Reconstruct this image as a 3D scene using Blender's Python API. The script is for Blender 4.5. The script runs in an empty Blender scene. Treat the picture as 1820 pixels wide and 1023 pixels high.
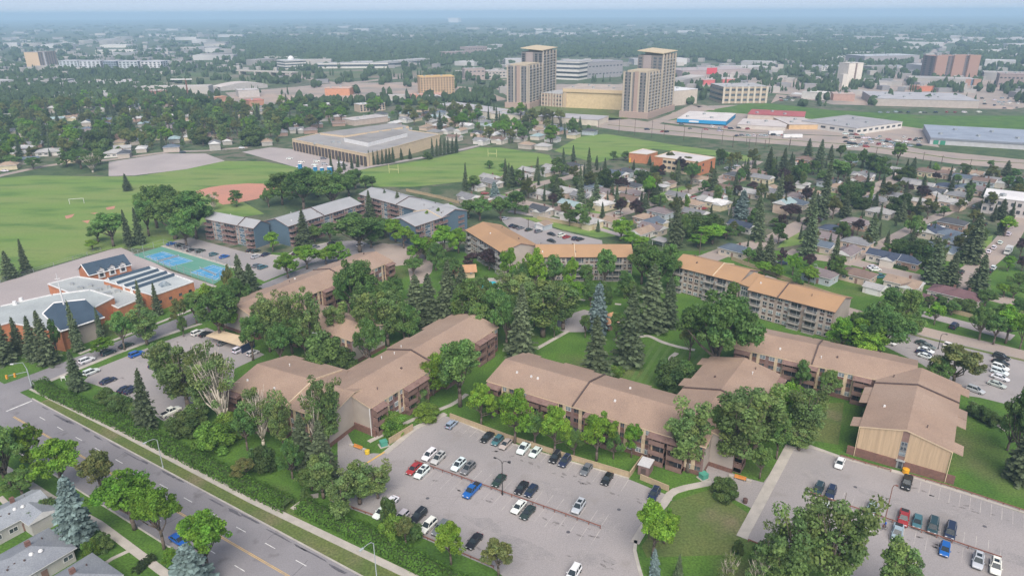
import bpy, math, random
import numpy as np
from mathutils import Matrix, Vector
C = bpy.context.scene.collection
R_ = math.radians
# ---------------------------------------------------------------- camera
F, H, HY, ROLL = 1250.0, 100.0, 22.0, R_(0.25)
TH = math.atan((511.5 - HY) / F)
_fw = np.array([0, math.cos(TH), -math.sin(TH)])
_r0 = np.array([1.0, 0, 0]); _u0 = np.array([0, math.sin(TH), math.cos(TH)])
_r = _r0 * math.cos(ROLL) - _u0 * math.sin(ROLL)
_u = _u0 * math.cos(ROLL) + _r0 * math.sin(ROLL)
cam = bpy.data.cameras.new('camera'); camo = bpy.data.objects.new('camera', cam); C.objects.link(camo)
cam.sensor_width = 36; cam.lens = 36 * F / 1820; cam.clip_start = 1; cam.clip_end = 60000
camo.matrix_world = Matrix(((_r[0], _u[0], -_fw[0], 0), (_r[1], _u[1], -_fw[1], 0), (_r[2], _u[2], -_fw[2], H), (0, 0, 0, 1)))
bpy.context.scene.camera = camo
# ---------------------------------------------------------------- light
SUN_EL, SUN_AZ = R_(48), R_(176)      # compass azimuth (clockwise from +Y)
W = bpy.data.worlds.new('World'); bpy.context.scene.world = W; W.use_nodes = True
nt = W.node_tree; bg = nt.nodes['Background']
sky = nt.nodes.new('ShaderNodeTexSky'); sky.sky_type = 'NISHITA'; sky.sun_disc = False
sky.sun_elevation = SUN_EL; sky.sun_rotation = SUN_AZ
sky.air_density = 0.6; sky.dust_density = 0.4; sky.ozone_density = 4.0; sky.altitude = 1500
tint = nt.nodes.new('ShaderNodeMix'); tint.data_type = 'RGBA'; tint.blend_type = 'MULTIPLY'; tint.inputs[0].default_value = 1; tint.inputs[7].default_value = (0.88, 0.87, 0.98, 1)
gam = nt.nodes.new('ShaderNodeGamma'); gam.inputs[1].default_value = 0.55      # a veiled, more even sky
nt.links.new(sky.outputs[0], gam.inputs[0]); nt.links.new(gam.outputs[0], tint.inputs[6]); nt.links.new(tint.outputs[2], bg.inputs[0]); bg.inputs[1].default_value = 0.14
sl = bpy.data.lights.new('sun', 'SUN'); sl.energy = 2.9; sl.angle = R_(55); sl.color = (1, 0.93, 0.85)
so = bpy.data.objects.new('sun', sl); C.objects.link(so)
so.rotation_euler = (R_(90) - SUN_EL, 0, -SUN_AZ + math.pi)
so.rotation_euler = Vector((-math.sin(SUN_AZ) * math.cos(SUN_EL), -math.cos(SUN_AZ) * math.cos(SUN_EL), -math.sin(SUN_EL))).to_track_quat('-Z', 'Y').to_euler()
so.location = (0, 0, 300)
sc = bpy.context.scene
sc.view_settings.view_transform = 'Standard'; sc.view_settings.look = 'None'
sc.view_settings.exposure = 0.95; sc.view_settings.gamma = 1
sc.render.engine = 'CYCLES'
sc.cycles.max_bounces = 6; sc.cycles.diffuse_bounces = 4; sc.cycles.glossy_bounces = 2
sc.cycles.transmission_bounces = 2; sc.cycles.transparent_max_bounces = 4; sc.cycles.volume_bounces = 2
sc.cycles.use_denoising = True
sc.cycles.use_adaptive_sampling = True; sc.cycles.adaptive_threshold = 0.02
# ---------------------------------------------------------------- pixel -> place
def at(px, py, z=0.0):
    d = _fw + _r * ((px - 910) / F) - _u * ((py - 511.5) / F)
    t = (z - H) / d[2]
    return np.array([d[0] * t, d[1] * t, z])
def proj(p):
    v = np.array([p[0], p[1], p[2] - H]); zc = v @ _fw
    return 910 + F * (v @ _r) / zc, 511.5 - F * (v @ _u) / zc
def hgt(px, py, top):
    """height of a thing standing at pixel (px,py) whose top is at pixel row top"""
    p = at(px, py); lo, hi = 0.0, 140.0
    for _ in range(40):
        m = (lo + hi) / 2
        if proj((p[0], p[1], m))[1] > top: lo = m
        else: hi = m
    return lo
def pxm(px, py):
    """metres per photo pixel at ground point"""
    p = at(px, py); return (np.array([p[0], p[1], p[2] - H]) @ _fw) / F
def norm(v): return v / max(1e-9, np.linalg.norm(v))
# ---------------------------------------------------------------- mesh builder
class MB:
    def __init__(s): s.v = []; s.f = []; s.m = []
    def poly(s, pts, m=0):
        n = len(s.v); s.v += [tuple(map(float, p)) for p in pts]; s.f.append(tuple(range(n, n + len(pts)))); s.m.append(m)
    def box(s, c, sz, m=0, rz=0.0, taper=1.0):
        x, y, z = sz[0] / 2, sz[1] / 2, sz[2] / 2; ca, sa = math.cos(rz), math.sin(rz); n = len(s.v)
        for dz, k in ((-z, 1.0), (z, taper)):
            for dx, dy in ((-x, -y), (x, -y), (x, y), (-x, y)):
                dx *= k; dy *= k
                s.v.append((c[0] + dx * ca - dy * sa, c[1] + dx * sa + dy * ca, c[2] + dz))
        for f in ((3, 2, 1, 0), (4, 5, 6, 7), (0, 1, 5, 4), (1, 2, 6, 5), (2, 3, 7, 6), (3, 0, 4, 7)):
            s.f.append(tuple(n + i for i in f)); s.m.append(m)
    def obox(s, o, u, v, w, m=0):
        """box from corner o with edge vectors u, v, w"""
        o, u, v, w = (np.array(a, float) for a in (o, u, v, w)); n = len(s.v)
        for a in (o, o + u, o + u + v, o + v, o + w, o + u + w, o + u + v + w, o + v + w): s.v.append(tuple(a))
        for f in ((3, 2, 1, 0), (4, 5, 6, 7), (0, 1, 5, 4), (1, 2, 6, 5), (2, 3, 7, 6), (3, 0, 4, 7)):
            s.f.append(tuple(n + i for i in f)); s.m.append(m)
    def prism(s, poly, z0, z1, m=0, mtop=None, bottom=False):
        n = len(s.v); k = len(poly)
        a = sum(poly[i][0] * poly[(i + 1) % k][1] - poly[(i + 1) % k][0] * poly[i][1] for i in range(k))
        if a < 0: poly = poly[::-1]
        s.v += [(float(p[0]), float(p[1]), z0) for p in poly] + [(float(p[0]), float(p[1]), z1) for p in poly]
        for i in range(k):
            j = (i + 1) % k; s.f.append((n + i, n + j, n + k + j, n + k + i)); s.m.append(m)
        s.f.append(tuple(range(n + k, n + 2 * k))); s.m.append(m if mtop is None else mtop)
        if bottom: s.f.append(tuple(range(n + k - 1, n - 1, -1))); s.m.append(m)
    def tube(s, a, b, ra, rb, k=6, m=0, cap=True):
        a, b = np.array(a, float), np.array(b, float); d = norm(b - a)
        e = norm(np.cross(d, (0, 0, 1) if abs(d[2]) < 0.9 else (1, 0, 0))); g = np.cross(d, e); n = len(s.v)
        for p, r in ((a, ra), (b, rb)):
            for i in range(k):
                t = 2 * math.pi * i / k; s.v.append(tuple(p + r * (e * math.cos(t) + g * math.sin(t))))
        for i in range(k):
            j = (i + 1) % k; s.f.append((n + i, n + j, n + k + j, n + k + i)); s.m.append(m)
        if cap: s.f.append(tuple(range(n + k, n + 2 * k))); s.m.append(m); s.f.append(tuple(range(n + k - 1, n - 1, -1))); s.m.append(m)
    def path(s, pts, rs, k=6, m=0):
        for i in range(len(pts) - 1): s.tube(pts[i], pts[i + 1], rs[i], rs[i + 1], k, m)
    def lathe(s, prof, c=(0, 0, 0), k=12, m=0):
        n = len(s.v)
        for r, z in prof:
            for i in range(k):
                t = 2 * math.pi * i / k; s.v.append((c[0] + r * math.cos(t), c[1] + r * math.sin(t), c[2] + z))
        for q in range(len(prof) - 1):
            for i in range(k):
                j = (i + 1) % k; s.f.append((n + q * k + i, n + q * k + j, n + (q + 1) * k + j, n + (q + 1) * k + i)); s.m.append(m)
        s.f.append(tuple(n + (len(prof) - 1) * k + i for i in range(k))); s.m.append(m)
    def mesh(s, name, mats, smooth=False):
        me = bpy.data.meshes.new(name); me.from_pydata(s.v, [], s.f)
        for m in (mats if isinstance(mats, (list, tuple)) else [mats]): me.materials.append(m)
        if any(s.m): me.polygons.foreach_set('material_index', s.m)
        if smooth: me.polygons.foreach_set('use_smooth', [True] * len(s.f))
        me.update(); return me
    def build(s, name, mats, parent=None, smooth=False, col=None, loc=None):
        return obj(name, s.mesh(name, mats, smooth), parent, col, loc)
def obj(name, me, parent=None, col=None, loc=None):
    o = bpy.data.objects.new(name, me); C.objects.link(o)
    if parent is not None: o.parent = parent
    if col is not None: o.color = (*col, 1)
    if loc is not None: o.location = loc
    return o
def tag(o, label, cat, group=None):
    o['label'] = label; o['category'] = cat
    if group: o['group'] = group
    return o
def thing(name, loc=(0, 0, 0), label=None, cat=None, group=None, rz=0.0):
    o = bpy.data.objects.new(name, None); C.objects.link(o); o.location = tuple(map(float, loc)); o.rotation_euler = (0, 0, rz)
    o.empty_display_size = 0.5
    if label: tag(o, label, cat, group)
    return o
def struct(name, mb, mats, kind='structure', **k):
    o = mb.build(name, mats, **k); o['kind'] = kind; return o
def copy_parts(parts, root, col=None):
    """parts: list of (object, [sub objects]) of a prototype; linked copies under root"""
    for o, subs in parts:
        c = o.copy(); C.objects.link(c); c.parent = root
        if col and o.get('tint') in col: c.color = (*col[o['tint']], 1)
        for q in subs:
            d = q.copy(); C.objects.link(d); d.parent = c
            if col and q.get('tint') in col: d.color = (*col[q['tint']], 1)
def pts(*a, z=0.0): return [at(a[i], a[i + 1], z) for i in range(0, len(a), 2)]
# ---------------------------------------------------------------- materials
def lin(r, g, b):
    f = lambda c: (c / 255 / 12.92) if c / 255 <= 0.04045 else ((c / 255 + 0.055) / 1.055) ** 2.4
    return (f(r), f(g), f(b))
def mat(name, a, b=None, scale=1.0, rough=0.85, detail=4.0, ramp=(0.35, 0.65), obcol=False, spec=0.3, metal=0.0,
        stretch=None, fine=0.0, fscale=30.0, rnd=0.0, bump=0.0, coord='Object', c3=None, s3=0.05, r3=(0.45, 0.6)):
    m = bpy.data.materials.new(name); m.use_nodes = True; t = m.node_tree; N = t.nodes; L = t.links
    p = N['Principled BSDF']; p.inputs['Roughness'].default_value = rough; p.inputs['Metallic'].default_value = metal
    p.inputs['Specular IOR Level'].default_value = spec
    tc = N.new('ShaderNodeTexCoord'); src = tc.outputs[coord]
    if stretch:
        mp = N.new('ShaderNodeMapping'); mp.inputs['Scale'].default_value = stretch[:3]
        if len(stretch) > 3: mp.inputs['Rotation'].default_value = (0, 0, stretch[3])
        L.new(src, mp.inputs[0]); src = mp.outputs[0]
    def noise(sc_, det=detail):
        n = N.new('ShaderNodeTexNoise'); n.inputs['Scale'].default_value = sc_; n.inputs['Detail'].default_value = det
        L.new(src, n.inputs['Vector']); return n
    def mix(fac, c1, c2, blend='MIX'):
        x = N.new('ShaderNodeMix'); x.data_type = 'RGBA'; x.blend_type = blend
        for k_, val in ((0, fac), (6, c1), (7, c2)):
            if isinstance(val, (int, float)): x.inputs[k_].default_value = val
            elif isinstance(val, tuple): x.inputs[k_].default_value = (*val[:3], 1)
            else: L.new(val, x.inputs[k_])
        return x.outputs[2]
    def ramped(n, r):
        q = N.new('ShaderNodeMapRange'); q.inputs[1].default_value = r[0]; q.inputs[2].default_value = r[1]
        L.new(n.outputs[0], q.inputs[0]); return q.outputs[0]
    if obcol:
        oi = N.new('ShaderNodeObjectInfo'); base = oi.outputs['Color']
    else: base = tuple(a)
    if b is not None:
        base = mix(ramped(noise(scale), ramp), base, tuple(b) if not obcol else mix(1.0, base, tuple(b), 'MULTIPLY'))
    if c3 is not None: base = mix(ramped(noise(s3, 3), r3), base, tuple(c3))
    if fine:
        k = 1 - fine; base = mix(1.0, base, mix(ramped(noise(fscale, 2), (0.3, 0.7)), (k, k, k), (1 + fine,) * 3), 'MULTIPLY')
    if rnd:
        oi2 = N.new('ShaderNodeObjectInfo'); hs = N.new('ShaderNodeHueSaturation')
        mr = N.new('ShaderNodeMapRange'); mr.inputs[3].default_value = 1 - rnd; mr.inputs[4].default_value = 1 + rnd
        L.new(oi2.outputs['Random'], mr.inputs[0]); L.new(mr.outputs[0], hs.inputs['Value'])
        if isinstance(base, tuple): hs.inputs['Color'].default_value = (*base, 1)
        else: L.new(base, hs.inputs['Color'])
        base = hs.outputs[0]
    if isinstance(base, tuple): p.inputs['Base Color'].default_value = (*base, 1)
    else: L.new(base, p.inputs['Base Color'])
    if bump:
        bn = N.new('ShaderNodeBump'); bn.inputs['Strength'].default_value = bump; bn.inputs['Distance'].default_value = 0.05
        L.new(noise(fscale, 3).outputs[0], bn.inputs['Height']); L.new(bn.outputs[0], p.inputs['Normal'])
    return m
def leafmat(name, trans=0.28):
    m = bpy.data.materials.new(name); m.use_nodes = True; t = m.node_tree; N = t.nodes; L = t.links
    p = N['Principled BSDF']; p.inputs['Roughness'].default_value = 0.75; p.inputs['Specular IOR Level'].default_value = 0.2
    oi = N.new('ShaderNodeObjectInfo'); at_ = N.new('ShaderNodeAttribute'); at_.attribute_name = 'tint'
    x = N.new('ShaderNodeMix'); x.data_type = 'RGBA'; x.blend_type = 'MULTIPLY'; x.inputs[0].default_value = 1
    L.new(oi.outputs['Color'], x.inputs[6]); L.new(at_.outputs['Color'], x.inputs[7])
    hs = N.new('ShaderNodeHueSaturation'); mr = N.new('ShaderNodeMapRange'); mr.inputs[3].default_value = 0.82; mr.inputs[4].default_value = 1.2
    mh = N.new('ShaderNodeMapRange'); mh.inputs[3].default_value = 0.488; mh.inputs[4].default_value = 0.515
    mu = N.new('ShaderNodeMath'); mu.operation = 'FRACT'; mk = N.new('ShaderNodeMath'); mk.operation = 'MULTIPLY'; mk.inputs[1].default_value = 7.31
    L.new(oi.outputs['Random'], mr.inputs[0]); L.new(oi.outputs['Random'], mk.inputs[0]); L.new(mk.outputs[0], mu.inputs[0]); L.new(mu.outputs[0], mh.inputs[0])
    L.new(mr.outputs[0], hs.inputs['Value']); L.new(mh.outputs[0], hs.inputs['Hue']); L.new(x.outputs[2], hs.inputs['Color'])
    L.new(hs.outputs[0], p.inputs['Base Color'])
    tb = N.new('ShaderNodeBsdfTranslucent'); L.new(hs.outputs[0], tb.inputs[0])
    ms = N.new('ShaderNodeMixShader'); ms.inputs[0].default_value = trans
    L.new(p.outputs[0], ms.inputs[1]); L.new(tb.outputs[0], ms.inputs[2]); L.new(ms.outputs[0], N['Material Output'].inputs[0])
    return m
M = {}
M['ground'] = mat('ground', (0.075, 0.11, 0.045), (0.15, 0.135, 0.10), 0.012, 0.95, 6, (0.42, 0.62), c3=(0.05, 0.085, 0.035), s3=0.1, fine=0.2, fscale=0.7)
M['lawn'] = mat('lawn', (0.080, 0.160, 0.022), (0.056, 0.122, 0.018), 0.09, 0.95, 5, (0.4, 0.62), c3=(0.14, 0.135, 0.06), s3=0.03, r3=(0.58, 0.75), fine=0.35, fscale=2.2)
M['dry_lawn'] = mat('dry_lawn', (0.125, 0.15, 0.045), (0.09, 0.135, 0.035), 0.12, 0.95, 5, fine=0.3, fscale=2.0, c3=(0.19, 0.165, 0.09), s3=0.06, r3=(0.55, 0.7))
M['field'] = mat('field', (0.145, 0.24, 0.050), (0.195, 0.245, 0.075), 0.012, 0.95, 6, (0.35, 0.65), stretch=(1, 3.5, 1, 0.35), c3=(0.095, 0.175, 0.04), s3=0.03, r3=(0.5, 0.68), fine=0.15, fscale=0.8)
M['asphalt'] = mat('asphalt', (0.215, 0.203, 0.21), (0.26, 0.246, 0.252), 0.06, 0.9, 6, (0.4, 0.65), c3=(0.17, 0.158, 0.16), s3=0.25, r3=(0.6, 0.72), fine=0.12, fscale=5)
M['lot'] = mat('lot', (0.335, 0.305, 0.295), (0.28, 0.26, 0.255), 0.045, 0.92, 6, (0.38, 0.66), c3=(0.26, 0.235, 0.22), s3=0.16, r3=(0.6, 0.78), fine=0.12, fscale=4)
M['street'] = mat('street', (0.38, 0.305, 0.255), (0.30, 0.255, 0.23), 0.05, 0.92, 5, fine=0.12, fscale=3)
M['gravel'] = mat('gravel', (0.40, 0.35, 0.335), (0.34, 0.30, 0.29), 0.04, 0.95, 6, fine=0.1, fscale=2)
M['concrete'] = mat('concrete', (0.46, 0.42, 0.37), (0.38, 0.35, 0.31), 0.4, 0.9, 5, fine=0.1, fscale=6)
M['kerb'] = mat('kerb', (0.47, 0.44, 0.39), (0.38, 0.35, 0.31), 0.5, 0.9, 4)
M['paint_white'] = mat('paint_white', (0.66, 0.65, 0.62), (0.35, 0.34, 0.35), 0.9, 0.8, 5, (0.5, 0.75))
M['paint_yellow'] = mat('paint_yellow', (0.62, 0.40, 0.13), (0.40, 0.29, 0.16), 0.8, 0.8, 5, (0.5, 0.75))
M['stain'] = mat('stain', (0.15, 0.135, 0.13), (0.26, 0.235, 0.23), 2.5, 0.8, 4)
M['tar'] = mat('tar', (0.085, 0.08, 0.09), (0.13, 0.125, 0.135), 1.5, 0.8, 4)
M['infield'] = mat('infield', (0.50, 0.235, 0.165), (0.44, 0.22, 0.16), 0.05, 0.95, 5, fine=0.08, fscale=1)
M['court_blue'] = mat('court_blue', (0.055, 0.25, 0.46), (0.09, 0.30, 0.48), 0.12, 0.85, 5)
M['court_green'] = mat('court_green', (0.10, 0.27, 0.20), (0.13, 0.29, 0.22), 0.1, 0.85, 5)
M['pool'] = mat('pool', (0.05, 0.50, 0.60), (0.12, 0.60, 0.68), 0.5, 0.15, 3, spec=0.5)
M['roof_brown'] = mat('roof_brown', (0.335, 0.236, 0.175), (0.295, 0.208, 0.157), 0.16, 0.92, 7, (0.38, 0.62), fine=0.2, fscale=5, c3=(0.35, 0.255, 0.195), s3=0.05, r3=(0.5, 0.7), bump=0.25)
M['roof_orange'] = mat('roof_orange', (0.40, 0.245, 0.135), (0.355, 0.22, 0.125), 0.12, 0.9, 6, fine=0.1, fscale=6, bump=0.1)
M['roof_grey'] = mat('roof_grey', (0.35, 0.35, 0.355), (0.31, 0.315, 0.32), 0.12, 0.9, 6, fine=0.1, fscale=6)
M['roof_any'] = mat('roof_any', (1, 1, 1), (0.82, 0.82, 0.85), 0.25, 0.9, 6, obcol=True, fine=0.16, fscale=5)
M['flat_roof'] = mat('flat_roof', (1, 1, 1), (0.80, 0.80, 0.82), 0.08, 0.9, 6, (0.4, 0.7), obcol=True, fine=0.08, fscale=2)
M['wall_any'] = mat('wall_any', (1, 1, 1), (0.88, 0.87, 0.86), 0.35, 0.85, 5, obcol=True, fine=0.06, fscale=8)
M['trim_white'] = mat('trim_white', (0.72, 0.71, 0.69), (0.62, 0.61, 0.60), 0.8, 0.7, 4)
M['trim_dark'] = mat('trim_dark', (0.09, 0.065, 0.06), (0.12, 0.085, 0.075), 1.0, 0.8, 4)
M['trim_brown'] = mat('trim_brown', (0.20, 0.125, 0.105), (0.25, 0.16, 0.135), 1.0, 0.8, 4)
M['brick_brown'] = mat('brick_brown', (0.215, 0.115, 0.09), (0.16, 0.09, 0.075), 1.5, 0.9, 5, fine=0.25, fscale=9)
M['brick_orange'] = mat('brick_orange', (0.50, 0.21, 0.105), (0.42, 0.17, 0.09), 0.6, 0.9, 5, fine=0.14, fscale=8)
M['siding_mauve'] = mat('siding_mauve', (0.235, 0.15, 0.135), (0.19, 0.125, 0.12), 0.8, 0.85, 4, stretch=(1, 1, 9))
M['wood_panel'] = mat('wood_panel', (0.52, 0.385, 0.25), (0.40, 0.295, 0.195), 0.7, 0.85, 5, (0.35, 0.7), stretch=(2.4, 2.4, 0.05), fine=0.12, fscale=6)
M['stucco_cream'] = mat('stucco_cream', (0.62, 0.49, 0.33), (0.55, 0.43, 0.30), 0.6, 0.9, 4)
M['stucco_grey'] = mat('stucco_grey', (0.42, 0.365, 0.32), (0.36, 0.315, 0.28), 0.25, 0.9, 5)
M['stucco_taupe'] = mat('stucco_taupe', (0.36, 0.285, 0.245), (0.31, 0.25, 0.22), 0.5, 0.9, 5, fine=0.1, fscale=5)
M['siding_blue'] = mat('siding_blue', (0.10, 0.155, 0.20), (0.085, 0.13, 0.17), 0.8, 0.85, 4, stretch=(1, 1, 9))
M['glass'] = mat('glass', (0.035, 0.045, 0.055), (0.09, 0.10, 0.115), 0.7, 0.12, 3, spec=0.6, rnd=0.5)
M['glass_pale'] = mat('glass_pale', (0.30, 0.34, 0.36), (0.12, 0.15, 0.17), 0.5, 0.2, 3, spec=0.6)
M['recess_shade'] = mat('recess_shade', (0.075, 0.06, 0.06), (0.10, 0.085, 0.08), 0.8, 0.9, 3)  # dark tone paints the shade of door recesses and arena openings
M['bark'] = mat('bark', (0.16, 0.125, 0.10), (0.10, 0.08, 0.065), 2.5, 0.95, 4)
M['bark_pale'] = mat('bark_pale', (0.56, 0.50, 0.42), (0.40, 0.35, 0.28), 2.0, 0.95, 4)
M['leaf'] = leafmat('leaf'); M['needle'] = leafmat('needle', 0.1)
M['fence_wood'] = mat('fence_wood', (0.46, 0.36, 0.23), (0.36, 0.28, 0.18), 2.0, 0.9, 5, stretch=(3, 3, 0.4))
M['rail_brown'] = mat('rail_brown', (0.26, 0.12, 0.09), (0.18, 0.085, 0.065), 1.5, 0.85, 4)
M['steel'] = mat('steel', (0.42, 0.44, 0.44), (0.34, 0.36, 0.36), 1.0, 0.5, 3, metal=0.3)
M['steel_pale'] = mat('steel_pale', (0.42, 0.46, 0.47), (0.36, 0.39, 0.40), 1.0, 0.5, 3)
M['black'] = mat('black', (0.02, 0.02, 0.022), (0.035, 0.035, 0.037), 1.0, 0.6, 2)
M['rubber'] = mat('rubber', (0.018, 0.018, 0.019), (0.03, 0.03, 0.03), 2.0, 0.9, 2)
M['pole_wood'] = mat('pole_wood', (0.13, 0.095, 0.075), (0.09, 0.07, 0.055), 1.5, 0.95, 3)
M['any'] = mat('any', (1, 1, 1), (0.9, 0.9, 0.9), 1.0, 0.6, 3, obcol=True)
M['paint'] = mat('paint', (1, 1, 1), (0.92, 0.92, 0.92), 0.6, 0.28, 3, obcol=True, spec=0.6)
M['car_glass'] = mat('car_glass', (0.02, 0.028, 0.034), (0.035, 0.045, 0.05), 0.8, 0.16, 2, spec=0.35)
M['lamp_glass'] = mat('lamp_glass', (0.75, 0.75, 0.72), (0.6, 0.6, 0.6), 3.0, 0.2, 2, spec=0.6)
M['lamp_red'] = mat('lamp_red', (0.45, 0.02, 0.02), (0.3, 0.02, 0.02), 3.0, 0.25, 2)
M['canopy'] = mat('canopy', (1, 1, 1), (0.6, 0.62, 0.6), 0.05, 0.95, 4, obcol=True, fine=0.35, fscale=0.35)
M['distant'] = mat('distant', (0.50, 0.46, 0.42), (0.27, 0.26, 0.25), 0.01, 0.9, 3)
# ================================================================ ground
def sheet(name, px, m, z, **k):
    b = MB(); p = pts(*px); a = sum(p[i][0] * p[(i + 1) % len(p)][1] - p[(i + 1) % len(p)][0] * p[i][1] for i in range(len(p)))
    if a < 0: p = p[::-1]
    b.poly([(q[0], q[1], z) for q in p]); return struct(name, b, M[m], **k)
def slab(name, px, m, z0, z1): b = MB(); b.prism([tuple(q) for q in pts(*px)], z0, z1); return struct(name, b, M[m])
def ribbon(mb, P, w, z, z0=None, side=0):
    """strip along points P; side 0 centred, +1 left of travel, -1 right"""
    P = [np.array(p[:2]) for p in P]; L = []; Rr = []
    for i, p in enumerate(P):
        d = norm(P[min(i + 1, len(P) - 1)] - P[max(i - 1, 0)]); n = np.array([-d[1], d[0]])
        k = 1.0
        if 0 < i < len(P) - 1:
            d1 = norm(P[i] - P[i - 1]); k = 1 / max(0.5, d1 @ d)
        a, c = {0: (w / 2, -w / 2), 1: (w, 0), -1: (0, -w)}[side]
        L.append(p + n * a * k); Rr.append(p + n * c * k)
    for i in range(len(P) - 1):
        mb.poly([(*Rr[i], z), (*Rr[i + 1], z), (*L[i + 1], z), (*L[i], z)])
        if z0 is not None:
            mb.poly([(*Rr[i], z0), (*Rr[i + 1], z0), (*Rr[i + 1], z), (*Rr[i], z)])
            mb.poly([(*L[i + 1], z0), (*L[i], z0), (*L[i], z), (*L[i + 1], z)])
def road(name, px, w, z, m='street', z0=None, side=0): b = MB(); ribbon(b, pts(*px), w, z, z0, side); return struct(name, b, M[m])
def curve(px, n=6):
    """Catmull-Rom through pixel pairs"""
    P = [np.array(px[i:i + 2], float) for i in range(0, len(px), 2)]; P = [2 * P[0] - P[1]] + P + [2 * P[-1] - P[-2]]; out = []
    for i in range(1, len(P) - 2):
        for t in np.linspace(0, 1, n, endpoint=False):
            a, b_, c, d = P[i - 1:i + 3]
            out += list(0.5 * (2 * b_ + (c - a) * t + (2 * a - 5 * b_ + 4 * c - d) * t * t + (3 * b_ - a - 3 * c + d) * t ** 3))
    return out + list(P[-2])
g = MB(); g.poly([(-13700, -60, 0), (13700, -60, 0), (13700, 14900, 0), (-13700, 14900, 0)]); struct('ground', g, M['ground'])
g = MB(); g.poly([(-170, 20, .02), (210, 20, .02), (210, 300, .02), (-110, 300, .02), (-170, 215, .02)]); struct('lawn', g, M['lawn'])
# main road
RA, RB = at(50, 705)[:2], at(640, 1023)[:2]; RD = norm(RB - RA); RN = np.array([RD[1], -RD[0]])   # RN: towards the lower left
if RN[1] > 0: RN = -RN
def rp(s, t): p = RA + RD * s + RN * t; return (p[0], p[1])          # s along, t away from the apartment side
RL = float(np.linalg.norm(RB - RA))
g = MB(); a, b_, c, d = rp(-45, 0), rp(RL + 60, 0), rp(RL + 60, 14.6), rp(-45, 14.6)
g.poly([(*d, .04), (*c, .04), (*b_, .04), (*a, .04)]); struct('main_road', g, M['asphalt'])
g = MB()
for s in np.arange(14, RL + 60, 9.0):
    for t in (3.65, 10.95):
        g.poly([(*rp(s, t + .08), .05), (*rp(s + 3, t + .08), .05), (*rp(s + 3, t - .08), .05), (*rp(s, t - .08), .05)])
g.poly([(*rp(3.0, 7), .05), (*rp(3.5, 7), .05), (*rp(3.5, .5), .05), (*rp(3.0, .5), .05)])
struct('road_markings', g, M['paint_white'])
g = MB()
for t in (7.15, 7.45): g.poly([(*rp(8, t + .07), .05), (*rp(RL + 60, t + .07), .05), (*rp(RL + 60, t - .07), .05), (*rp(8, t - .07), .05)])
struct('centre_line', g, M['paint_yellow'])
rng = random.Random(4); g = MB()
def blob(mb, x, y, z, rx, ry, rot, n=9):
    ca, sa = math.cos(rot), math.sin(rot); P = []
    for i in range(n):
        t = 2 * math.pi * i / n; k = rng.uniform(.65, 1.25); u, v = rx * math.cos(t) * k, ry * math.sin(t) * k
        P.append((x + u * ca - v * sa, y + u * sa + v * ca, z))
    mb.poly(P)
RR = math.atan2(RD[1], RD[0])
for s in np.arange(12, RL + 40, 6.5):
    if rng.random() < .85: p = rp(s + rng.uniform(-2, 2), rng.uniform(.3, 1.1)); blob(g, p[0], p[1], .046, rng.uniform(1.5, 4.5), rng.uniform(.15, .4), RR)
for s in np.arange(5, RL + 40, 11):
    t0 = rng.uniform(0, 8); p, q = rp(s, t0), rp(s + rng.uniform(-1, 1), t0 + rng.uniform(2, 6)); b2 = MB()
    ribbon(g, [p, ((p[0] + q[0]) / 2 + rng.uniform(-.4, .4), (p[1] + q[1]) / 2 + rng.uniform(-.4, .4)), q], .09, .047)
struct('road_patches', g, M['tar'])
g = MB(); ribbon(g, [rp(2, -.15), rp(RL + 60, -.15)], .3, .16, 0); ribbon(g, [rp(-2, 14.75), rp(RL + 60, 14.75)], .3, .16, 0); struct('kerb', g, M['kerb'])
g = MB(); ribbon(g, [rp(6, -2.6), rp(RL + 60, -2.6)], 4.9, .03); struct('boulevard_grass', g, M['dry_lawn'])
ribbon(g := MB(), [tuple(p[:2]) for p in pts(57, 690, 198, 759, 450, 890, 729, 1023, 900, 1106)], 1.7, .13, 0); struct('sidewalk', g, M['concrete'])
ribbon(g := MB(), [tuple(p[:2]) for p in pts(-60, 795, 13, 835, 89, 884, 175, 930, 295, 1020, 360, 1075)], 1.7, .13, 0); struct('sidewalk', g, M['concrete'])
for px, w in (((0, 883, 28, 911, 62, 892), 1.1), ((90, 975, 118, 948, 128, 950), 1.1), ((165, 1015, 200, 992, 230, 978), .9), ((520, 905, 552, 882, 566, 880), 1.6)):
    road('garden_path', px, w, .10, 'concrete', 0)
# side street beside the church and on to the turning place
road('side_street', curve((-8, 700, 80, 668, 215, 615, 350, 563, 452, 520, 540, 484, 610, 457, 665, 441, 720, 437, 790, 425)), 9.0, .05, 'asphalt')
sheet('turning_place', (660, 438, 680, 432, 730, 440, 745, 447, 770, 462, 768, 482, 752, 504, 730, 504, 724, 470, 704, 473, 680, 458), 'street', .055)
road('sidewalk', (88, 677, 205, 629, 290, 597, 358, 575), 1.5, .14, 'concrete', 0)
road('sidewalk', (140, 629, 240, 590, 345, 549), 1.3, .14, 'concrete', 0)
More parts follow.
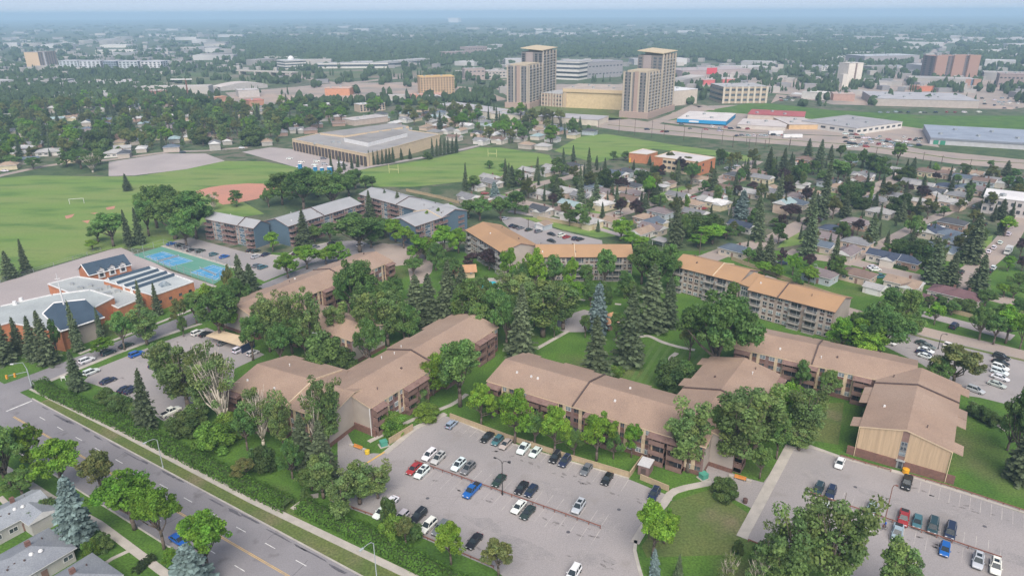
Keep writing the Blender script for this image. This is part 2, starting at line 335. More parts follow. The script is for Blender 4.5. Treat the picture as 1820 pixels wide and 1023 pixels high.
# parking lots
sheet('parking_lot_middle', (617, 850, 737, 763, 790, 738, 808, 744, 900, 786, 1010, 820, 1120, 852, 1188, 880, 1195, 888, 1170, 905, 1150, 930, 1130, 962, 1128, 978, 1134, 1003, 1142, 1030, 1150, 1075, 960, 1075, 877, 1010, 671, 921, 587, 890), 'lot', .04)
sheet('parking_lot_right', (1398, 800, 1440, 792, 1490, 812, 1600, 842, 1700, 873, 1820, 912, 1990, 965, 1990, 1200, 1560, 1100, 1480, 1015, 1400, 985, 1318, 955), 'lot', .04)
sheet('parking_lot_left', (149, 677, 170, 655, 285, 609, 345, 588, 368, 582, 432, 610, 470, 630, 417, 655, 410, 700, 343, 729, 297, 751, 287, 746, 229, 705, 188, 690), 'lot', .04)
sheet('parking_lot_behind', (1566, 612, 1581, 584, 1700, 607, 1830, 636, 1830, 728, 1741, 706, 1712, 702, 1640, 648), 'lot', .04)
sheet('parking_lot_grey', (288, 437, 313, 427, 338, 422, 439, 449, 506, 456, 531, 443, 594, 429, 640, 427, 660, 436, 583, 459, 520, 480, 470, 500, 405, 472), 'lot', .045)
sheet('parking_lot_orange', (885, 385, 925, 386, 1000, 411, 1070, 427, 1072, 443, 940, 443), 'lot', .045)
g = MB(); road('parking_islands', (288, 437, 405, 472, 440, 484), 1.5, .15, 'kerb', 0)
road('kerb', (439, 449, 506, 456, 531, 443, 594, 429), 1.2, .15, 'kerb', 0)
road('concrete_apron', (1405, 792, 1318, 955), 2.2, .14, 'concrete', 0)
road('sidewalk', (1400, 797, 1440, 793, 1490, 811, 1600, 840, 1700, 871, 1820, 909, 1990, 962), 1.1, .15, 'concrete', 0)
sheet('plaza', (1246, 806, 1262, 806, 1285, 835, 1330, 850, 1357, 857, 1395, 805, 1400, 812, 1340, 905, 1300, 885, 1262, 858), 'lot', .06)
road('sidewalk', curve((1128, 965, 1150, 930, 1180, 895, 1200, 872, 1266, 857), 3), 1.8, .13, 'concrete', 0)
road('kerb', (1130, 960, 1128, 978, 1134, 1003, 1142, 1030, 1150, 1075), .7, .13, 'kerb', 0)
road('kerb', (800, 741, 900, 785, 1010, 819, 1118, 850), .5, .14, 'kerb', 0)
road('concrete_kerb', (684, 806, 737, 761, 792, 735), 1.6, .15, 'concrete', 0)
road('yellow_kerb', (621, 845, 650, 824, 684, 803), .45, .17, 'paint_yellow', 0)
sheet('entrance_court', (600, 775, 618, 770, 628, 790, 655, 806, 664, 805, 684, 806, 650, 828, 617, 850, 600, 850), 'lot', .06)
road('footpath', curve((655, 785, 735, 745, 800, 720, 830, 700), 3), 1.3, .1, 'concrete', 0)
# courtyard paths
road('footpath', (953, 620, 1010, 588), 1.4, .1, 'concrete', 0)
sheet('courtyard_plaza', (960, 568, 1000, 562, 1038, 550, 1060, 556, 1050, 580, 1040, 590, 1008, 590, 985, 585), 'lot', .05)
road('footpath', curve((1130, 600, 1152, 597, 1178, 608, 1205, 616, 1235, 622)), 1.5, .1, 'concrete', 0)
road('footpath', curve((1203, 627, 1192, 637, 1197, 648)), 1.5, .1, 'concrete', 0)
for px in ((1018, 529, 1040, 534), (1093, 540, 1104, 541), (1190, 546, 1202, 548), (1772, 754, 1790, 766)): road('footpath', px, 1.3, .1, 'concrete', 0)
# mowing stripes
g = MB()
for i in range(7):
    x0 = 1105 + i * 14; g.poly([(q[0], q[1], .03) for q in pts(x0 + 6, 690 - i * 1, x0 + 60, 600 + i * 4, x0 + 66, 602 + i * 4, x0 + 13, 692 - i * 1)][::-1])
struct('mown_stripes', g, mat('mown', (0.10, 0.17, 0.04), (0.08, 0.145, 0.035), 0.3, 0.95, 4, fine=.25, fscale=3))
sheet('dry_grass', (1468, 716, 1500, 715, 1490, 790, 1440, 782), 'dry_lawn', .03)
sheet('lawn', (1195, 890, 1265, 868, 1330, 912, 1300, 985, 1150, 990, 1140, 970), 'dry_lawn', .03)
# open fields and hard surfaces beyond
sheet('sports_field', (-80, 322, 60, 312, 195, 314, 245, 313, 330, 300, 400, 286, 470, 287, 520, 296, 600, 312, 610, 340, 420, 352, 470, 380, 360, 395, 330, 440, 200, 441, 100, 470, 0, 498, -120, 530), 'field', .03)
sheet('football_field', (640, 332, 640, 302, 700, 293, 780, 280, 850, 262, 886, 262, 976, 275, 985, 290, 925, 297, 880, 318, 830, 322, 737, 332), 'field', .03)
sheet('school_field', (985, 268, 1030, 243, 1075, 238, 1110, 243, 1200, 258, 1300, 271, 1345, 280, 1330, 288, 1270, 277, 1160, 264, 1060, 290), 'field', .03)
sheet('gravel_pad', (193, 288, 292, 273, 365, 273, 400, 286, 330, 301, 239, 312, 193, 313), 'gravel', .05)
road('field_road', (-60, 330, 0, 312, 75, 296, 130, 288, 195, 284, 300, 270, 365, 268, 440, 262), 7, .045, 'street')
sheet('arena_lot', (430, 270, 480, 262, 530, 266, 600, 280, 655, 283, 655, 292, 640, 300, 600, 310, 560, 307, 510, 293), 'gravel', .05)
road('arena_path', (600, 309, 660, 296, 790, 273, 850, 259), 5, .045, 'gravel')
sheet('infield', (343, 341, 372, 333, 400, 329, 440, 326, 480, 327, 496, 331, 490, 343, 455, 354, 425, 360, 396, 364, 375, 352), 'infield', .05)
for px in ((115, 384, 133, 380, 128, 386, 118, 389), (160, 379, 180, 377, 175, 382), (188, 369, 205, 366, 203, 371, 190, 373), (145, 393, 160, 391, 156, 397)): sheet('worn_earth', px, 'infield', .05)
sheet('schoolyard', (-20, 510, 0, 503, 100, 472, 198, 443, 215, 440, 250, 455, 300, 480, 385, 508, 372, 525, 345, 537, 340, 520, 180, 500, 60, 560, -40, 575), 'gravel', .045)
sheet('tennis_pad', (237, 453, 292, 437, 410, 474, 392, 497, 380, 505), 'court_green', .05)
sheet('tennis_court', (257, 456, 290, 447, 343.5, 463.7, 303, 474), 'court_blue', .06)
sheet('tennis_court', (338, 484, 378, 470.5, 404, 478, 398, 490, 384, 498), 'court_blue', .06)
g = MB()
def lerp(a, b, t): return a + (b - a) * t
for q in ((257, 456, 290, 447, 343.5, 463.7, 303, 474), (338, 484, 378, 470.5, 404, 478, 384, 498)):
    a, b_, c, d = [p[:2] for p in pts(*q)]
    for u, v in (((0, 0), (0, 1)), ((1, 0), (1, 1)), ((.0, .13), (1, .13)), ((0, .87), (1, .87)), ((.25, .13), (.25, .87)), ((.75, .13), (.75, .87)), ((.25, .5), (.75, .5)), ((0, 0), (1, 0)), ((0, 1), (1, 1))):
        P = [lerp(lerp(a, d, w_[1]), lerp(b_, c, w_[1]), w_[0]) for w_ in (u, v)]
        P = [lerp(lerp(a, b_, w_[1]), lerp(d, c, w_[1]), w_[0]) for w_ in (u, v)]
        ribbon(g, P, .16, .07)
struct('court_lines', g, M['paint_white'])
sheet('pool_water', (848, 508, 856, 500, 880, 500, 886, 508, 872, 513, 854, 513), 'pool', .07)
sheet('pool_deck', (838, 513, 848, 494, 890, 494, 905, 504, 880, 520, 850, 520), 'concrete', .05)
# streets of the neighbourhood
road('street', curve((845, 350, 905, 355, 960, 366, 1063, 384, 1103, 378, 1140, 366, 1187, 351, 1238, 337, 1281, 319, 1320, 300, 1345, 286)), 9.5, .045)
road('street', curve((905, 345, 933, 337, 965, 325, 1009, 316, 1030, 309)), 8, .045)
road('street', curve((1230, 470, 1300, 444, 1365, 428, 1418, 402, 1487, 368, 1545, 340, 1580, 322, 1600, 313, 1612, 304)), 9.5, .045)
road('back_lane', curve((1500, 470, 1530, 453, 1560, 437, 1596, 418, 1640, 395, 1665, 385, 1741, 352)), 5.5, .045)
road('street', curve((1400, 446, 1440, 455, 1512, 465, 1570, 479, 1627, 492, 1680, 505, 1760, 527, 1850, 550)), 9, .05)
road('street', curve((1690, 512, 1716, 491, 1750, 465, 1770, 447, 1790, 425, 1805, 402, 1840, 360)), 9, .047)
road('street', (1480, 545, 1571, 571, 1665, 594, 1760, 616, 1900, 650), 7.5, .05)
road('gravel_lane', (1560, 540, 1650, 560, 1720, 578, 1800, 600), 6, .045, 'gravel')
road('grass_verge', (1575, 582, 1665, 605, 1760, 627, 1850, 647), 1.6, .05, 'dry_lawn')
sheet('grass_strip', (925, 386, 1000, 388, 1080, 405, 1095, 420, 1060, 422, 1000, 408), 'field', .035)
road('gravel_lane', (905, 375, 980, 388, 1060, 405, 1110, 420), 4, .045, 'gravel')
for px in ((1418, 405, 1440, 432, 1380, 441), (1015, 383, 1080, 380, 1055, 374), (1170, 345, 1215, 330, 1222, 338, 1180, 352), (1463, 336, 1490, 344, 1480, 352, 1460, 350), (880, 345, 930, 345, 920, 352, 880, 354), (925, 327, 985, 318, 960, 330, 930, 334), (1740, 455, 1760, 440, 1765, 418, 1745, 425)): sheet('lawn', px, 'field', .035)
# highway, rail yard and shopping district
sheet('highway', (1060, 208, 1120, 212, 1200, 224, 1330, 236, 1530, 244, 1640, 266, 1860, 288, 1860, 304, 1700, 292, 1530, 268, 1300, 250, 1100, 232, 1060, 226), 'street', .06)
sheet('shop_pavement', (1180, 218, 1195, 200, 1260, 188, 1370, 186, 1400, 200, 1480, 212, 1640, 226, 1670, 262, 1530, 243, 1330, 235), 'street', .05)
sheet('shop_pavement', (900, 170, 1000, 160, 1300, 160, 1400, 168, 1480, 186, 1800, 194, 1900, 180, 1900, 140, 1400, 140, 1200, 125, 1100, 150, 870, 150), 'street', .05)
M['far_grass'] = mat('far_grass', (.085, .13, .045), (.13, .135, .075), .012, .95, 6, c3=(.22, .185, .145), s3=.008, r3=(.5, .6))
sheet('grass_slope', (1366, 186, 1480, 197, 1640, 206, 1900, 206, 1900, 246, 1655, 231, 1600, 224, 1490, 217, 1440, 208, 1366, 202), 'lawn', .095)
sheet('grass_slope', (1180, 216, 1260, 196, 1330, 184, 1368, 184, 1480, 196, 1640, 205, 1900, 212, 1900, 240, 1650, 226, 1490, 216, 1400, 208, 1290, 200), 'lawn', .055)
M['earth'] = mat('earth', (0.44, 0.33, 0.265), (0.34, 0.27, 0.225), 0.008, 0.95, 6, c3=(.26, .23, .2), s3=.02)
sheet('bare_ground', (395, 176, 470, 168, 560, 160, 620, 152, 740, 148, 850, 158, 900, 176, 800, 184, 700, 178, 560, 183, 470, 186, 400, 186), 'earth', .09)
sheet('bare_ground', (1370, 184, 1400, 172, 1480, 184, 1550, 188, 1800, 195, 1800, 188, 1480, 176, 1380, 168), 'earth', .09)
sheet('bare_ground', (860, 192, 1000, 188, 1115, 198, 1115, 212, 1060, 215, 960, 206), 'dry_lawn', .06)
sheet('grass_slope', (520, 128, 700, 122, 840, 120, 880, 130, 860, 142, 700, 140, 640, 138, 560, 146, 510, 140), 'far_grass', .05)
sheet('grass_slope', (270, 140, 330, 130, 500, 128, 520, 148, 420, 158, 300, 152), 'far_grass', .05)
road('highway', curve((330, 118, 420, 124, 520, 134, 600, 148, 720, 138, 800, 140, 900, 142)), 20, .07)
sheet('shop_pavement', (400, 165, 520, 155, 600, 148, 740, 146, 860, 158, 900, 178, 800, 186, 700, 178, 560, 184, 420, 180), 'street', .05)
road('highway', curve((1260, 196, 1240, 188, 1200, 205, 1150, 222)), 14, .08)
road('street', curve((1560, 160, 1600, 130, 1650, 100, 1668, 85, 1690, 70)), 14, .07)
road('highway', (1860, 293, 1700, 283, 1530, 258, 1300, 243, 1080, 222), 3, .075, 'dry_lawn')
# ================================================================ apartment blocks
STY = {
 'brown': dict(wall='siding_mauve', base='brick_brown', bh=1.25, pil='stucco_cream', rail='trim_brown', roof='roof_brown', fl=3, fh=2.68, z0=.35, can=1, win='dark', step=8.6, span='brick_brown', gut='stucco_cream'),
 'orange': dict(wall='stucco_taupe', base='stucco_taupe', bh=.6, pil='stucco_grey', rail='steel', roof='roof_orange', fl=4, fh=2.62, z0=-.55, can=0, win='white', step=8.2, span='trim_dark', gut='trim_dark'),
 'grey': dict(wall='siding_blue', base='siding_blue', bh=.5, pil='stucco_taupe', rail='siding_mauve', roof='roof_grey', fl=4, fh=2.55, z0=-.5, can=0, win='white', step=7.4, span='siding_blue', gut='trim_brown'),
}
def window_mesh(w, h, frame, glass='glass', mull=1, span=None):
    b = MB(); b.box((0, .03, 0), (w, .06, h), 1)
    if span: b.box((0, .03, -h / 2 - .4), (w, .05, .74), 2)
    f = .1
    for x in (-w / 2 + f / 2, w / 2 - f / 2): b.box((x, .06, 0), (f, .1, h), 0)
    for z in (-h / 2 + f / 2, h / 2 - f / 2): b.box((0, .058, z), (w - 2 * f, .1, f), 0)
    for i in range(mull): b.box((-w / 2 + (i + 1) * w / (mull + 1), .055, 0), (.08, .08, h - 2 * f), 0)
    return b.mesh('window', [frame, M[glass]] + ([M[span]] if span else []))
WIN = {}
for k, (fr, sp) in {'brown': ('trim_brown', 'brick_brown'), 'orange': ('trim_white', 'trim_dark'), 'grey': ('trim_white', None)}.items():
    WIN[(k, 0)] = window_mesh(1.75, 1.3, M[fr], 'glass', 1, sp); WIN[(k, 1)] = window_mesh(1.75, 1.3, M['trim_white'], 'glass_pale', 1, sp)
BAL = {}
for k, s in STY.items():
    b = MB(); w = 3.9; dp_ = {'brown': 1.75, 'orange': 1.5, 'grey': 1.8}[k]; b.box((0, dp_ / 2, -.1), (w, dp_, .2))
    if k == 'brown':
        for sx in (-1, 1): b.box((sx * (w / 2 - .06), dp_ / 2, 1.1), (.12, dp_, 2.2))
    slab_ = b.mesh('balcony', M[{'brown': 'trim_brown', 'orange': 'stucco_grey', 'grey': 'stucco_grey'}[k]])
    b = MB()
    if k == 'orange':
        b.box((0, dp_ - .04, 1.0), (w, .08, .1)); b.box((0, dp_ - .04, .12), (w, .08, .12))
        for i in range(14): b.box((-w / 2 + .14 + i * (w - .28) / 13, dp_ - .04, .55), (.05, .04, .85))
        for sx in (-1, 1): b.box((sx * (w / 2 - .05), dp_ / 2, 1.0), (.08, dp_ - .1, .1)); b.box((sx * (w / 2 - .05), dp_ / 2, .5), (.04, dp_ - .1, .8))
    else:
        b.box((0, dp_ - .04, .5), (w, .1, 1.05)); b.box((-w / 2 + .05, dp_ / 2, .5), (.1, dp_ - .1, 1.05)); b.box((w / 2 - .05, dp_ / 2, .5), (.1, dp_ - .1, 1.05))
    rail_ = b.mesh('railing', M[s['rail']])
    b = MB(); b.box((0, .02, 1.1), (3.4, .05, 2.15), 0); b.box((-.45, .06, 1.05), (1.9, .05, 2.0), 1); b.box((-.45, .09, 1.05), (.08, .04, 2.0), 2); b.box((1.1, .06, 1.3), (.9, .05, 1.2), 1)
    door_ = b.mesh('patio_door', [M['recess_shade'], M['glass'], M['trim_white']])  # first slot: flat panel coloured like the shade behind a balcony
    BAL[k] = (slab_, rail_, door_)
def place(me, root, name, p, rz, sub=None, col=None):
    o = bpy.data.objects.new(name, me); C.objects.link(o); o.parent = root
    base = np.array(root.location) if sub is None else np.zeros(3)
    o.location = tuple(np.array(p) - base); o.rotation_euler = (0, 0, rz)
    if col: o.color = (*col, 1)
    return o
def world_part(mb, name, mats, root, col=None):
    o = mb.build(name, mats, root, col=col); o.location = tuple(-np.array(root.location)); return o
def frame_of(a, b, c, ze):
    A, B, Cc = at(*a, ze), at(*b, ze), at(*c, ze)
    u = norm((B - A) * (1, 1, 0)); n = np.array([-u[1], u[0], 0])
    if (Cc - A) @ n < 0: n = -n
    return A * (1, 1, 0), u, n, float(np.linalg.norm((B - A)[:2])), float((Cc - A) @ n)
wr = random.Random(11)
COUNT = {}
def wing(root, a, b, c, ze, rise, style, walls_cut=(None, None), para=(), e0=0.0, e1=0.0, ends=('plain', 'plain'), wd=None, sides=(1, 1), bays=True, ov=None, gable=(1, 1)):
    S = STY[style]; ov = ov or {'brown': .3, 'orange': .8, 'grey': .6}[style]; A, u, n, L, Wd = frame_of(a, b, c, ze)
    if wd: Wd = wd
    A = A - u * e0; L = L + e0 + e1; Z = np.array([0, 0, 1.0]); sl = rise / (Wd / 2)
    P = lambda s, t, z: A + u * s + n * t + Z * z
    th = .28; r = MB()
    e = [P(0, 0, ze), P(L, 0, ze), P(L, Wd, ze), P(0, Wd, ze)]; ra, rb = P(0, Wd / 2, ze + rise), P(L, Wd / 2, ze + rise); d = Z * th
    flip = (np.cross(u, n)[2] < 0)
    def q(m, *p): r.poly(p[::-1] if flip else p, m)
    q(0, e[0], e[1], rb, ra); q(0, e[2], e[3], ra, rb)
    q(1, e[0] - d, e[1] - d, e[1], e[0]); q(1, e[2] - d, e[3] - d, e[3], e[2])
    k_ = 2 if style == 'orange' else 1
    q(k_, e[1] - d, rb - d, rb, e[1]); q(k_, rb - d, e[2] - d, e[2], rb); q(k_, e[3] - d, ra - d, ra, e[3]); q(k_, ra - d, e[0] - d, e[0], ra)
    q(2, e[1] - d, e[0] - d, ra - d, rb - d); q(2, e[3] - d, e[2] - d, rb - d, ra - d)
    roof = world_part(r, 'roof', [M[S['roof']], M[S['gut']], M['trim_brown']], root)
    # walls
    gi = .35; zt = ze + ov * sl - th - .02; zr = ze + rise - th - .02; w = MB()
    lo, hi = gi, L - gi; bh = S['bh']
    for z0, z1, m in ((-.05, bh, 1), (bh, zt, 0)):
        for t in (ov, Wd - ov): w.poly([P(lo, t, z0), P(hi, t, z0), P(hi, t, z1), P(lo, t, z1)], m)
        for s in (lo, hi): w.poly([P(s, ov, z0), P(s, Wd - ov, z0), P(s, Wd - ov, z1), P(s, ov, z1)], 2 if (m == 0) else 1)
    for s in (lo, hi): w.poly([P(s, ov, zt), P(s, Wd - ov, zt), P(s, Wd / 2, zr)], 2)
    endm = {'brown': 'stucco_grey', 'orange': 'stucco_grey', 'grey': 'siding_blue'}[style]
    world_part(w, 'wall', [M[S['wall']], M[S['base']], M[endm]], root)
    for s in para:
        pm = MB(); s = s * L; h_ = .38
        for t0, t1, z0, z1 in ((0, Wd / 2, ze, ze + rise), (Wd, Wd / 2, ze, ze + rise)):
            pm.obox(P(s, t0, z0 + .02), u * .3, n * (t1 - t0) + Z * (z1 - z0), Z * h_)
        world_part(pm, 'parapet', M['trim_dark'] if wr.random() < .6 else M['stucco_cream'], root)
    # facades
    nb = max(1, round((L - 1.5) / S['step'])); bw = (L - 1.0) / nb
    for side, (t, nn) in enumerate(((ov, -n), (Wd - ov, n))):
        if not sides[side] or not bays: continue
        mid = P(L / 2, t, 0); front = nn @ (-mid * (1, 1, 0)) > 0
        rz = math.atan2(nn[1], nn[0]) - math.pi / 2
        pb = None
        for k in range(nb):
            s0 = .5 + k * bw; m_ = k % 2
            sb = s0 + (bw * .27 if not m_ else bw * .73); sw = [s0 + bw * (.62 if not m_ else .16), s0 + bw * (.86 if not m_ else .40)]
            if walls_cut[side]:
                if any(x0 <= s0 + bw * .5 <= x1 for x0, x1 in [(c_[0] * L, c_[1] * L) for c_ in walls_cut[side]]): continue
            if S['can']:
                cm = MB(); cm.obox(P(sb - 2.25, t, zt - .16) + nn * (ov + .02), u * 4.5, nn * 1.95 - Z * .45, Z * .16)
                world_part(cm, 'canopy', M['roof_brown'] if not front else M[S['rail']], root)
            if not front: continue
            for f in range(S['fl']):
                z = S['z0'] + f * S['fh']
                if z + 2.2 < 0.8: continue
                bo = place(BAL[style][0], root, 'balcony', P(sb, t, max(z, .12)) + nn * .01, rz)
                place(BAL[style][1], bo, 'railing', (0, 0, 0), 0, sub=1); place(BAL[style][2], bo, 'patio_door', (0, 0, 0), 0, sub=1)
                for x in sw:
                    if z + 1.6 > 1.0: place(WIN[(style, int(wr.random() < .35))], root, 'window', P(x, t, z + 1.55) + nn * .01, rz)
            for x in (s0 + bw * .505, s0 + bw * (.74 if not m_ else .28)):
                pm = MB(); pm.obox(P(x - .45, t, bh + .02), u * .9, nn * .12, Z * (zt - bh - .05)); world_part(pm, 'wall_panel', M[S['pil']], root)
    # roof vents
    for k in range(max(2, int(L / 11))):
        s, t = wr.uniform(2, L - 2), wr.choice((.2, .3, .7, .8)) * Wd; z = ze + rise - abs(t - Wd / 2) * sl; v = MB(); p = P(s, t, z)
        if wr.random() < .5: v.tube(p - Z * .1, p + Z * .6, .11, .11, 6); v.tube(p + Z * .6, p + Z * .72, .2, .16, 6)
        else: v.box(p + Z * .2, (.5, .5, .5), 0, math.atan2(u[1], u[0]), .8)
        world_part(v, 'roof_vent', M['trim_white'] if wr.random() < .5 else M['trim_dark'], root)
    return dict(P=P, L=L, W=Wd, u=u, n=n, ze=ze, zt=zt, zr=zr, ov=ov, gi=gi, rise=rise)
def block(label, p, group=None):
    return thing('apartment_block', at(*p), label, 'apartment building', group)
ANCH = []
def anchor(px, py, phrase): ANCH.append((px, py, phrase))
# --- right front block with the wood clad gable
t = block('brown-roofed apartment block with a wood-clad gable end facing the right parking lot', (1612, 835))
w1 = wing(t, (1303, 617), (1557, 674), (1339, 579), 8.25, 2.3, 'brown', para=(.46,), e1=9, sides=(1, 1), walls_cut=([(.85, 1.1)], [(.9, 1.1)]))
w2 = wing(t, (1527, 757), (1557, 674), (1695, 798), 8.25, 2.3, 'brown', e1=9, ends=('wood', 'plain'), para=(.68,), walls_cut=([(.8, 1.1)], None))
P, Wd, n, u, ov = w2['P'], w2['W'], w2['n'], w2['u'], w2['ov']
sl = w2['rise'] / (Wd / 2); zz = lambda tt: w2['ze'] + min(tt, Wd - tt) * sl - .34
c0, c1 = Wd * .47, Wd * .545
for t0, t1 in ((ov, c0), (c1, Wd - ov)):
    cl = MB(); cl.poly([P(.23, t0, 2.3), P(.23, t1, 2.3), P(.23, t1, zz(t1)), P(.23, t0, zz(t0))][::-1]); world_part(cl, 'wood_cladding', M['wood_panel'], t)
for t0, t1 in ((-1.6, c0), (c1, Wd + 1.6)):
    bb = MB(); bb.obox(P(.05, t0, -.05), u * .28, n * (t1 - t0), np.array([0, 0, 2.33])); world_part(bb, 'brick_plinth', M['brick_brown'], t)
st = MB(); st.obox(P(.30, c0, 0), -u * .02 + u * .0 + n * 0 + u * .04, n * (c1 - c0), np.array([0, 0, zz(Wd / 2) - .1])); world_part(st, 'stairwell', M['trim_brown'], t)
rz = math.atan2(-u[1], -u[0]) - math.pi / 2; cm_ = (c0 + c1) / 2
for z in (4.1, 5.4, 6.7): place(window_mesh(1.35, 1.15, M['steel'], 'glass_pale' if z < 5 else 'glass'), t, 'window', P(.27, cm_, z), rz)
dm = MB(); dm.box((0, .04, 1.05), (1.35, .08, 2.1), 0); dm.box((-.1, .1, 1.05), (.75, .06, 1.8), 1); dm.box((0, .35, 2.35), (1.9, .8, .12), 0)
place(dm.mesh('entrance_door', [M['steel'], M['glass']]), t, 'entrance_door', P(.27, cm_, .05), rz)
for tt in (ov * .4, Wd - ov * .4):
    dp = MB(); dp.tube(P(-.05, tt, 0), P(-.05, tt, 8.0), .09, .09, 6); world_part(dp, 'downpipe', M['stucco_cream'], t)
# --- middle front block
t = block('long brown-roofed apartment block behind the middle parking lot', (1000, 790))
wing(t, (864, 676), (1180, 772), (918, 623), 8.25, 2.3, 'brown', para=(.43,), e1=10, walls_cut=([(.93, 1.2)], [(.78, 1.2)]))
wing(t, (1262, 633), (1203, 701), (1388, 664), 8.25, 2.3, 'brown', e1=14, para=(.54,), walls_cut=([(.55, 1.1)], None))
# --- left front block
t = block('brown-roofed apartment block with a plain stucco gable left of the middle lot', (660, 785))
wa = wing(t, (658, 725), (887, 580.5), (802, 558.5), 8.25, 2.3, 'brown', para=(.46,))
wing(t, (404, 690), (531, 730), (494, 627), 8.25, 2.3, 'brown', e1=9, para=(.60,), walls_cut=(None, [(.7, 1.1)]))
dp = MB(); dp.tube(wa['P'](-.05, .3, 0), wa['P'](-.05, .3, 8.0), .1, .1, 6); world_part(dp, 'downpipe', M['trim_white'], t)
bb = MB(); bb.obox(wa['P'](.05, -1.0, -.05), wa['u'] * .28, wa['n'] * (wa['W'] + 2), np.array([0, 0, 2.0])); world_part(bb, 'brick_plinth', M['brick_brown'], t)
P = wa['P']; rz = math.atan2(-wa['u'][1], -wa['u'][0]) - math.pi / 2
for z in (2.6, 5.0): place(window_mesh(2.6, 1.9, M['trim_white'], 'glass', 2), t, 'stair_window', P(.3, wa['W'] * .52, z), rz)
# --- brown block behind the trees
t = block('brown-roofed apartment block half hidden by poplars beside the side street', (640, 520))
wing(t, (545, 526), (699, 463), (640, 449), 8.25, 2.3, 'brown', e0=22, para=(.62,), walls_cut=([(0, .35)], None))
wing(t, (446, 546), (560, 584), (478, 513), 8.25, 2.3, 'brown', e1=16, walls_cut=(None, [(.0, .4)]))
# --- orange roofed blocks
t = block('orange-roofed apartment block in two stepped segments with a glazed stair between', (1330, 590))
g1 = wing(t, (1193, 472), (1314, 502.6), (1213, 454), 10, 2.6, 'orange', para=(.62,), wd=17)
g2 = wing(t, (1328, 514.7), (1484.6, 555), (1360, 492), 9.7, 2.6, 'orange', para=(.36,), wd=17)
sb = MB(); A = at(1316, 506, 9.5); B = at(1330, 511, 9.5); u = norm((B - A) * (1, 1, 0)); nn = np.array([-u[1], u[0], 0]); nn = nn if nn[1] > 0 else -nn
sb.obox(A * (1, 1, 0) + nn * .6 - u * .5, u * 4.2, nn * 15, np.array([0, 0, 9.6])); world_part(sb, 'stairwell', M['stucco_taupe'], t)
rf = MB(); rf.obox(A * (1, 1, 0) + nn * 0 - u * .8 + np.array([0, 0, 9.65]), u * 4.6, nn * 8.2 + np.array([0, 0, 2.4]), np.array([0, 0, .3])); world_part(rf, 'roof', M['roof_orange'], t)
rz = math.atan2(-nn[1], -nn[0]) - math.pi / 2
for z in (2.0, 4.4, 6.7, 8.4): place(window_mesh(3.0, 1.9 if z < 8 else 1.2, M['trim_white'], 'glass', 2), t, 'stair_window', A * (1, 1, 0) + nn * .55 + u * 1.6 + np.array([0, 0, z]), rz)
t = block('orange-roofed L-shaped apartment block standing behind the courtyard trees', (1030, 520))
wing(t, (826, 408.5), (891, 449), (884, 395.5), 10, 2.6, 'orange', sides=(1, 1))
wing(t, (952, 457), (1127, 457), (1127, 433), 10, 2.6, 'orange', para=(.40,), wd=17)
# --- grey roofed blocks
t = block('blue-sided apartment block with grey gable roofs beside the tennis courts', (480, 440))
wing(t, (450, 406), (363, 389), (512, 402.5), 9.6, 2.6, 'grey', para=(.30,))
wing(t, (512, 402.5), (644, 362), (483, 389), 9.6, 2.6, 'grey', para=(.45,), wd=17)
t = block('grey-roofed apartment block with a plain blue gable, below the football field', (700, 410))
wing(t, (637, 345), (752, 377), (646, 328), 9.6, 2.4, 'grey', para=(.48,), e1=14, wd=17, walls_cut=([(.6, 1.1)], None))
wing(t, (738, 402.5), (823.5, 374.5), (684, 392), 9.6, 2.4, 'grey', para=(.52,))
for px, py, ph in ((1612, 775, 'the wood-clad gable'), (1010, 720, 'the long middle roof'), (730, 650, 'the left brown roof'), (580, 490, 'the half-hidden brown roof'),
                   (1340, 505, 'the stepped orange roof'), (880, 425, 'the left orange roof'), (1040, 450, 'the straight orange roof'), (470, 400, 'the blue gable end'), (570, 380, 'the long grey roof'), (720, 370, 'the upper grey roof'), (1330, 680, 'the short brown wing'), (1440, 620, 'the right brown roof'), (480, 660, 'the lower left brown roof')): anchor(px, py, ph)
# ================================================================ other buildings
Z1 = np.array([0, 0, 1.0])
def flat_block(root, roofpx, z, wall, roof, wcol=None, rcol=None, z0=-.05, lip=.35, lipm='trim_white', names=('wall', 'roof', 'roof_edge')):
    p = [q[:2] for q in pts(*roofpx, z=z)]
    w = MB(); w.prism([tuple(q) for q in p], z0, z - .12); world_part(w, names[0], M[wall], root, wcol)
    r = MB(); r.prism([tuple(q) for q in p], z - .11, z); world_part(r, names[1], M[roof], root, rcol)
    if lip:
        e = MB(); pp = p + [p[0]]
        for i in range(len(p)):
            a, b = np.array([*pp[i], z + .003]), np.array([*pp[i + 1], z + .003]); d = norm(b - a); nn = np.array([-d[1], d[0], 0])
            e.obox(a - nn * .2 + d * .2, (b - a) - d * .4, nn * .4, Z1 * lip)
        world_part(e, names[2], M[lipm], root)
    return p
def far_windows(root, lst, frame=None, name='window', m='glass'):
    """lst: (pos, rz, w, h); the first 100 are parts, the rest one part"""
    cache = {}
    for i, (p, rz, w, h) in enumerate(lst[:100]):
        k = (round(w, 2), round(h, 2))
        if k not in cache: b = MB(); b.box((0, .02, 0), (w, .12, h)); cache[k] = b.mesh(name, M[m])
        place(cache[k], root, name, p, rz)
    if len(lst) > 100:
        b = MB()
        for p, rz, w, h in lst[100:]:
            ca, sa = math.cos(rz), math.sin(rz); b.box((p[0] - .02 * sa, p[1] + .02 * ca, p[2]), (w, .12, h), 0, rz)
        o = world_part(b, name, M[m], root); o['kind'] = 'stuff'
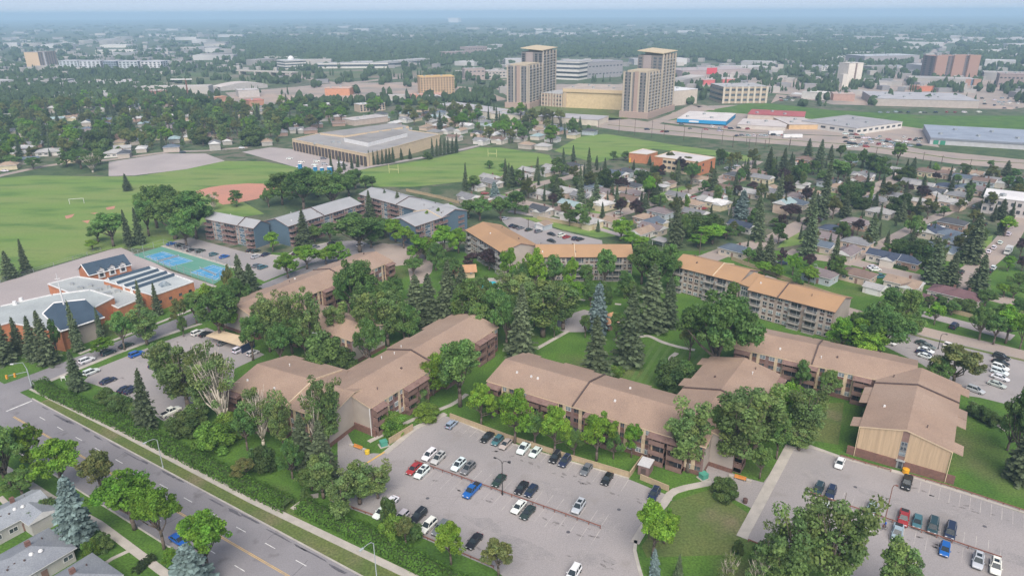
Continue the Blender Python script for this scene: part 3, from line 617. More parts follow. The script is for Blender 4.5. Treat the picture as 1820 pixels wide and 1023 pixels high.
def grid_windows(a, b, z0, z1, nf, nc, w, h, out):
    """window positions on the wall a->b (outside on the right of travel)"""
    a, b = np.array(a, float), np.array(b, float); d = norm(b - a); L = np.linalg.norm(b - a); nn = np.array([d[1], -d[0], 0]); rz = math.atan2(nn[1], nn[0]) - math.pi / 2
    for f in range(nf):
        for c in range(nc):
            p = a + d * L * (c + .5) / nc + nn * .03; p[2] = z0 + (z1 - z0) * (f + .5) / nf; out.append((p, rz, w, h))
def far_box(name, label, cat, x0, y0, x1, y1, top, depth, wcol, rcol, nf=0, nc=0, ww=1.6, wh=1.4, bands=0, group=None, parent=None, wallm='wall_any', roofm='flat_roof', lip=0, base=None, ob=True, bandm='glass'):
    a, b = at(x0, y0), at(x1, y1); hh = hgt((x0 + x1) / 2, (y0 + y1) / 2, top); d = norm(b - a); nn = np.array([-d[1], d[0], 0])
    t = parent or thing(name, (a + b) / 2 + nn * depth / 2, label, cat, group)
    P = [a, b, b + nn * depth, a + nn * depth]
    w = MB(); w.prism([tuple(p[:2]) for p in P], -.05, hh - .3); world_part(w, 'wall', M[wallm], t, wcol)
    r = MB(); q = [P[0] - d * .3 - nn * .3, P[1] + d * .3 - nn * .3, P[2] + d * .3 + nn * .3, P[3] - d * .3 + nn * .3]
    r.prism([tuple(p[:2]) for p in q], hh - .29, hh + lip, bottom=True); world_part(r, 'roof', M[roofm], t, rcol)
    out = []; lo = .8 if base is None else base
    side = b if (b @ np.array([-nn[1], nn[0], 0])) else b
    if nf and nc:
        grid_windows(a, b, lo, hh - .8, nf, nc, ww, wh, out)
        ns = max(1, int(depth / (np.linalg.norm(b - a) / nc)))
        if P[1][0] < 0: grid_windows(b, P[2], lo, hh - .8, nf, ns, ww, wh, out)
        else: grid_windows(P[3], a, lo, hh - .8, nf, ns, ww, wh, out)
        far_windows(t, out, m=bandm)
    for i in range(bands):
        z = lo + (hh - .8 - lo) * (i + .3) / bands; bh = (hh - .8 - lo) / bands * .45; m = MB()
        m.obox(a - nn * .15 - d * .15 + Z1 * z, (b - a) + d * .3, nn * (depth + .3), Z1 * bh); world_part(m, 'window_band', M[bandm], t)
    return t, P, hh
# --- church and its school wings
t = thing('church', at(140, 595), 'orange brick church with a navy hip roof and a tall white spire', 'church')
p = flat_block(t, (-40, 560, 0, 545, 93, 524, 160, 515.5, 203, 529, 168, 547, 108, 590, 16, 574, -40, 590), 6.8, 'brick_orange', 'flat_roof', None, (.40, .43, .42))
# navy hip over the entrance
low = [at(76, 557, 7.0), at(108, 589, 7.0), at(186, 563.5, 7.0), at(166, 545, 7.0)]; hi_ = [at(96, 538, 10.2), at(152, 532, 10.2)]
h = MB(); h.poly([low[1], low[2], hi_[1], hi_[0]]); h.poly([low[0], low[1], hi_[0]]); h.poly([low[2], low[3], hi_[1]])
back = [q + np.array([1.5, 4.5, 0]) for q in (low[0], low[3])]
h.poly([hi_[0], hi_[1], low[3], low[0]]); h.poly(low[::-1]); world_part(h, 'hip_roof', mat('roof_navy', (.055, .085, .12), (.045, .07, .10), .2, .9, 5, fine=.1, fscale=4), t)
e = MB()
for a, b in ((low[1], low[2]), (low[0], low[1]), (hi_[0], hi_[1]), (hi_[0], low[0])): e.tube(a, b, .28, .28, 4)
world_part(e, 'roof_edge', M['trim_white'], t)
q0, q1 = low[1] * (1, 1, 0), low[2] * (1, 1, 0); d = norm(q1 - q0); nn = np.array([-d[1], d[0], 0])
w = MB(); w.obox(q0 + d * 1.2 + nn * 1.2, (q1 - q0) - d * 2.4, nn * 6, Z1 * 6.85); world_part(w, 'entrance_wall', M['stucco_grey'], t)
for s in (1.0, np.linalg.norm(q1 - q0) - 2.4): w = MB(); w.obox(q0 + d * s + nn * .9, d * 1.5, nn * 1.5, Z1 * 6.9); world_part(w, 'brick_pier', M['brick_orange'], t)
sp = MB(); b = at(114, 543, 9.4); sp.tube(b - Z1 * 2, b + Z1 * 6.5, .34, .26, 6); sp.tube(b + Z1 * 6.5, b + Z1 * 11.5, .14, .07, 6); world_part(sp, 'spire', M['trim_white'], t)
sp = MB(); sp.box(b + Z1 * 9.6, (1.5, .16, .16), 0, .4); world_part(sp, 'cross_arm', M['trim_white'], t)
for x, y in ((27, 541), (38, 535)):
    v = MB(); v.tube(at(x, y, 6.8), at(x, y, 6.8) + Z1 * 1.3, .8, .6, 8); world_part(v, 'roof_vent', M['trim_white'], t)
t = thing('school_wing', at(190, 545), 'low flat grey-roofed hall joining the church to the skylight wing', 'school')
flat_block(t, (85, 505, 137, 492, 186, 499, 253, 530, 210, 548, 150, 520, 122, 520), 4.6, 'brick_orange', 'flat_roof', None, (.40, .42, .41))
for i in range(10):
    v = MB(); x, y = 128 + i * 11 + (i % 3) * 4, 506 + (i * 7) % 18; v.box(at(x, y, 4.6) + Z1 * .5, (1.2 + i % 3 * .6, 1.3, 1.0), 0, .5); world_part(v, 'roof_unit', M['steel'], t)
t = thing('skylight_wing', at(275, 540), 'orange brick school wing with four long navy skylight strips on its white roof', 'school')
p = flat_block(t, (184, 499, 266, 474, 344, 501, 273, 526), 6.0, 'brick_orange', 'flat_roof', None, (.46, .49, .48))
for (a, b) in (((193, 497.5), (266, 476.5)), ((207, 504.5), (281, 480.5)), ((220.5, 509.5), (296, 484.8)), ((234, 514.5), (309.5, 489))):
    A, B = at(*a, 6.02), at(*b, 6.02); d = norm(B - A); nn = np.array([-d[1], d[0], 0]); s = MB(); wd = .85
    q = [A - nn * wd, B - nn * wd, B + nn * wd, A + nn * wd]; T = [A + Z1 * .95, B + Z1 * .95]
    s.poly([q[0], q[1], T[1], T[0]], 0); s.poly([q[2], q[3], T[0], T[1]], 1); s.poly([q[3], q[0], T[0]], 2); s.poly([q[1], q[2], T[1]], 2)
    world_part(s, 'skylight', [M['roof_navy'] if 'roof_navy' in M else bpy.data.materials['roof_navy'], M['flat_roof'], M['trim_white']], t, (.6, .62, .6))
    gb = MB(); 
    for i in range(2):
        c = A - d * .12; gb.tube(c - nn * wd * (1 if i else -1), c + Z1 * .95, .16, .16, 4)
    gb.box(c + Z1 * -.9, (.2, 1.5, 1.5), 0, math.atan2(d[1], d[0])); world_part(gb, 'gable_window', M['trim_white'], t)
py = MB(); c = at(293, 506, 6.0); py.lathe([(2.6, 0), (.05, 2.0)], c, 4); world_part(py, 'roof_lantern', M['glass_pale'], t)
out = []; a, b = np.array([*p[3], 0]), np.array([*p[2], 0]); grid_windows(a, b, 1.2, 5, 1, 4, 1.2, 1.0, out); far_windows(t, out)
t = thing('dormer_wing', at(185, 490), 'orange brick school wing with a navy gable roof and three white dormers', 'school')
A, u, n, L, Wd = frame_of((158, 489), (234, 469.5), (135, 479), 5.4); P = lambda s, q, z: A + u * s + n * q + Z1 * z
w = MB(); w.obox(P(.3, .4, -.05), u * (L - .6), n * (Wd - .8), Z1 * 5.1); w.poly([P(.3, .4, 5.05), P(.3, Wd - .4, 5.05), P(.3, Wd / 2, 8.4)]); w.poly([P(L - .3, .4, 5.05), P(L - .3, Wd - .4, 5.05), P(L - .3, Wd / 2, 8.4)]); world_part(w, 'wall', M['brick_orange'], t)
r = MB(); r.poly([P(0, 0, 5.2), P(L, 0, 5.2), P(L, Wd / 2, 8.7), P(0, Wd / 2, 8.7)]); r.poly([P(0, Wd, 5.2), P(0, Wd / 2, 8.7), P(L, Wd / 2, 8.7), P(L, Wd, 5.2)]); world_part(r, 'roof', bpy.data.materials['roof_navy'], t)
e = MB(); e.tube(P(0, -.05, 5.15), P(L, -.05, 5.15), .2, .2, 4); e.tube(P(-.05, 0, 5.15), P(-.05, Wd / 2, 8.65), .2, .2, 4); e.tube(P(-.05, Wd, 5.15), P(-.05, Wd / 2, 8.65), .2, .2, 4); world_part(e, 'roof_edge', M['trim_white'], t)
for s in (L * .28, L * .53, L * .78):
    dm = MB(); dm.obox(P(s - 1.3, .1, 3.0), u * 2.6, n * 3.2, Z1 * 3.3, 0); dm.poly([P(s - 1.5, -.3, 6.2), P(s, -.3, 7.6), P(s, 4.2, 7.6), P(s - 1.5, 3.4, 6.2)], 1); dm.poly([P(s + 1.5, -.3, 6.2), P(s + 1.5, 3.4, 6.2), P(s, 4.2, 7.6), P(s, -.3, 7.6)], 1); dm.poly([P(s - 1.3, .1, 6.3), P(s + 1.3, .1, 6.3), P(s, .1, 7.4)], 0)
    o = world_part(dm, 'dormer', [M['trim_white'], bpy.data.materials['roof_navy']], t)
    wm = MB(); wm.obox(P(s - .7, .02, 3.6), u * 1.4, n * .1, Z1 * 2.0); wm.build('window', M['glass'], o)
# --- arena
t = thing('arena', at(650, 285), 'sprawling beige arena with stepped flat grey roofs beside the football field', 'arena')
p = flat_block(t, (519, 248, 569, 237, 701, 220, 726, 226, 727, 232, 782, 239.5, 700, 262, 651, 274.5), 8.5, 'stucco_cream', 'flat_roof', None, (.33, .315, .30), lip=.5, lipm='stucco_cream')
flat_block(t, (611, 245, 640, 240, 704, 230, 724, 236, 654, 253.5), 11.5, 'trim_white', 'flat_roof', None, (.29, .275, .26), z0=8, lip=0, names=('upper_wall', 'upper_roof', 'x'))
flat_block(t, (569, 236, 700, 218.5, 726, 224, 612, 241), 10, 'stucco_cream', 'flat_roof', None, (.31, .295, .28), z0=8, lip=0, names=('rear_wall', 'rear_roof', 'x'))
a, b = np.array([*p[0], 0]), np.array([*p[7], 0]); d = norm(b - a); nn = np.array([d[1], -d[0], 0]); L = np.linalg.norm(b - a)
for i in range(22):
    s = L * (i + .3) / 22; m = MB(); m.obox(a + d * s + nn * .1 + Z1 * .3, d * (L / 22 * .72), nn * .3, Z1 * (6.6)); world_part(m, 'window', M['recess_shade'], t)  # dark blocks on the wall paint in the shaded openings
a, b = np.array([*p[7], 0]), np.array([*p[6], 0]); d = norm(b - a); L = np.linalg.norm(b - a); nn = np.array([d[1], -d[0], 0])
for i in range(7): m = MB(); m.obox(a + d * (L * (i + .5) / 7) + nn * .02, d * .5, nn * .35, Z1 * 8.3); world_part(m, 'buttress', M['stucco_taupe'], t)
for i in range(14):
    v = MB(); x, y = 560 + (i * 53) % 180, 0; y = 262 - (x - 560) * .17 + (i % 3) * 3 - 6; v.box(at(x, y, 8.6) + Z1 * .6, (2.2, 2.2, 1.5), 0, .4); world_part(v, 'roof_unit', M['steel'], t)
t = thing('entrance_canopy', at(574, 272), 'small white peaked canopy before the arena entrance', 'canopy')
c = MB(); c.lathe([(6, 0), (5.5, .5), (.2, 2.6)], (0, 0, 3.0), 4); c.build('roof', M['trim_white'], t)
for x, y in ((3.6, 0), (-3.6, 0), (0, 3.6), (0, -3.6)): c = MB(); c.tube((x, y, 0), (x, y, 3.2), .2, .2, 5); c.build('post', M['steel_pale'], t)
# --- orange lit school
t = thing('primary_school', at(1215, 300), 'flat-roofed school with bright orange brick ends above the bungalows', 'school')
p = flat_block(t, (1163, 278.5, 1196, 268.5, 1272, 280, 1243, 288.5), 9, 'brick_orange', 'flat_roof', None, (.58, .545, .52), lip=.3, lipm='stucco_cream')
a, b = np.array([*p[0], 0]), np.array([*p[3], 0]); d = norm(b - a); nn = np.array([d[1], -d[0], 0]); L = np.linalg.norm(b - a)
m = MB(); m.obox(a + d * L * .2, d * L * .72, nn * .12, Z1 * 8.6); world_part(m, 'wall_panel', M['stucco_cream'], t)
out = []; grid_windows(a + d * L * .2 + nn * .12, a + d * L * .92 + nn * .12, 1, 8.5, 2, 7, 2.4, 1.7, out); a2 = np.array([*p[3], 0]); b2 = np.array([*p[2], 0]); grid_windows(a2, b2, 1, 8.5, 2, 2, 1.8, 1.5, out); far_windows(t, out)
flat_block(t, (1118, 272, 1143, 264.5, 1169, 270, 1150, 275), 6.5, 'brick_orange', 'flat_roof', None, (.58, .545, .52), lip=.3, lipm='stucco_cream', names=('side_wall', 'side_roof', 'side_roof_edge'))
c = MB(); c.obox(at(1118, 289), at(1137, 286) - at(1118, 289), np.array([3, 7, 0]), Z1 * 3); world_part(c, 'yellow_porch', mat('yellow', (.62, .42, .04), (.55, .38, .05), .5, .7, 3), t)
# --- towers
def tower(label, base, tl, topl, topt, toproof, cols, ncol):
    K, Lc, Rc = [at(*q) for q in base]; u = norm(Rc - K); n = np.array([-u[1], u[0], 0]); Wd = float((Lc - K) @ n); Ln = float(np.linalg.norm(Rc - K))
    t = thing('apartment_tower', K + u * Ln / 2 + n * Wd / 2, label, 'high rise')
    h1, h2 = hgt(*base[0], topl), hgt((base[0][0] + base[2][0]) / 2, (base[0][1] + base[2][1]) / 2, topt)
    P = lambda s, q, z: K + u * s + n * q + Z1 * z
    out = []
    for s0, s1, hh, nm in ((0, Ln * .48, h1, 'lower_block'), (Ln * .48 + .02, Ln, h2, 'upper_block')):
        w = MB(); w.obox(P(s0, 0, -.05), u * (s1 - s0), n * Wd, Z1 * hh); world_part(w, nm, M['wall_any'], t, cols[0])
        nf = int((hh - 4) / 3.05)
        for f in range(nf):
            z = 4.5 + f * 3.05
            for (o_, e_, k_) in ((P(s0 + 1.2, 0, z), u * ((s1 - s0) * .86), -n), ):
                bm = MB(); bm.obox(o_ - n * .02, e_, k_ * 1.15, Z1 * .9); world_part(bm, 'balcony', M['any'], t, (.40, .39, .37))
        if s0 == 0: grid_windows(P(0, Wd, 0), P(0, 0, 0), 4.5, 4.5 + nf * 3.05, nf, ncol, Wd / ncol * .55, 1.9, out)
        else: grid_windows(P(s0, Wd, 0), P(s0, 0, 0), h1 + 1, h2 - 1.5, max(2, int((h2 - h1) / 3.05)), ncol, Wd / ncol * .6, 2.0, out)
        o2 = []; grid_windows(P(s0, 0, 0), P(s1, 0, 0), 4.5, 4.5 + nf * 3.05, nf, 5, (s1 - s0) / 9, 2.2, o2); out += o2
        for k in range(5):
            pm = MB(); pm.obox(P(s0 + (s1 - s0) * (k / 4.0) * .94, 0, 0), u * .7, -n * 1.5, Z1 * (hh + 1.2)); world_part(pm, 'pilaster', M['any'], t, cols[1])
    for k in range(4):
        pm = MB(); pm.obox(P(0, Wd * (.02 + .30 * k), 0), n * Wd * .07, -u * .7, Z1 * (h1 + 1)); world_part(pm, 'pilaster', M['any'], t, cols[1])
    pm = MB(); pm.obox(P(0, Wd * .38, 0), n * Wd * .15, -u * .9, Z1 * (h1 + 1)); world_part(pm, 'brick_pier', M['brick_brown'] if 0 else M['any'], t, (.40, .29, .24))
    pm = MB(); pm.obox(P(Ln * .48, Wd * .45, h1), n * Wd * .32, -u * .8, Z1 * (h2 - h1)); world_part(pm, 'blank_wall', M['any'], t, (.33, .28, .27))
    r = MB(); hr = h2 + 2.2; r.obox(P(Ln * .46, -1, hr - .5), u * Ln * .56 + Z1 * 1.0, n * (Wd + 1.5) + Z1 * 2.2, Z1 * .7); world_part(r, 'roof_canopy', M['any'], t, (.58, .48, .32))
    r = MB(); r.obox(P(Ln * .6, Wd * .15, h2 - .05), u * Ln * .35, n * Wd * .7, Z1 * 2.3); world_part(r, 'plant_room', M['any'], t, (.55, .45, .32))
    r = MB(); r.obox(P(Ln * .05, Wd * .1, h1 - .05), u * Ln * .4, n * Wd * .8, Z1 * 1.6); world_part(r, 'plant_room', M['any'], t, (.50, .42, .30))
    r = MB(); r.obox(P(-2.5, -2.5, -.04), u * (Ln + 4), n * (Wd + 4), Z1 * 6.2); world_part(r, 'podium', M['any'], t, (.42, .31, .26))
    far_windows(t, out)
tower('cream and grey apartment tower pair nearest the camera, right of the yellow-walled building', [(1148, 211), (1110, 206), (1194, 196)], 'L', 130, 99, 88, ((.21, .195, .185), (.47, .40, .31)), 5)
tower('cream and grey apartment tower pair left of the yellow-walled building', [(939, 193), (911, 188), (987, 176)], 'L', 118, 93, 82, ((.19, .18, .178), (.43, .37, .30)), 5)
anchor(1155, 150, 'the right high-rise pair'); anchor(945, 140, 'the left high-rise pair')
# --- shops, offices and other large buildings: x0 y0 x1 y1 top depth wall roof
W_ = (.66, .63, .58); CR = (.60, .47, .31); GR = (.42, .41, .40); BR = (.36, .22, .17)
FB = [
 ('wide building with a blank yellow front wall between the two towers', 'warehouse', 1000, 191, 1110, 196, 159, 60, (.64, .49, .29), (.45, .38, .32), 0, 0, 0),
 ('open brown parking deck left of the yellow-walled building', 'parking deck', 962, 188, 999, 191, 166, 40, (.42, .30, .24), GR, 3, 6, 0),
 ('white-roofed mall with a long cream side wall behind the nearer towers', 'mall', 1192, 189, 1238, 184, 160, 70, (.58, .50, .42), (.70, .69, .68), 0, 0, 0),
 ('office with white and dark horizontal bands behind the left towers', 'office', 986, 141, 1028, 143, 109, 50, W_, GR, 0, 0, 4),
 ('grey office building with a wide hip roof, right of the banded office', 'office', 1032, 141, 1106, 136, 110, 60, (.30, .29, .30), (.30, .29, .30), 2, 12, 0),
 ('beige open-sided parking deck at the foot of the grass slope', 'parking deck', 1283, 184, 1362, 183, 154, 45, (.44, .35, .26), GR, 0, 0, 3),
 ('car dealership with a white roof and a bright blue fascia', 'dealership', 1203, 219, 1290, 224, 213, 60, (.02, .22, .42), (.62, .58, .55), 0, 0, 0),
 ('long shop with a dark red roof above the beige store', 'shop', 1328, 212, 1428, 217, 205, 40, (.55, .47, .40), (.40, .11, .11), 0, 0, 0),
 ('beige box store with a pale roof left of the white-topped garage', 'shop', 1402, 230, 1458, 230, 221, 45, (.60, .42, .24), (.52, .47, .44), 0, 0, 0),
 ('low shop with a white flat roof left of the beige box store', 'shop', 1310, 228, 1395, 233, 223, 40, (.58, .53, .47), (.55, .50, .47), 0, 0, 0),
 ('white two-part garage with a dark flat roof in the car yard', 'garage', 1520, 240, 1602, 228, 222, 55, W_, (.36, .35, .35), 1, 8, 0),
 ('long white warehouse with a blue-grey roof and green doors', 'warehouse', 1652, 256, 1865, 269, 250, 75, (.50, .49, .50), (.30, .34, .40), 0, 0, 0),
 ('brick apartment slab with three brown piers at the upper right', 'apartment building', 1655, 143, 1735, 141, 99, 26, (.17, .13, .13), BR, 12, 9, 0),
 ('slim white tower with a dark central strip', 'tower', 1503, 156, 1528, 155, 112, 20, (.70, .64, .56), (.6, .56, .5), 0, 0, 0),
 ('long beige store behind the grassy slope', 'shop', 1553, 188, 1738, 193, 177, 80, (.46, .40, .36), (.42, .41, .42), 0, 0, 0),
 ('pinkish brick shop left of the long beige store', 'shop', 1480, 179, 1518, 180, 167, 22, (.45, .29, .24), (.50, .38, .33), 0, 0, 0),
 ('white filling station with a tall canopy', 'filling station', 1424, 175, 1462, 178, 164, 20, W_, W_, 0, 0, 0),
 ('small orange-fronted shop beside the avenue', 'shop', 1633, 163, 1668, 162, 153, 18, (.55, .20, .12), (.5, .3, .22), 0, 0, 0),
 ('blue-edged store under the brick apartment slab', 'shop', 1690, 152, 1742, 152, 141, 30, (.14, .20, .30), GR, 0, 0, 0),
 ('brown low block at the right edge under the trees', 'office', 1772, 156, 1830, 158, 132, 30, (.34, .27, .25), (.34, .27, .25), 2, 8, 0),
 ('wide low store with a red sign behind the nearer towers', 'shop', 1212, 141, 1332, 137, 124, 60, (.40, .33, .32), (.42, .36, .35), 0, 0, 0),
 ('store with a red and white awning, right of the white mall', 'shop', 1250, 151, 1312, 149, 141, 30, (.55, .14, .14), (.55, .45, .42), 0, 0, 0),
 ('beige slab tower with a warm end wall, far left', 'tower', 74, 125, 105, 122, 92, 30, (.34, .28, .24), (.32, .28, .26), 0, 0, 0),
 ('white four-storey hall with a small cupola', 'hall', 508, 124, 545, 122, 107, 40, W_, (.55, .56, .57), 0, 0, 3),
 ('long white transit terminal curving below the far wood', 'terminal', 562, 122, 690, 121, 112, 30, W_, GR, 0, 0, 1),
 ('grey roofed extension at the right end of the transit terminal', 'terminal', 692, 120, 768, 113, 107, 30, (.48, .47, .47), GR, 0, 0, 1),
 ('terracotta restaurant left of the orange hotel', 'restaurant', 578, 170, 622, 170, 157, 22, (.56, .27, .16), (.55, .38, .30), 0, 0, 0),
 ('flat terracotta shop right below the orange hotel', 'shop', 733, 178, 790, 176, 168, 20, (.55, .26, .17), (.55, .33, .25), 0, 0, 0),
 ('orange and cream hotel with rows of windows', 'hotel', 748, 169, 808, 167, 136, 25, (.55, .38, .22), (.62, .42, .18), 7, 12, 0),
 ('white shed with a long pale wall along the rail line', 'shed', 776, 196, 870, 211, 192, 28, (.62, .56, .46), (.44, .42, .42), 0, 0, 0),
 ('grey-roofed shed continuing the pale wall along the rail line', 'shed', 872, 211, 1062, 224, 207, 30, (.62, .55, .45), (.42, .40, .40), 0, 0, 0),
 ('brown office block below the far wood', 'office', 792, 102, 835, 100, 92, 30, (.34, .27, .26), (.36, .29, .27), 2, 8, 0),
 ('larger brown office block behind it on the hill', 'office', 832, 98, 866, 96, 83, 30, (.36, .29, .27), (.38, .31, .29), 2, 8, 0),
 ('pale roofed low offices left of the left towers', 'office', 868, 140, 905, 138, 126, 30, (.52, .46, .42), (.5, .45, .42), 2, 6, 0),
 ('brown brick office on the slope right of the hotel', 'office', 826, 141, 862, 140, 122, 20, (.40, .33, .30), (.42, .36, .33), 2, 5, 0),
 ('grey-roofed school at the end of the avenue', 'school', 1535, 115, 1632, 113, 99, 60, (.33, .31, .32), (.45, .47, .48), 0, 0, 0),
 ('brown motel behind orange shop roofs, left side', 'motel', 276, 178, 300, 176, 161, 20, (.42, .22, .17), (.5, .4, .36), 0, 0, 0),
 ('yellow-topped shop in the row left of the transit terminal', 'shop', 300, 187, 340, 184, 178, 18, (.6, .36, .18), (.66, .5, .2), 0, 0, 0),
 ('orange-roofed shop row under the arched hall', 'shop', 345, 186, 405, 180, 174, 18, (.5, .28, .2), (.6, .32, .2), 0, 0, 0),
 ('red brick shop at the right of the shop row', 'shop', 444, 190, 470, 188, 178, 18, (.5, .26, .18), (.5, .2, .16), 0, 0, 0),
 ('white warehouse far left below the horizon haze', 'warehouse', 178, 85, 225, 85, 80, 60, W_, W_, 0, 0, 0),
 ('second white row building in front of the far left warehouse', 'warehouse', 170, 96, 240, 95, 89, 30, W_, W_, 1, 14, 0),
 ('white box building standing out on the horizon', 'warehouse', 797, 40, 815, 40, 32, 80, (.8, .72, .70), (.8, .76, .74), 0, 0, 0),
 ('long white flat roof building at the right edge of the bungalows', 'shop', 1742, 378, 1850, 392, 355, 22, (.52, .48, .46), (.70, .68, .66), 2, 9, 0),
 ('low pale-roofed flats in front of the orange hotel', 'apartment building', 640, 200, 685, 196, 184, 14, (.58, .46, .36), (.60, .58, .56), 3, 8, 0),
 ('low pale-roofed flats left of the hotel, farther left', 'apartment building', 550, 197, 600, 192, 186, 14, (.5, .42, .36), (.60, .58, .56), 2, 8, 0),
 ('brown hall behind the arena, half hidden by trees', 'hall', 630, 224, 690, 216, 210, 20, (.5, .41, .35), (.5, .46, .43), 0, 0, 0),
 ('beige dome-roofed sheds at the left of the shop row', 'shed', 425, 174, 462, 172, 160, 24, (.5, .46, .43), (.52, .48, .46), 0, 0, 0),
]
for row in FB:
    lab, cat, x0, y0, x1, y1, top, dep, wc, rc, nf, nc, bands = row
    t, P, hh = far_box(cat.replace(' ', '_'), lab, cat, x0, y0, x1, y1, top, dep, wc, rc, nf, nc, ww=np.linalg.norm(at(x1, y1) - at(x0, y0)) / max(1, nc) * .55, wh=1.8, bands=bands)
    d = norm(P[1] - P[0]); nn = np.array([-d[1], d[0], 0]); L = np.linalg.norm(P[1] - P[0])
    def front(s0, s1, z0, z1, name, col, dep_=.3, m='any'):
        q = MB(); q.obox(P[0] + d * L * s0 + Z1 * z0, d * L * (s1 - s0), -nn * dep_, Z1 * (z1 - z0)); world_part(q, name, M[m], t, col)
    if 'yellow front' in lab: front(.0, 1, hh * .82, hh - .3, 'parapet', (.62, .47, .29), 1.2); front(.02, .06, 0, hh * .8, 'pier', (.5, .38, .26), 1.0); front(.95, .99, 0, hh * .8, 'pier', (.5, .38, .26), 1.0)
    elif 'brick apartment' in lab:
        for s in (0, .38, .72): front(s, s + .24, 0, hh + .5, 'brick_pier', BR, 3)
    elif 'slim white' in lab: front(.46, .58, 0, hh - .4, 'dark_strip', (.22, .16, .14)); front(-.3, .0, 0, hh * .55, 'side_wing', (.62, .57, .5), -8)
    elif 'far left' in lab and cat == 'tower':
        front(.28, .36, 0, hh - .3, 'white_strip', (.7, .68, .66), .6)
        q = MB(); q.obox(P[0] - d * .25, nn * dep, d * .3, Z1 * (hh - .3)); world_part(q, 'end_wall', M['any'], t, (.62, .46, .30))
        for k in range(7): front(.02 + k * .14, .06 + k * .14, 1, hh - 1, 'window_strip', (.16, .16, .17), .2)
    elif 'green doors' in lab:
        for s in (.03, .09): front(s, s + .045, 0, hh * .6, 'green_door', (.05, .25, .16))
        front(0, 1, hh * .72, hh - .3, 'eave', (.24, .25, .29), .5)
    elif 'dealership' in lab: front(0, 1, hh * .25, hh - .2, 'fascia', (.02, .27, .52), .6); front(0, 1, 0, hh * .22, 'shop_window', (.05, .05, .06), .2); front(.25, .45, hh * .4, hh * .75, 'lettering', (.7, .7, .7), .7)
    elif 'red sign' in lab: front(.35, .5, hh * .5, hh + 3, 'sign', (.6, .07, .09), .6)
    elif 'cupola' in lab: q = MB(); q.lathe([(6, 0), (6, 3), (4, 6), (.3, 7.5)], (P[0] + P[2]) / 2 + Z1 * hh, 10); world_part(q, 'cupola', M['trim_white'], t)
    elif 'filling' in lab: front(-.5, .0, hh * .5, hh * .62, 'forecourt_canopy', (.7, .69, .67), -12)
    elif 'deck' in lab:
        for k in range(8): front(k / 7.3, k / 7.3 + .045, 0, hh, 'pillar', (.58, .5, .4), .6)
    for k in range(min(6, int(L / 14))):
        v = MB(); v.box(P[0] + d * L * (k + .6) / (int(L / 14) + 1) + nn * dep * (.25 + .4 * (k % 2)) + Z1 * (hh + .7), (2.4, 2.2, 1.5), 0, .3); world_part(v, 'roof_unit', M['steel'], t)
# arched hall
t = thing('arched_hall', at(410, 158), 'long hall with a low arched pale roof beside the grassy interchange', 'hall')
for x0, y0, x1, y1, hh in ((342, 164, 400, 160, 6), (392, 162, 476, 156, 9)):
    a, b = at(x0, y0), at(x1, y1); d = norm(b - a); nn = np.array([-d[1], d[0], 0]); L = np.linalg.norm(b - a); q = MB(); w = MB(); prev = None
    for i in range(11):
        k = i / 10; z = hh * (.55 + .45 * math.sin(math.pi * k)); cur = (a + d * L * k + Z1 * z, a + d * L * k + nn * 30 + Z1 * z)
        if prev: q.poly([prev[0], cur[0], cur[1], prev[1]]); w.poly([prev[0] * (1, 1, 0), cur[0] * (1, 1, 0), cur[0] - Z1 * .1, prev[0] - Z1 * .1])
        prev = cur
    world_part(q, 'roof', M['flat_roof'], t, (.56, .50, .46)); world_part(w, 'wall', M['wall_any'], t, (.45, .42, .40))
# row of condominiums, far left, and houses behind the white tower
cnd = [(108, 141, 'dark end'), (143, 181, ''), (186, 209, ''), (213, 247, ''), (252, 288, '')]
for i, (x0, x1, _) in enumerate(cnd):
    lab = ['navy and white condominium next to the beige slab tower', 'second condominium from the beige slab tower, with a wide white front', 'narrow condominium in the middle of the far left row', 'fourth condominium of the row, pale blue-grey', 'right end condominium of the far left row'][i]
    t, P, hh = far_box('condominium', lab, 'condominium', x0, 128 - i * .3, x1, 128 - i * .3, 108 + i * .3, 26, ((.52, .56, .58), (.56, .58, .60), (.30, .36, .42), (.50, .54, .56), (.62, .62, .62))[i], (.5, .5, .52), 5, 5, ww=4, wh=2, group='condominiums in the far left row')
hs = [(1422, 1440), (1446, 1475), (1479, 1502), (1540, 1560), (1565, 1576), (1582, 1606)]
for i, (x0, x1) in enumerate(hs):
    y = 126; a, b = at(x0, y), at(x1, y); hh = hgt(x0, y, 116); d = b - a
    side = ['leftmost white house of the row behind the white tower', 'wide white house second from left behind the white tower', 'white house just left of the slim white tower', 'white house just right of the slim white tower', 'narrow white house right of the white tower', 'rightmost white house of the row, near the avenue'][i]
    t = thing('row_house', (a + b) / 2 + np.array([0, 8, 0]), side, 'house', 'white houses behind the slim tower')
    w = MB(); w.obox(a, d, np.array([0, 16, 0]), Z1 * hh * .65); world_part(w, 'wall', M['wall_any'], t, (.66, .64, .62))
    r = MB(); n_ = max(2, int(np.linalg.norm(d) / 9))
    for k in range(n_):
        p0 = a + d * k / n_; p1 = a + d * (k + 1) / n_; pm = (p0 + p1) / 2 + Z1 * hh; p0 = p0 + Z1 * hh * .6; p1 = p1 + Z1 * hh * .6; o_ = np.array([0, 17, 0]); s_ = np.array([0, -1, 0])
        r.poly([p0 + s_, pm + s_, pm + o_, p0 + o_], 0); r.poly([pm + s_, p1 + s_, p1 + o_, pm + o_], 0); r.poly([p0, p1, pm], 1)
    world_part(r, 'roof', [M['roof_any'], M['trim_white']], t, (.40, .40, .41))
    out = []; grid_windows(a, b, .8, hh * .6, 2, n_ * 2, 2.2, 1.8, out); far_windows(t, out)
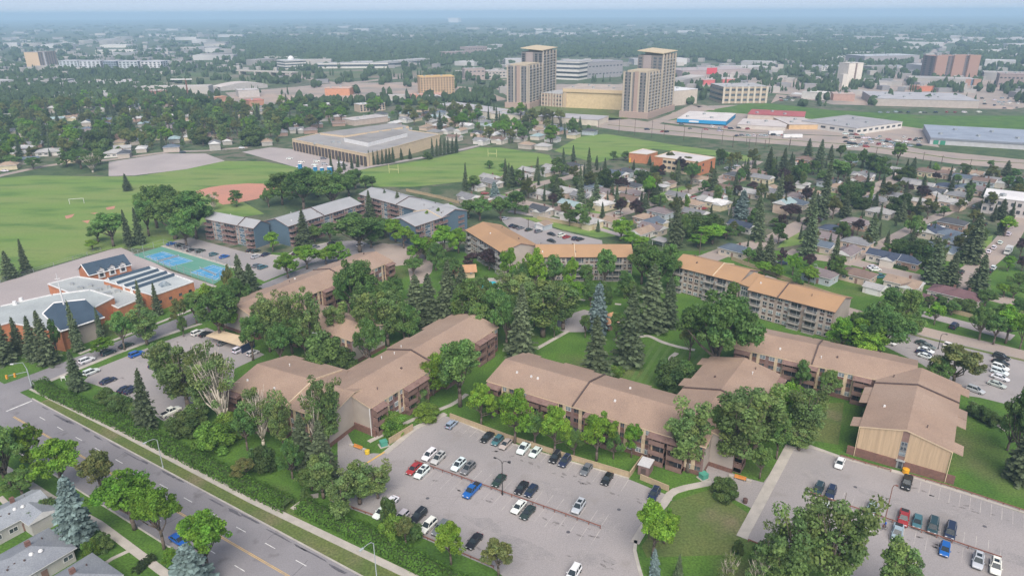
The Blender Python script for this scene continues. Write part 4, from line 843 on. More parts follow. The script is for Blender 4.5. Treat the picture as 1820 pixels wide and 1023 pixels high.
# twin arch bridge
for i, (x0, x1) in enumerate(((757, 792), (795, 835))):
    t = thing('bridge_arch', at((x0 + x1) / 2, 184), ('left white arch of the twin-arch footbridge', 'right white arch of the twin-arch footbridge')[i], 'bridge', 'white bridge arches')
    a, b = at(x0, 185 + i), at(x1, 180 + i); hh = hgt(x0 + 15, 183, 170); q = MB(); last = None
    for k in range(13):
        s = k / 12; p = a + (b - a) * s + Z1 * hh * math.sin(math.pi * s)
        if last is not None: q.tube(last, p, .9, .9, 6)
        last = p
    world_part(q, 'arch', M['trim_white'], t); q = MB(); q.obox(a + Z1 * 2.4, b - a, np.array([0, 5, 0]), Z1 * .7); world_part(q, 'deck', M['concrete'], t)
# crane
t = thing('tower_crane', at(336, 180), 'red and white tower crane standing beyond the left bungalows', 'crane')
p = at(336, 180); hh = hgt(336, 180, 140); q = MB(); q.tube(p, p + Z1 * hh, .9, .9, 4); world_part(q, 'mast', M['rail_brown'], t)
q = MB(); q.tube(p + Z1 * (hh - 1) - np.array([18, 0, 0]), p + Z1 * (hh - 1) + np.array([8, 0, 0]), .8, .8, 4); world_part(q, 'jib', M['trim_white'], t)
# overpass
t = thing('overpass', at(450, 140), 'grey highway overpass with dark openings above the grassy interchange', 'overpass')
a, b = at(420, 133), at(520, 137); d = norm(b - a); nn = np.array([-d[1], d[0], 0]); q = MB(); q.obox(a + Z1 * 6, b - a, nn * 16, Z1 * 1.6); world_part(q, 'deck', M['concrete'], t)
for s in (.05, .33, .6, .95): q = MB(); q.obox(a + (b - a) * s, d * 3, nn * 14, Z1 * 6); world_part(q, 'pier', M['concrete'], t)
for px, py, ph in ((140, 570, 'the church roof'), (260, 495, 'the skylight wing'), (185, 475, 'the dormer wing'), (640, 250, 'the beige arena'), (1215, 280, 'the orange-brick school'), (1055, 178, 'the yellow-walled building'), (780, 152, 'the orange hotel'),
                   (1245, 213, 'the blue dealership'), (1375, 206, 'the red-roofed shop'), (1560, 220, 'the white garage'), (1740, 250, 'the green-door warehouse'), (1695, 120, 'the brick slab'), (1515, 135, 'the slim white tower'), (1640, 180, 'the long beige store'), (92, 108, 'the far left slab tower'),
                   (200, 118, 'the condominium row'), (410, 158, 'the arched hall'), (336, 160, 'the red crane'), (620, 118, 'the transit terminal'), (1322, 168, 'the beige parking deck'), (1215, 165, 'the white-roofed mall'), (1800, 368, 'the white flat-roofed shop'), (800, 178, 'the twin arches'), (280, 465, 'the upper tennis court'), (370, 488, 'the lower tennis court'), (420, 345, 'the red infield'), (865, 507, 'the turquoise pool'), (600, 178, 'the terracotta restaurant')): anchor(px, py, ph)
# ================================================================ bungalows
AUTO = []
def auto(o, desc, px, py): AUTO.append((o, desc, px, py))
def gable(b, x0, x1, y0, y1, ze, rise, m=0, axis=0, wallm=None, th=.18):
    if axis == 0:
        ym = (y0 + y1) / 2; e = [(x0, y0, ze), (x1, y0, ze), (x1, y1, ze), (x0, y1, ze)]; r0, r1 = (x0, ym, ze + rise), (x1, ym, ze + rise)
        b.poly([e[0], e[1], r1, r0], m); b.poly([e[2], e[3], r0, r1], m)
        t1, t0 = [e[1], e[2], r1], [e[3], e[0], r0]
    else:
        xm = (x0 + x1) / 2; e = [(x0, y0, ze), (x1, y0, ze), (x1, y1, ze), (x0, y1, ze)]; r0, r1 = (xm, y0, ze + rise), (xm, y1, ze + rise)
        b.poly([e[1], e[2], r1, r0], m); b.poly([e[3], e[0], r0, r1], m)
        t1, t0 = [e[0], e[1], r0], [e[2], e[3], r1]
    w = m if wallm is None else wallm
    b.poly(t1, w); b.poly(t0, w); b.poly([(p[0], p[1], p[2] - .002) for p in e[::-1]], m)
    for i in range(4):
        p, q = e[i], e[(i + 1) % 4]; b.poly([(p[0], p[1], p[2] - th), (q[0], q[1], q[2] - th), q, p], w)
def hip(b, x0, x1, y0, y1, ze, rise, m=0, wallm=1, th=.18):
    k = (y1 - y0) / 2; ym = (y0 + y1) / 2; e = [(x0, y0, ze), (x1, y0, ze), (x1, y1, ze), (x0, y1, ze)]; k = min(k, (x1 - x0) / 2 - .01)
    r0, r1 = (x0 + k, ym, ze + rise), (x1 - k, ym, ze + rise)
    b.poly([e[0], e[1], r1, r0], m); b.poly([e[2], e[3], r0, r1], m); b.poly([e[1], e[2], r1], m); b.poly([e[3], e[0], r0], m); b.poly([(p[0], p[1], p[2] - .002) for p in e[::-1]], m)
    for i in range(4):
        p, q = e[i], e[(i + 1) % 4]; b.poly([(p[0], p[1], p[2] - th), (q[0], q[1], q[2] - th), q, p], wallm)
HW = window_mesh(1.7, 1.15, M['trim_white'])
_d = MB(); _d.box((0, .03, 1.0), (1.0, .08, 2.0)); HD = _d.mesh('door', M['trim_brown'])
_c = MB(); _c.box((0, 0, .6), (.8, .6, 1.6)); HC = _c.mesh('chimney', M['brick_brown'])
_v = MB(); _v.tube((0, 0, 0), (0, 0, .5), .12, .12, 6); HV = _v.mesh('roof_vent', M['trim_dark'])
_g = MB(); _g.box((0, .03, 1.1), (4.6, .08, 2.2)); HG = _g.mesh('garage_door', M['trim_white'])
RW = [M['roof_any'], M['trim_white']]
def house_kind(kind, variant):
    w, r = MB(), MB(); kids = []; ze = 3.2 + .2 * variant
    if kind in 'gh':
        L, D = (13.5, 8.6) if kind == 'g' else (13, 9.6); w.box((0, 0, ze / 2 - .05), (L - .9, D - 1.0, ze - .1))
        if kind == 'g':
            gable(r, -L / 2, L / 2, -D / 2, D / 2, ze, 1.7, 0, 0, 1)
            if variant: w.box((L * .25, -D / 2 - 1, ze / 2 - .05), (5, 4, ze - .1)); gable(r, L * .25 - 3, L * .25 + 3, -D / 2 - 3.3, -D / 2 + 2.6, ze + .02, 1.3, 0, 1, 1)
        else: hip(r, -L / 2, L / 2, -D / 2, D / 2, ze, 1.9)
        y = -(D - 1) / 2; kids += [('window', HW, (-L * .3, y, 1.7), math.pi), ('window', HW, (-L * .08, y, 1.7), math.pi), ('door', HD, (L * .08, y, .1), math.pi), ('window', HW, (L * .38, y, 1.7), math.pi), ('window', HW, ((L - .9) / 2, 0, 1.8), -math.pi / 2), ('window', HW, (-(L - .9) / 2, 1, 1.8), math.pi / 2), ('window', HW, (-2, -y, 1.7), 0), ('window', HW, (2.5, -y, 1.7), 0)]
        sub = [('chimney', HC, (L * .12, .9, ze + 1.2)), ('roof_vent', HV, (-L * .2, -1.4, ze + .9)), ('roof_vent', HV, (L * .3, 1.3, ze + .9))]
    elif kind == 'b':      # big two storey
        ze = 5.4; w.box((0, 0, ze / 2 - .05), (10, 8.4, ze - .1)); gable(r, -5.6, 5.6, -4.8, 4.8, ze, 2.1, 0, 0, 1)
        kids += [('window', HW, (x, -4.2, z), math.pi) for x in (-3.2, 0, 3.2) for z in (1.6, 4.1)] + [('window', HW, (5.0, y, 4.1), -math.pi / 2) for y in (-2, 2)]
        sub = [('chimney', HC, (2, 1, ze + 1.2)), ('roof_vent', HV, (-2.5, -2, ze + 1.0))]
    elif kind == 's':      # garage or shed
        ze = 2.7; w.box((0, 0, ze / 2 - .05), (6.8, 6.2, ze - .1)); gable(r, -3.8, 3.8, -3.5, 3.5, ze, 1.2, 0, 0 if variant else 1, 1); kids += [('garage_door', HG, (0, -3.1, 0), math.pi)]; sub = []
    else:                  # flat carport roof
        ze = 2.6; w.box((0, 1.5, ze / 2 - .05), (6.4, 3, ze - .1)); r.box((0, 0, ze + .1), (7.4, 7.0, .22)); kids += [('post', POSTM, (x, -3, 0), 0) for x in (-3, 3)]; sub = []
    return w.mesh('wall', M['wall_any']), r.mesh('roof', RW), kids, sub
_p = MB(); _p.box((0, 0, 1.3), (.15, .15, 2.6)); POSTM = _p.mesh('post', M['trim_white'])
HK = {(k, v): house_kind(k, v) for k in 'ghbsf' for v in (0, 1)}
ROOFC = {'grey': (.215, .215, .22), 'light': (.36, .35, .335), 'white': (.60, .59, .57), 'charcoal': (.08, .085, .095), 'slate': (.115, .145, .18), 'brown': (.20, .14, .115), 'tan': (.33, .245, .18), 'maroon': (.15, .085, .09), 'navy': (.055, .07, .105), 'orange': (.46, .23, .12), 'teal': (.32, .42, .42), 'mauve': (.205, .17, .17)}
ROOFN = {'grey': 'grey-roofed', 'light': 'pale-roofed', 'white': 'white-roofed', 'charcoal': 'charcoal-roofed', 'slate': 'slate-blue-roofed', 'brown': 'brown-roofed', 'tan': 'tan-roofed', 'maroon': 'maroon-roofed', 'navy': 'navy-roofed', 'orange': 'orange-roofed', 'teal': 'pale teal-roofed', 'mauve': 'mauve-grey-roofed'}
hr = random.Random(77)
DD = at(1484.6, 555, 9.7) - at(1193, 472, 9.7); GR_ANG = math.atan2(DD[1], DD[0])
WALLS = [(.62, .57, .50), (.55, .48, .40), (.66, .64, .60), (.45, .40, .35), (.60, .52, .36), (.36, .24, .19), (.42, .47, .50), (.58, .45, .36)]
HOUSES = []
def house(px, py, col, kind='g', perp=0, wall=None, parts=True, z=3.4, s=.95, ang=None, group='bungalows of the neighbourhood'):
    p = at(px, py, z); v = hr.randrange(2); wm, rm, kids, sub = HK[(kind, v)]
    rz = (GR_ANG if ang is None else ang) + (math.pi / 2 if perp else 0)
    if hr.random() < .5 and not perp: rz += math.pi
    fx = np.array([-math.sin(rz), math.cos(rz)]) * -1
    if fx @ (-p[:2]) < 0: rz += math.pi           # the front with its windows looks towards the lane nearest the camera
    nm = {'s': 'garage', 'f': 'carport', 'b': 'house'}.get(kind, 'bungalow')
    t = thing(nm, (p[0], p[1], 0), None, None, None, rz); t.scale = (s, s, 1)
    t['category'] = nm; t['group'] = group if kind in 'ghb' else 'garages and carports of the neighbourhood'
    auto(t, f'{ROOFN[col]} {nm}', px, py); HOUSES.append((p[0], p[1], 8 * s))
    o = obj('wall', wm, t, wall or hr.choice(WALLS)); k = hr.uniform(.88, 1.1); c = tuple(min(.8, q * k) for q in ROOFC[col])
    r = obj('roof', rm, t, c)
    for n_, me, loc, a in (kids if parts else []): q = obj(n_, me, t, None, loc); q.rotation_euler = (0, 0, a)
    for n_, me, loc in (sub if parts else sub[:1]): obj(n_, me, r, None, loc)
    return t
HL = '''871 314 light g;875 322 grey g;850 328 light s;833 348 grey g;862 351 brown s;929 311 light h;940 301 light g;982 297 light g;970 303 light s;1018 293 charcoal h;962 341 light h;962 370 charcoal g;1009 374 brown g;1014 361 teal g;966 394 tan s;1007 337 light g;1098 307 slate g;1114 303 charcoal h;1135 304 grey h;1146 310 light g;1108 319 light g;1124 328 charcoal h;1111 336 tan g;1126 341 mauve h;1080 340 mauve g;1081 351 tan g;1070 359 white g;1190 322 brown s;1178 328 white f;1230 359 tan h;1254 352 light h;1272 345 brown h;1277 358 white g;1236 376 grey g;1150 385 tan h;1174 374 mauve h;1156 393 slate g p;1048 390 light g;1085 389 tan g;1160 402 mauve g;1141 409 tan g p;1176 423 light f;1249 396 navy g;1319 398 navy g;1307 440 slate h;1356 314 grey g;1428 324 light s;1474 322 charcoal g;1490 331 tan h;1523 319 brown g p;1531 309 grey g p;1419 287 orange s;1431 282 brown h;1306 310 charcoal h;1343 305 brown h;1411 347 mauve h;1394 366 teal b p;1415 358 slate h;1513 285 teal s;1269 348 mauve g;1371 330 tan s;1594 298 light s;1643 303 brown h;1680 307 brown h;1686 299 tan s;1729 307 tan g;1714 314 slate g;1624 322 grey g;1683 330 navy h;1722 332 slate h;1743 336 mauve h;1772 320 grey g;1812 320 slate g;1772 341 slate h;1660 338 charcoal g;1594 347 grey g;1648 353 tan g p;1671 347 light s;1694 358 light g;1625 352 light s p;1534 311 grey g;1565 374 light h;1522 393 mauve h;1482 406 navy h;1468 418 mauve h;1458 432 slate g;1524 428 grey h;1506 445 mauve g p;1526 484 brown h;1458 484 mauve h;1572 452 navy g;1610 459 navy h;1663 400 white f;1655 408 navy g p;1694 394 charcoal h;1690 414 slate h;1676 440 slate g;1644 434 brown s;1690 426 slate g p;1607 500 tan g;1556 505 light s;1686 516 maroon h;1712 523 maroon h;1645 524 maroon f;1320 372 mauve h;1386 342 grey g;1205 345 grey g;1290 332 brown g;1252 318 tan g;1336 340 light g;1440 340 tan h;1556 353 grey h;1750 320 brown g;1790 350 charcoal g;1705 345 grey h;1640 327 light g;1120 352 brown g;1034 346 grey g;1050 330 slate h;1060 348 light g;895 352 grey g;910 315 tan g'''
for row in HL.split(';'):
    f = row.split(); house(float(f[0]), float(f[1]), f[2], f[3], len(f) > 4)
# near houses at the lower left, roofs drawn large
LANG = math.atan2(RD[1], RD[0])
for x, y, c, s in ((12, 905, 'grey', 1.0), (38, 985, 'grey', 1.12), (118, 1035, 'grey', 1.12)):
    t = house(x, y, c, 'h' if y > 950 else 'g', 0, (.46, .45, .43), z=4.4, s=s, ang=LANG + math.pi / 2, group='houses along the main road')
    [setattr(k, 'color', (.25, .265, .285, 1) if y > 950 else (.29, .31, .33, 1)) for k in t.children if k.name.startswith('roof')]
    for i in range(5):
        v = MB(); v.tube((0, 0, 0), (0, 0, .45), .16, .16, 8) if i < 3 else v.lathe([(.25, 0), (.25, .2), (.42, .3), (.3, .6), (.05, .7)], k=8)
        q = v.build('roof_vent', M['trim_dark' if i < 3 else 'trim_white'], t.children[1] if False else [k for k in t.children if k.name.startswith('roof')][0]); q.location = (-3 + i * 1.3, -1.9 + .5 * (i % 2), 4.15)
# the older neighbourhood behind the fields (upper left)
POLY_L = [(-30, 215), (60, 190), (250, 178), (330, 192), (430, 190), (520, 188), (600, 200), (640, 212), (560, 232), (505, 245), (500, 258), (440, 258), (350, 262), (200, 276), (60, 288), (-30, 300)]
POLY_M = [(640, 198), (760, 192), (860, 206), (960, 218), (1060, 230), (1030, 240), (975, 262), (890, 254), (850, 254), (790, 238), (730, 222), (640, 208)]
def inside(x, y, P):
    c = False
    for i in range(len(P)):
        (x1, y1), (x2, y2) = P[i], P[i - 1]
        if (y1 > y) != (y2 > y) and x < (x2 - x1) * (y - y1) / (y2 - y1) + x1: c = not c
    return c
def scatter(P, n, gap, rnd, avoid=()):
    xs, ys = [p[0] for p in P], [p[1] for p in P]; out = []; tries = 0
    while len(out) < n and tries < n * 60:
        tries += 1; x, y = rnd.uniform(min(xs), max(xs)), rnd.uniform(min(ys), max(ys)); k = gap * (.35 + (y - 150) / 130)
        if inside(x, y, P) and all(abs(x - a) > k * 1.5 or abs(y - b) > k * .55 for a, b in out) and all(abs(x - a) > k or abs(y - b) > k * .5 for a, b in avoid): out.append((x, y))
    return out
cols = ['grey', 'light', 'light', 'grey', 'charcoal', 'brown', 'tan', 'mauve', 'slate', 'white', 'teal']
hpos = scatter(POLY_L, 105, 14, hr); hpos2 = scatter(POLY_M, 48, 14, hr)
for x, y in hpos: house(x, y, hr.choice(cols), hr.choice('gghhb'), hr.randrange(2), wall=hr.choice(WALLS[3:6] + [(.4, .38, .35)]), parts=False, ang=.35, group='bungalows of the far left neighbourhood')
for x, y in hpos2: house(x, y, hr.choice(cols), hr.choice('gghh'), hr.randrange(2), parts=False, ang=-.5, group='bungalows above the football field')
for x, y, c in ((208, 269, 'light'), (88, 267, 'light'), (38, 262, 'white'), (232, 234, 'light'), (122, 240, 'light')): house(x, y, c, 'h', 0, (.66, .62, .58), ang=.35, s=1.4, group='bungalows of the far left neighbourhood')
# ================================================================ trees
nr = np.random.default_rng(5)
M['leaf'].node_tree.nodes['Mix Shader'].inputs[0].default_value = .42
def leaf_mesh(name, pos, nrm, size, tint, m, aspect=1.0):
    """one quad per leaf clump: pos Nx3, nrm Nx3, size N, tint N (grey) or Nx3"""
    N = len(pos); nrm = nrm / np.maximum(1e-6, np.linalg.norm(nrm, axis=1))[:, None]
    a = np.cross(nrm, nr.normal(size=(N, 3))); a /= np.maximum(1e-6, np.linalg.norm(a, axis=1))[:, None]; b = np.cross(nrm, a)
    sa = (size * aspect)[:, None]; sb = size[:, None]
    jit = lambda: 1 + nr.uniform(-.35, .35, (N, 1))
    V = np.stack([pos - a * sa * jit() - b * sb * .3, pos - b * sb * jit() + a * sa * .2, pos + a * sa * jit() + b * sb * .2, pos + b * sb * jit() - a * sa * .2], 1).reshape(-1, 3)
    me = bpy.data.meshes.new(name); me.vertices.add(4 * N); me.vertices.foreach_set('co', V.ravel().astype(np.float32))
    me.loops.add(4 * N); me.loops.foreach_set('vertex_index', np.arange(4 * N, dtype=np.int32)); me.polygons.add(N)
    me.polygons.foreach_set('loop_start', np.arange(0, 4 * N, 4, dtype=np.int32)); me.polygons.foreach_set('loop_total', np.full(N, 4, np.int32)); me.update()
    t3 = np.repeat(tint if tint.ndim == 2 else np.stack([tint] * 3, 1), 4, 0); col = np.concatenate([t3, np.ones((4 * N, 1))], 1)
    at_ = me.color_attributes.new('tint', 'FLOAT_COLOR', 'POINT'); at_.data.foreach_set('color', col.ravel().astype(np.float32))
    me.materials.append(m); return me
def unit(n): v = nr.normal(size=(n, 3)); return v / np.linalg.norm(v, axis=1)[:, None]
def lobes(n, R, zr, lr, per):
    """clumps gathered into separate boughs, with air between the boughs"""
    c, rad = [], []
    for k in range(n):
        a = k * 2.399 + nr.uniform(-.4, .4); q = R * math.sqrt((k + .3) / n) * nr.uniform(.8, 1.15); z = zr[1] - (zr[1] - zr[0]) * ((q / R) ** 1.5) * nr.uniform(.45, 1.1); L0 = nr.uniform(*lr)
        for _ in range(per): d = unit(1)[0] * L0 * nr.uniform(.35, 1) * np.array([1, 1, .75]); c.append(np.array([math.cos(a) * q, math.sin(a) * q, z]) + d); rad.append(nr.uniform(.45, .85))
    c = np.array(c); c[:, 2] = np.maximum(c[:, 2], 2.4); return c, np.array(rad)
def broad(kind):
    """trunk and crown meshes of a 10 m tree"""
    tr = MB(); cl = []
    if kind == 'round':
        w0 = 8.5; c, rad = lobes(int(nr.integers(8, 11)), 2.5, (3.6, 8.3), (1.2, 2.0), 10); nc = len(c); nl = 56; ls = .2
    elif kind == 'wide':
        w0 = 11; c, rad = lobes(int(nr.integers(11, 15)), 3.8, (3.4, 8.0), (1.3, 2.2), 10); nc = len(c); nl = 52; ls = .2
    elif kind == 'loose':
        w0 = 6.5; c = []
        for k in range(6):
            a = k * 1.05 + nr.uniform(-.3, .3); R0 = nr.uniform(.6, 2.2); top = nr.uniform(7.0, 9.6)
            for j in range(9):
                z = 2.8 + (top - 2.8) * j / 8; c.append((math.cos(a) * R0 * (.5 + .6 * j / 8) + nr.normal() * .35, math.sin(a) * R0 * (.5 + .6 * j / 8) + nr.normal() * .35, z))
        c = np.array(c); nc = len(c); rad = nr.uniform(.5, .95, nc); nl = 62; ls = .185
    elif kind == 'bare':
        w0 = 5.5; c = []
        for k in range(16):
            a = k * 2.4; R0 = nr.uniform(.8, 2.5); c.append((math.cos(a) * R0, math.sin(a) * R0, nr.uniform(3.5, 8.9)))
        c = np.array(c); nc = len(c); rad = nr.uniform(.6, 1.05, nc); nl = 70; ls = .17
    elif kind == 'column':
        w0 = 2.6; nc = 34; z = np.linspace(1, 9.4, nc); r_ = .75 * np.sin(np.pi * (z / 10.2)) ** .6; a = nr.uniform(0, 6.3, nc); c = np.stack([np.cos(a) * r_ * .7, np.sin(a) * r_ * .7, z], 1); rad = np.full(nc, .6); nl = 60; ls = .19
    else:
        w0 = 13; nc = 40; d = unit(nc); d[:, 2] = np.abs(d[:, 2]); c = d * nr.uniform(.4, 1, nc)[:, None] * np.array([5.2, 5.2, 7.4]) + np.array([0, 0, 1.2]); rad = nr.uniform(1.1, 1.9, nc); nl = 95; ls = .42
    pos, nm, tint = [], [], []
    for i in range(nc):
        k = int(nl * 2.1 * nr.uniform(.6, 1.35)); d = unit(k); r_ = rad[i] * nr.uniform(.35, 1.0, k)[:, None] ** .6
        pos.append(c[i] + d * r_ * np.array([1.1, 1.1, .8])); nm.append(d * .7 + nr.normal(size=(k, 3)) * .7 + np.array([0, 0, .55]))
        g = nr.uniform(.72, 1.28); tint.append(np.clip(g * nr.uniform(.75, 1.25, k)[:, None] * np.array([[nr.uniform(.9, 1.15), 1, nr.uniform(.85, 1.05)]]), 0, 2))
    pos, nm, tint = np.concatenate(pos), np.concatenate(nm), np.concatenate(tint)
    keep = pos[:, 2] > .15; pos, nm, tint = pos[keep], nm[keep], tint[keep]
    pos[:, 2] *= 10 / pos[:, 2].max()
    cm = leaf_mesh('crown', pos, nm, nr.uniform(.7, 1.35, len(pos)) * ls * .7, tint, M['leaf'])
    th = {'round': 3.4, 'wide': 3.0, 'loose': 2.5, 'bare': 1.2, 'column': 6, 'bush': .8}[kind]; r0 = .24 if kind != 'wide' else .36
    tr.path([(0, 0, -.2), (.05, .03, th * .6), (0, .1, th)], [r0 * 1.25, r0, r0 * .85], 7)
    pick = nr.permutation(nc)[:{'round': 11, 'wide': 16, 'loose': 12, 'bare': 16, 'column': 1, 'bush': 6}[kind]]
    for i in pick:
        e = c[i] * np.array([1, 1, 1.0]); st = np.array([0, .05, nr.uniform(th * .7, th)]); md = (st + e) / 2 + np.array([0, 0, -.25]) + nr.normal(size=3) * .2
        tr.path([st, md, e], [r0 * .55, r0 * .36, r0 * .12], 5)
    if kind in ('bare', 'loose'):
        for k in range(26 if kind == 'bare' else 7):
            a = k * 2.399; R1 = nr.uniform(.9, 2.7) if kind == 'bare' else nr.uniform(1, 2.4); top = np.array([math.cos(a) * R1, math.sin(a) * R1, nr.uniform(6.6, 9.9)])
            st = np.array([0, 0, nr.uniform(.8, 2.5)]); md = st * .5 + top * .5 + np.array([-math.cos(a), -math.sin(a), .3]) * .35
            tr.path([st, md, top], [.13, .075, .02], 5)
            for _ in range(3 if kind == 'bare' else 1): q = md + (top - md) * nr.uniform(.2, .8); tr.tube(q, q + nr.normal(size=3) * .5 + np.array([0, 0, .6]), .035, .012, 4)
    return tr.mesh('trunk', M['bark_pale' if kind == 'bare' else 'bark'], True), cm, w0
def conifer(kind):
    w0 = {'spruce': 4.0, 'blue': 4.6, 'slim': 2.9}[kind]; Rm = w0 / 2; pos, nm, tint, sz = [], [], [], []
    lv = 30; seg = {'spruce': 11, 'blue': 12, 'slim': 9}[kind]
    for i in range(lv):
        z = .55 + 9.35 * (i / lv) ** .92; R0 = Rm * (1 - z / 10.15) ** (.55 if kind == 'blue' else .74) * nr.uniform(.86, 1.08)
        if i < 2: R0 *= .85
        for k in range(seg):
            a = k * 6.283 / seg + i * .7 + nr.normal() * .14; rl = R0 * nr.uniform(.58, 1.2); dr = nr.uniform(.22, .42); g = nr.uniform(.65, 1.35); u = np.array([math.cos(a), math.sin(a), 0]); v = np.array([-u[1], u[0], 0])
            ns = max(2, int(rl / .2))
            for j in range(ns):
                t = (j + .6) / ns; p = u * rl * t + np.array([0, 0, z - dr * rl * t ** 1.3 + .12 * rl * t ** 3])
                for sd in (-1, 1):
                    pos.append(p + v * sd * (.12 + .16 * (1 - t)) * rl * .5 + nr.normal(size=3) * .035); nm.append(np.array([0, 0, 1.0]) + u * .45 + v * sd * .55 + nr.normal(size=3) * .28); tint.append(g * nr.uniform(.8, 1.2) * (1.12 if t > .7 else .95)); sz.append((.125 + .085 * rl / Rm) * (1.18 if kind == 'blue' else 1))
    for i in range(14): pos.append(np.array([nr.normal() * .04, nr.normal() * .04, 9.2 + i * .06])); nm.append(nr.normal(size=3)); tint.append(1.0); sz.append(.12)
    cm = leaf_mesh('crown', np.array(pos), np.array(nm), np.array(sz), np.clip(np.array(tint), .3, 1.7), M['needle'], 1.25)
    tr = MB(); tr.path([(0, 0, -.2), (0, 0, 4), (0, 0, 9.3)], [.24, .15, .03], 6)
    return tr.mesh('trunk', M['bark'], True), cm, w0
TM = {'M': [broad('round') for _ in range(4)], 'E': [broad('round'), broad('wide'), broad('wide'), broad('round')], 'P': [broad('loose') for _ in range(3)], 'W': [broad('bare') for _ in range(2)],
      'S': [conifer('spruce') for _ in range(3)], 'B': [conifer('blue') for _ in range(2)], 'C': [broad('column')], 'K': [broad('bush') for _ in range(2)], 'L': [conifer('slim') for _ in range(2)]}
TM['U'] = TM['O'] = TM['M']; TM['D'] = TM['K']
TC = {'M': (.180, .325, .042), 'E': (.138, .240, .070), 'P': (.190, .275, .095), 'W': (.20, .28, .095), 'S': (.078, .104, .052), 'B': (.13, .18, .17), 'C': (.175, .29, .05), 'U': (.095, .062, .072), 'O': (.195, .22, .08), 'K': (.175, .295, .055), 'L': (.075, .102, .054), 'D': (.105, .17, .055)}
TN = {'M': 'bright green leafy tree', 'E': 'dark green leafy tree', 'P': 'loose grey-green poplar', 'W': 'half-bare pale-limbed tree', 'S': 'dark spruce', 'B': 'blue spruce', 'C': 'narrow columnar tree', 'U': 'purple-leaved tree', 'O': 'olive-green leafy tree', 'K': 'green bush', 'L': 'slim dark spruce', 'D': 'dark green bush'}
TG = {'M': 'maple_tree', 'E': 'elm_tree', 'P': 'poplar_tree', 'W': 'bare_limbed_tree', 'S': 'spruce', 'B': 'blue_spruce', 'C': 'columnar_tree', 'U': 'purple_tree', 'O': 'ash_tree', 'K': 'bush', 'L': 'spruce', 'D': 'bush'}
TW = {'M': .85, 'E': .85, 'P': .62, 'W': .58, 'S': .40, 'B': .44, 'C': .26, 'U': .95, 'O': .85, 'K': 1.5, 'L': .26, 'D': 1.5}
tr_ = random.Random(21); NT = [0]
def tree(px, py, top=None, k='E', wpx=None, h=None, dim=1.0):
    p = at(px, py); h = h or max(1.0, hgt(px, py, top)); w = wpx * pxm(px, py) if wpx else h * TW[k] * tr_.uniform(.88, 1.15)
    tm, cm, w0 = TM[k][tr_.randrange(len(TM[k]))]
    t = thing(TG[k], p, None, None, None, tr_.uniform(0, 6.28)); t.scale = (w / w0 * tr_.uniform(.93, 1.07), w / w0, h / 10); t.rotation_euler.x = tr_.uniform(-.035, .035); t.rotation_euler.y = tr_.uniform(-.035, .035)
    sz = '' if k in 'KD' else ('tall ' if h > 15 else ('small ' if h < 7 else ''))
    t['category'] = 'bush' if k in 'KD' else 'tree'; t['group'] = {'bush': 'bushes around the place', 'tree': 'trees around the place'}[t['category']]
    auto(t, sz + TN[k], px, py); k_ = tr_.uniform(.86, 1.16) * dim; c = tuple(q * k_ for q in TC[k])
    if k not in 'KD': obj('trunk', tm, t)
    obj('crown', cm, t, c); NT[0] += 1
    return t
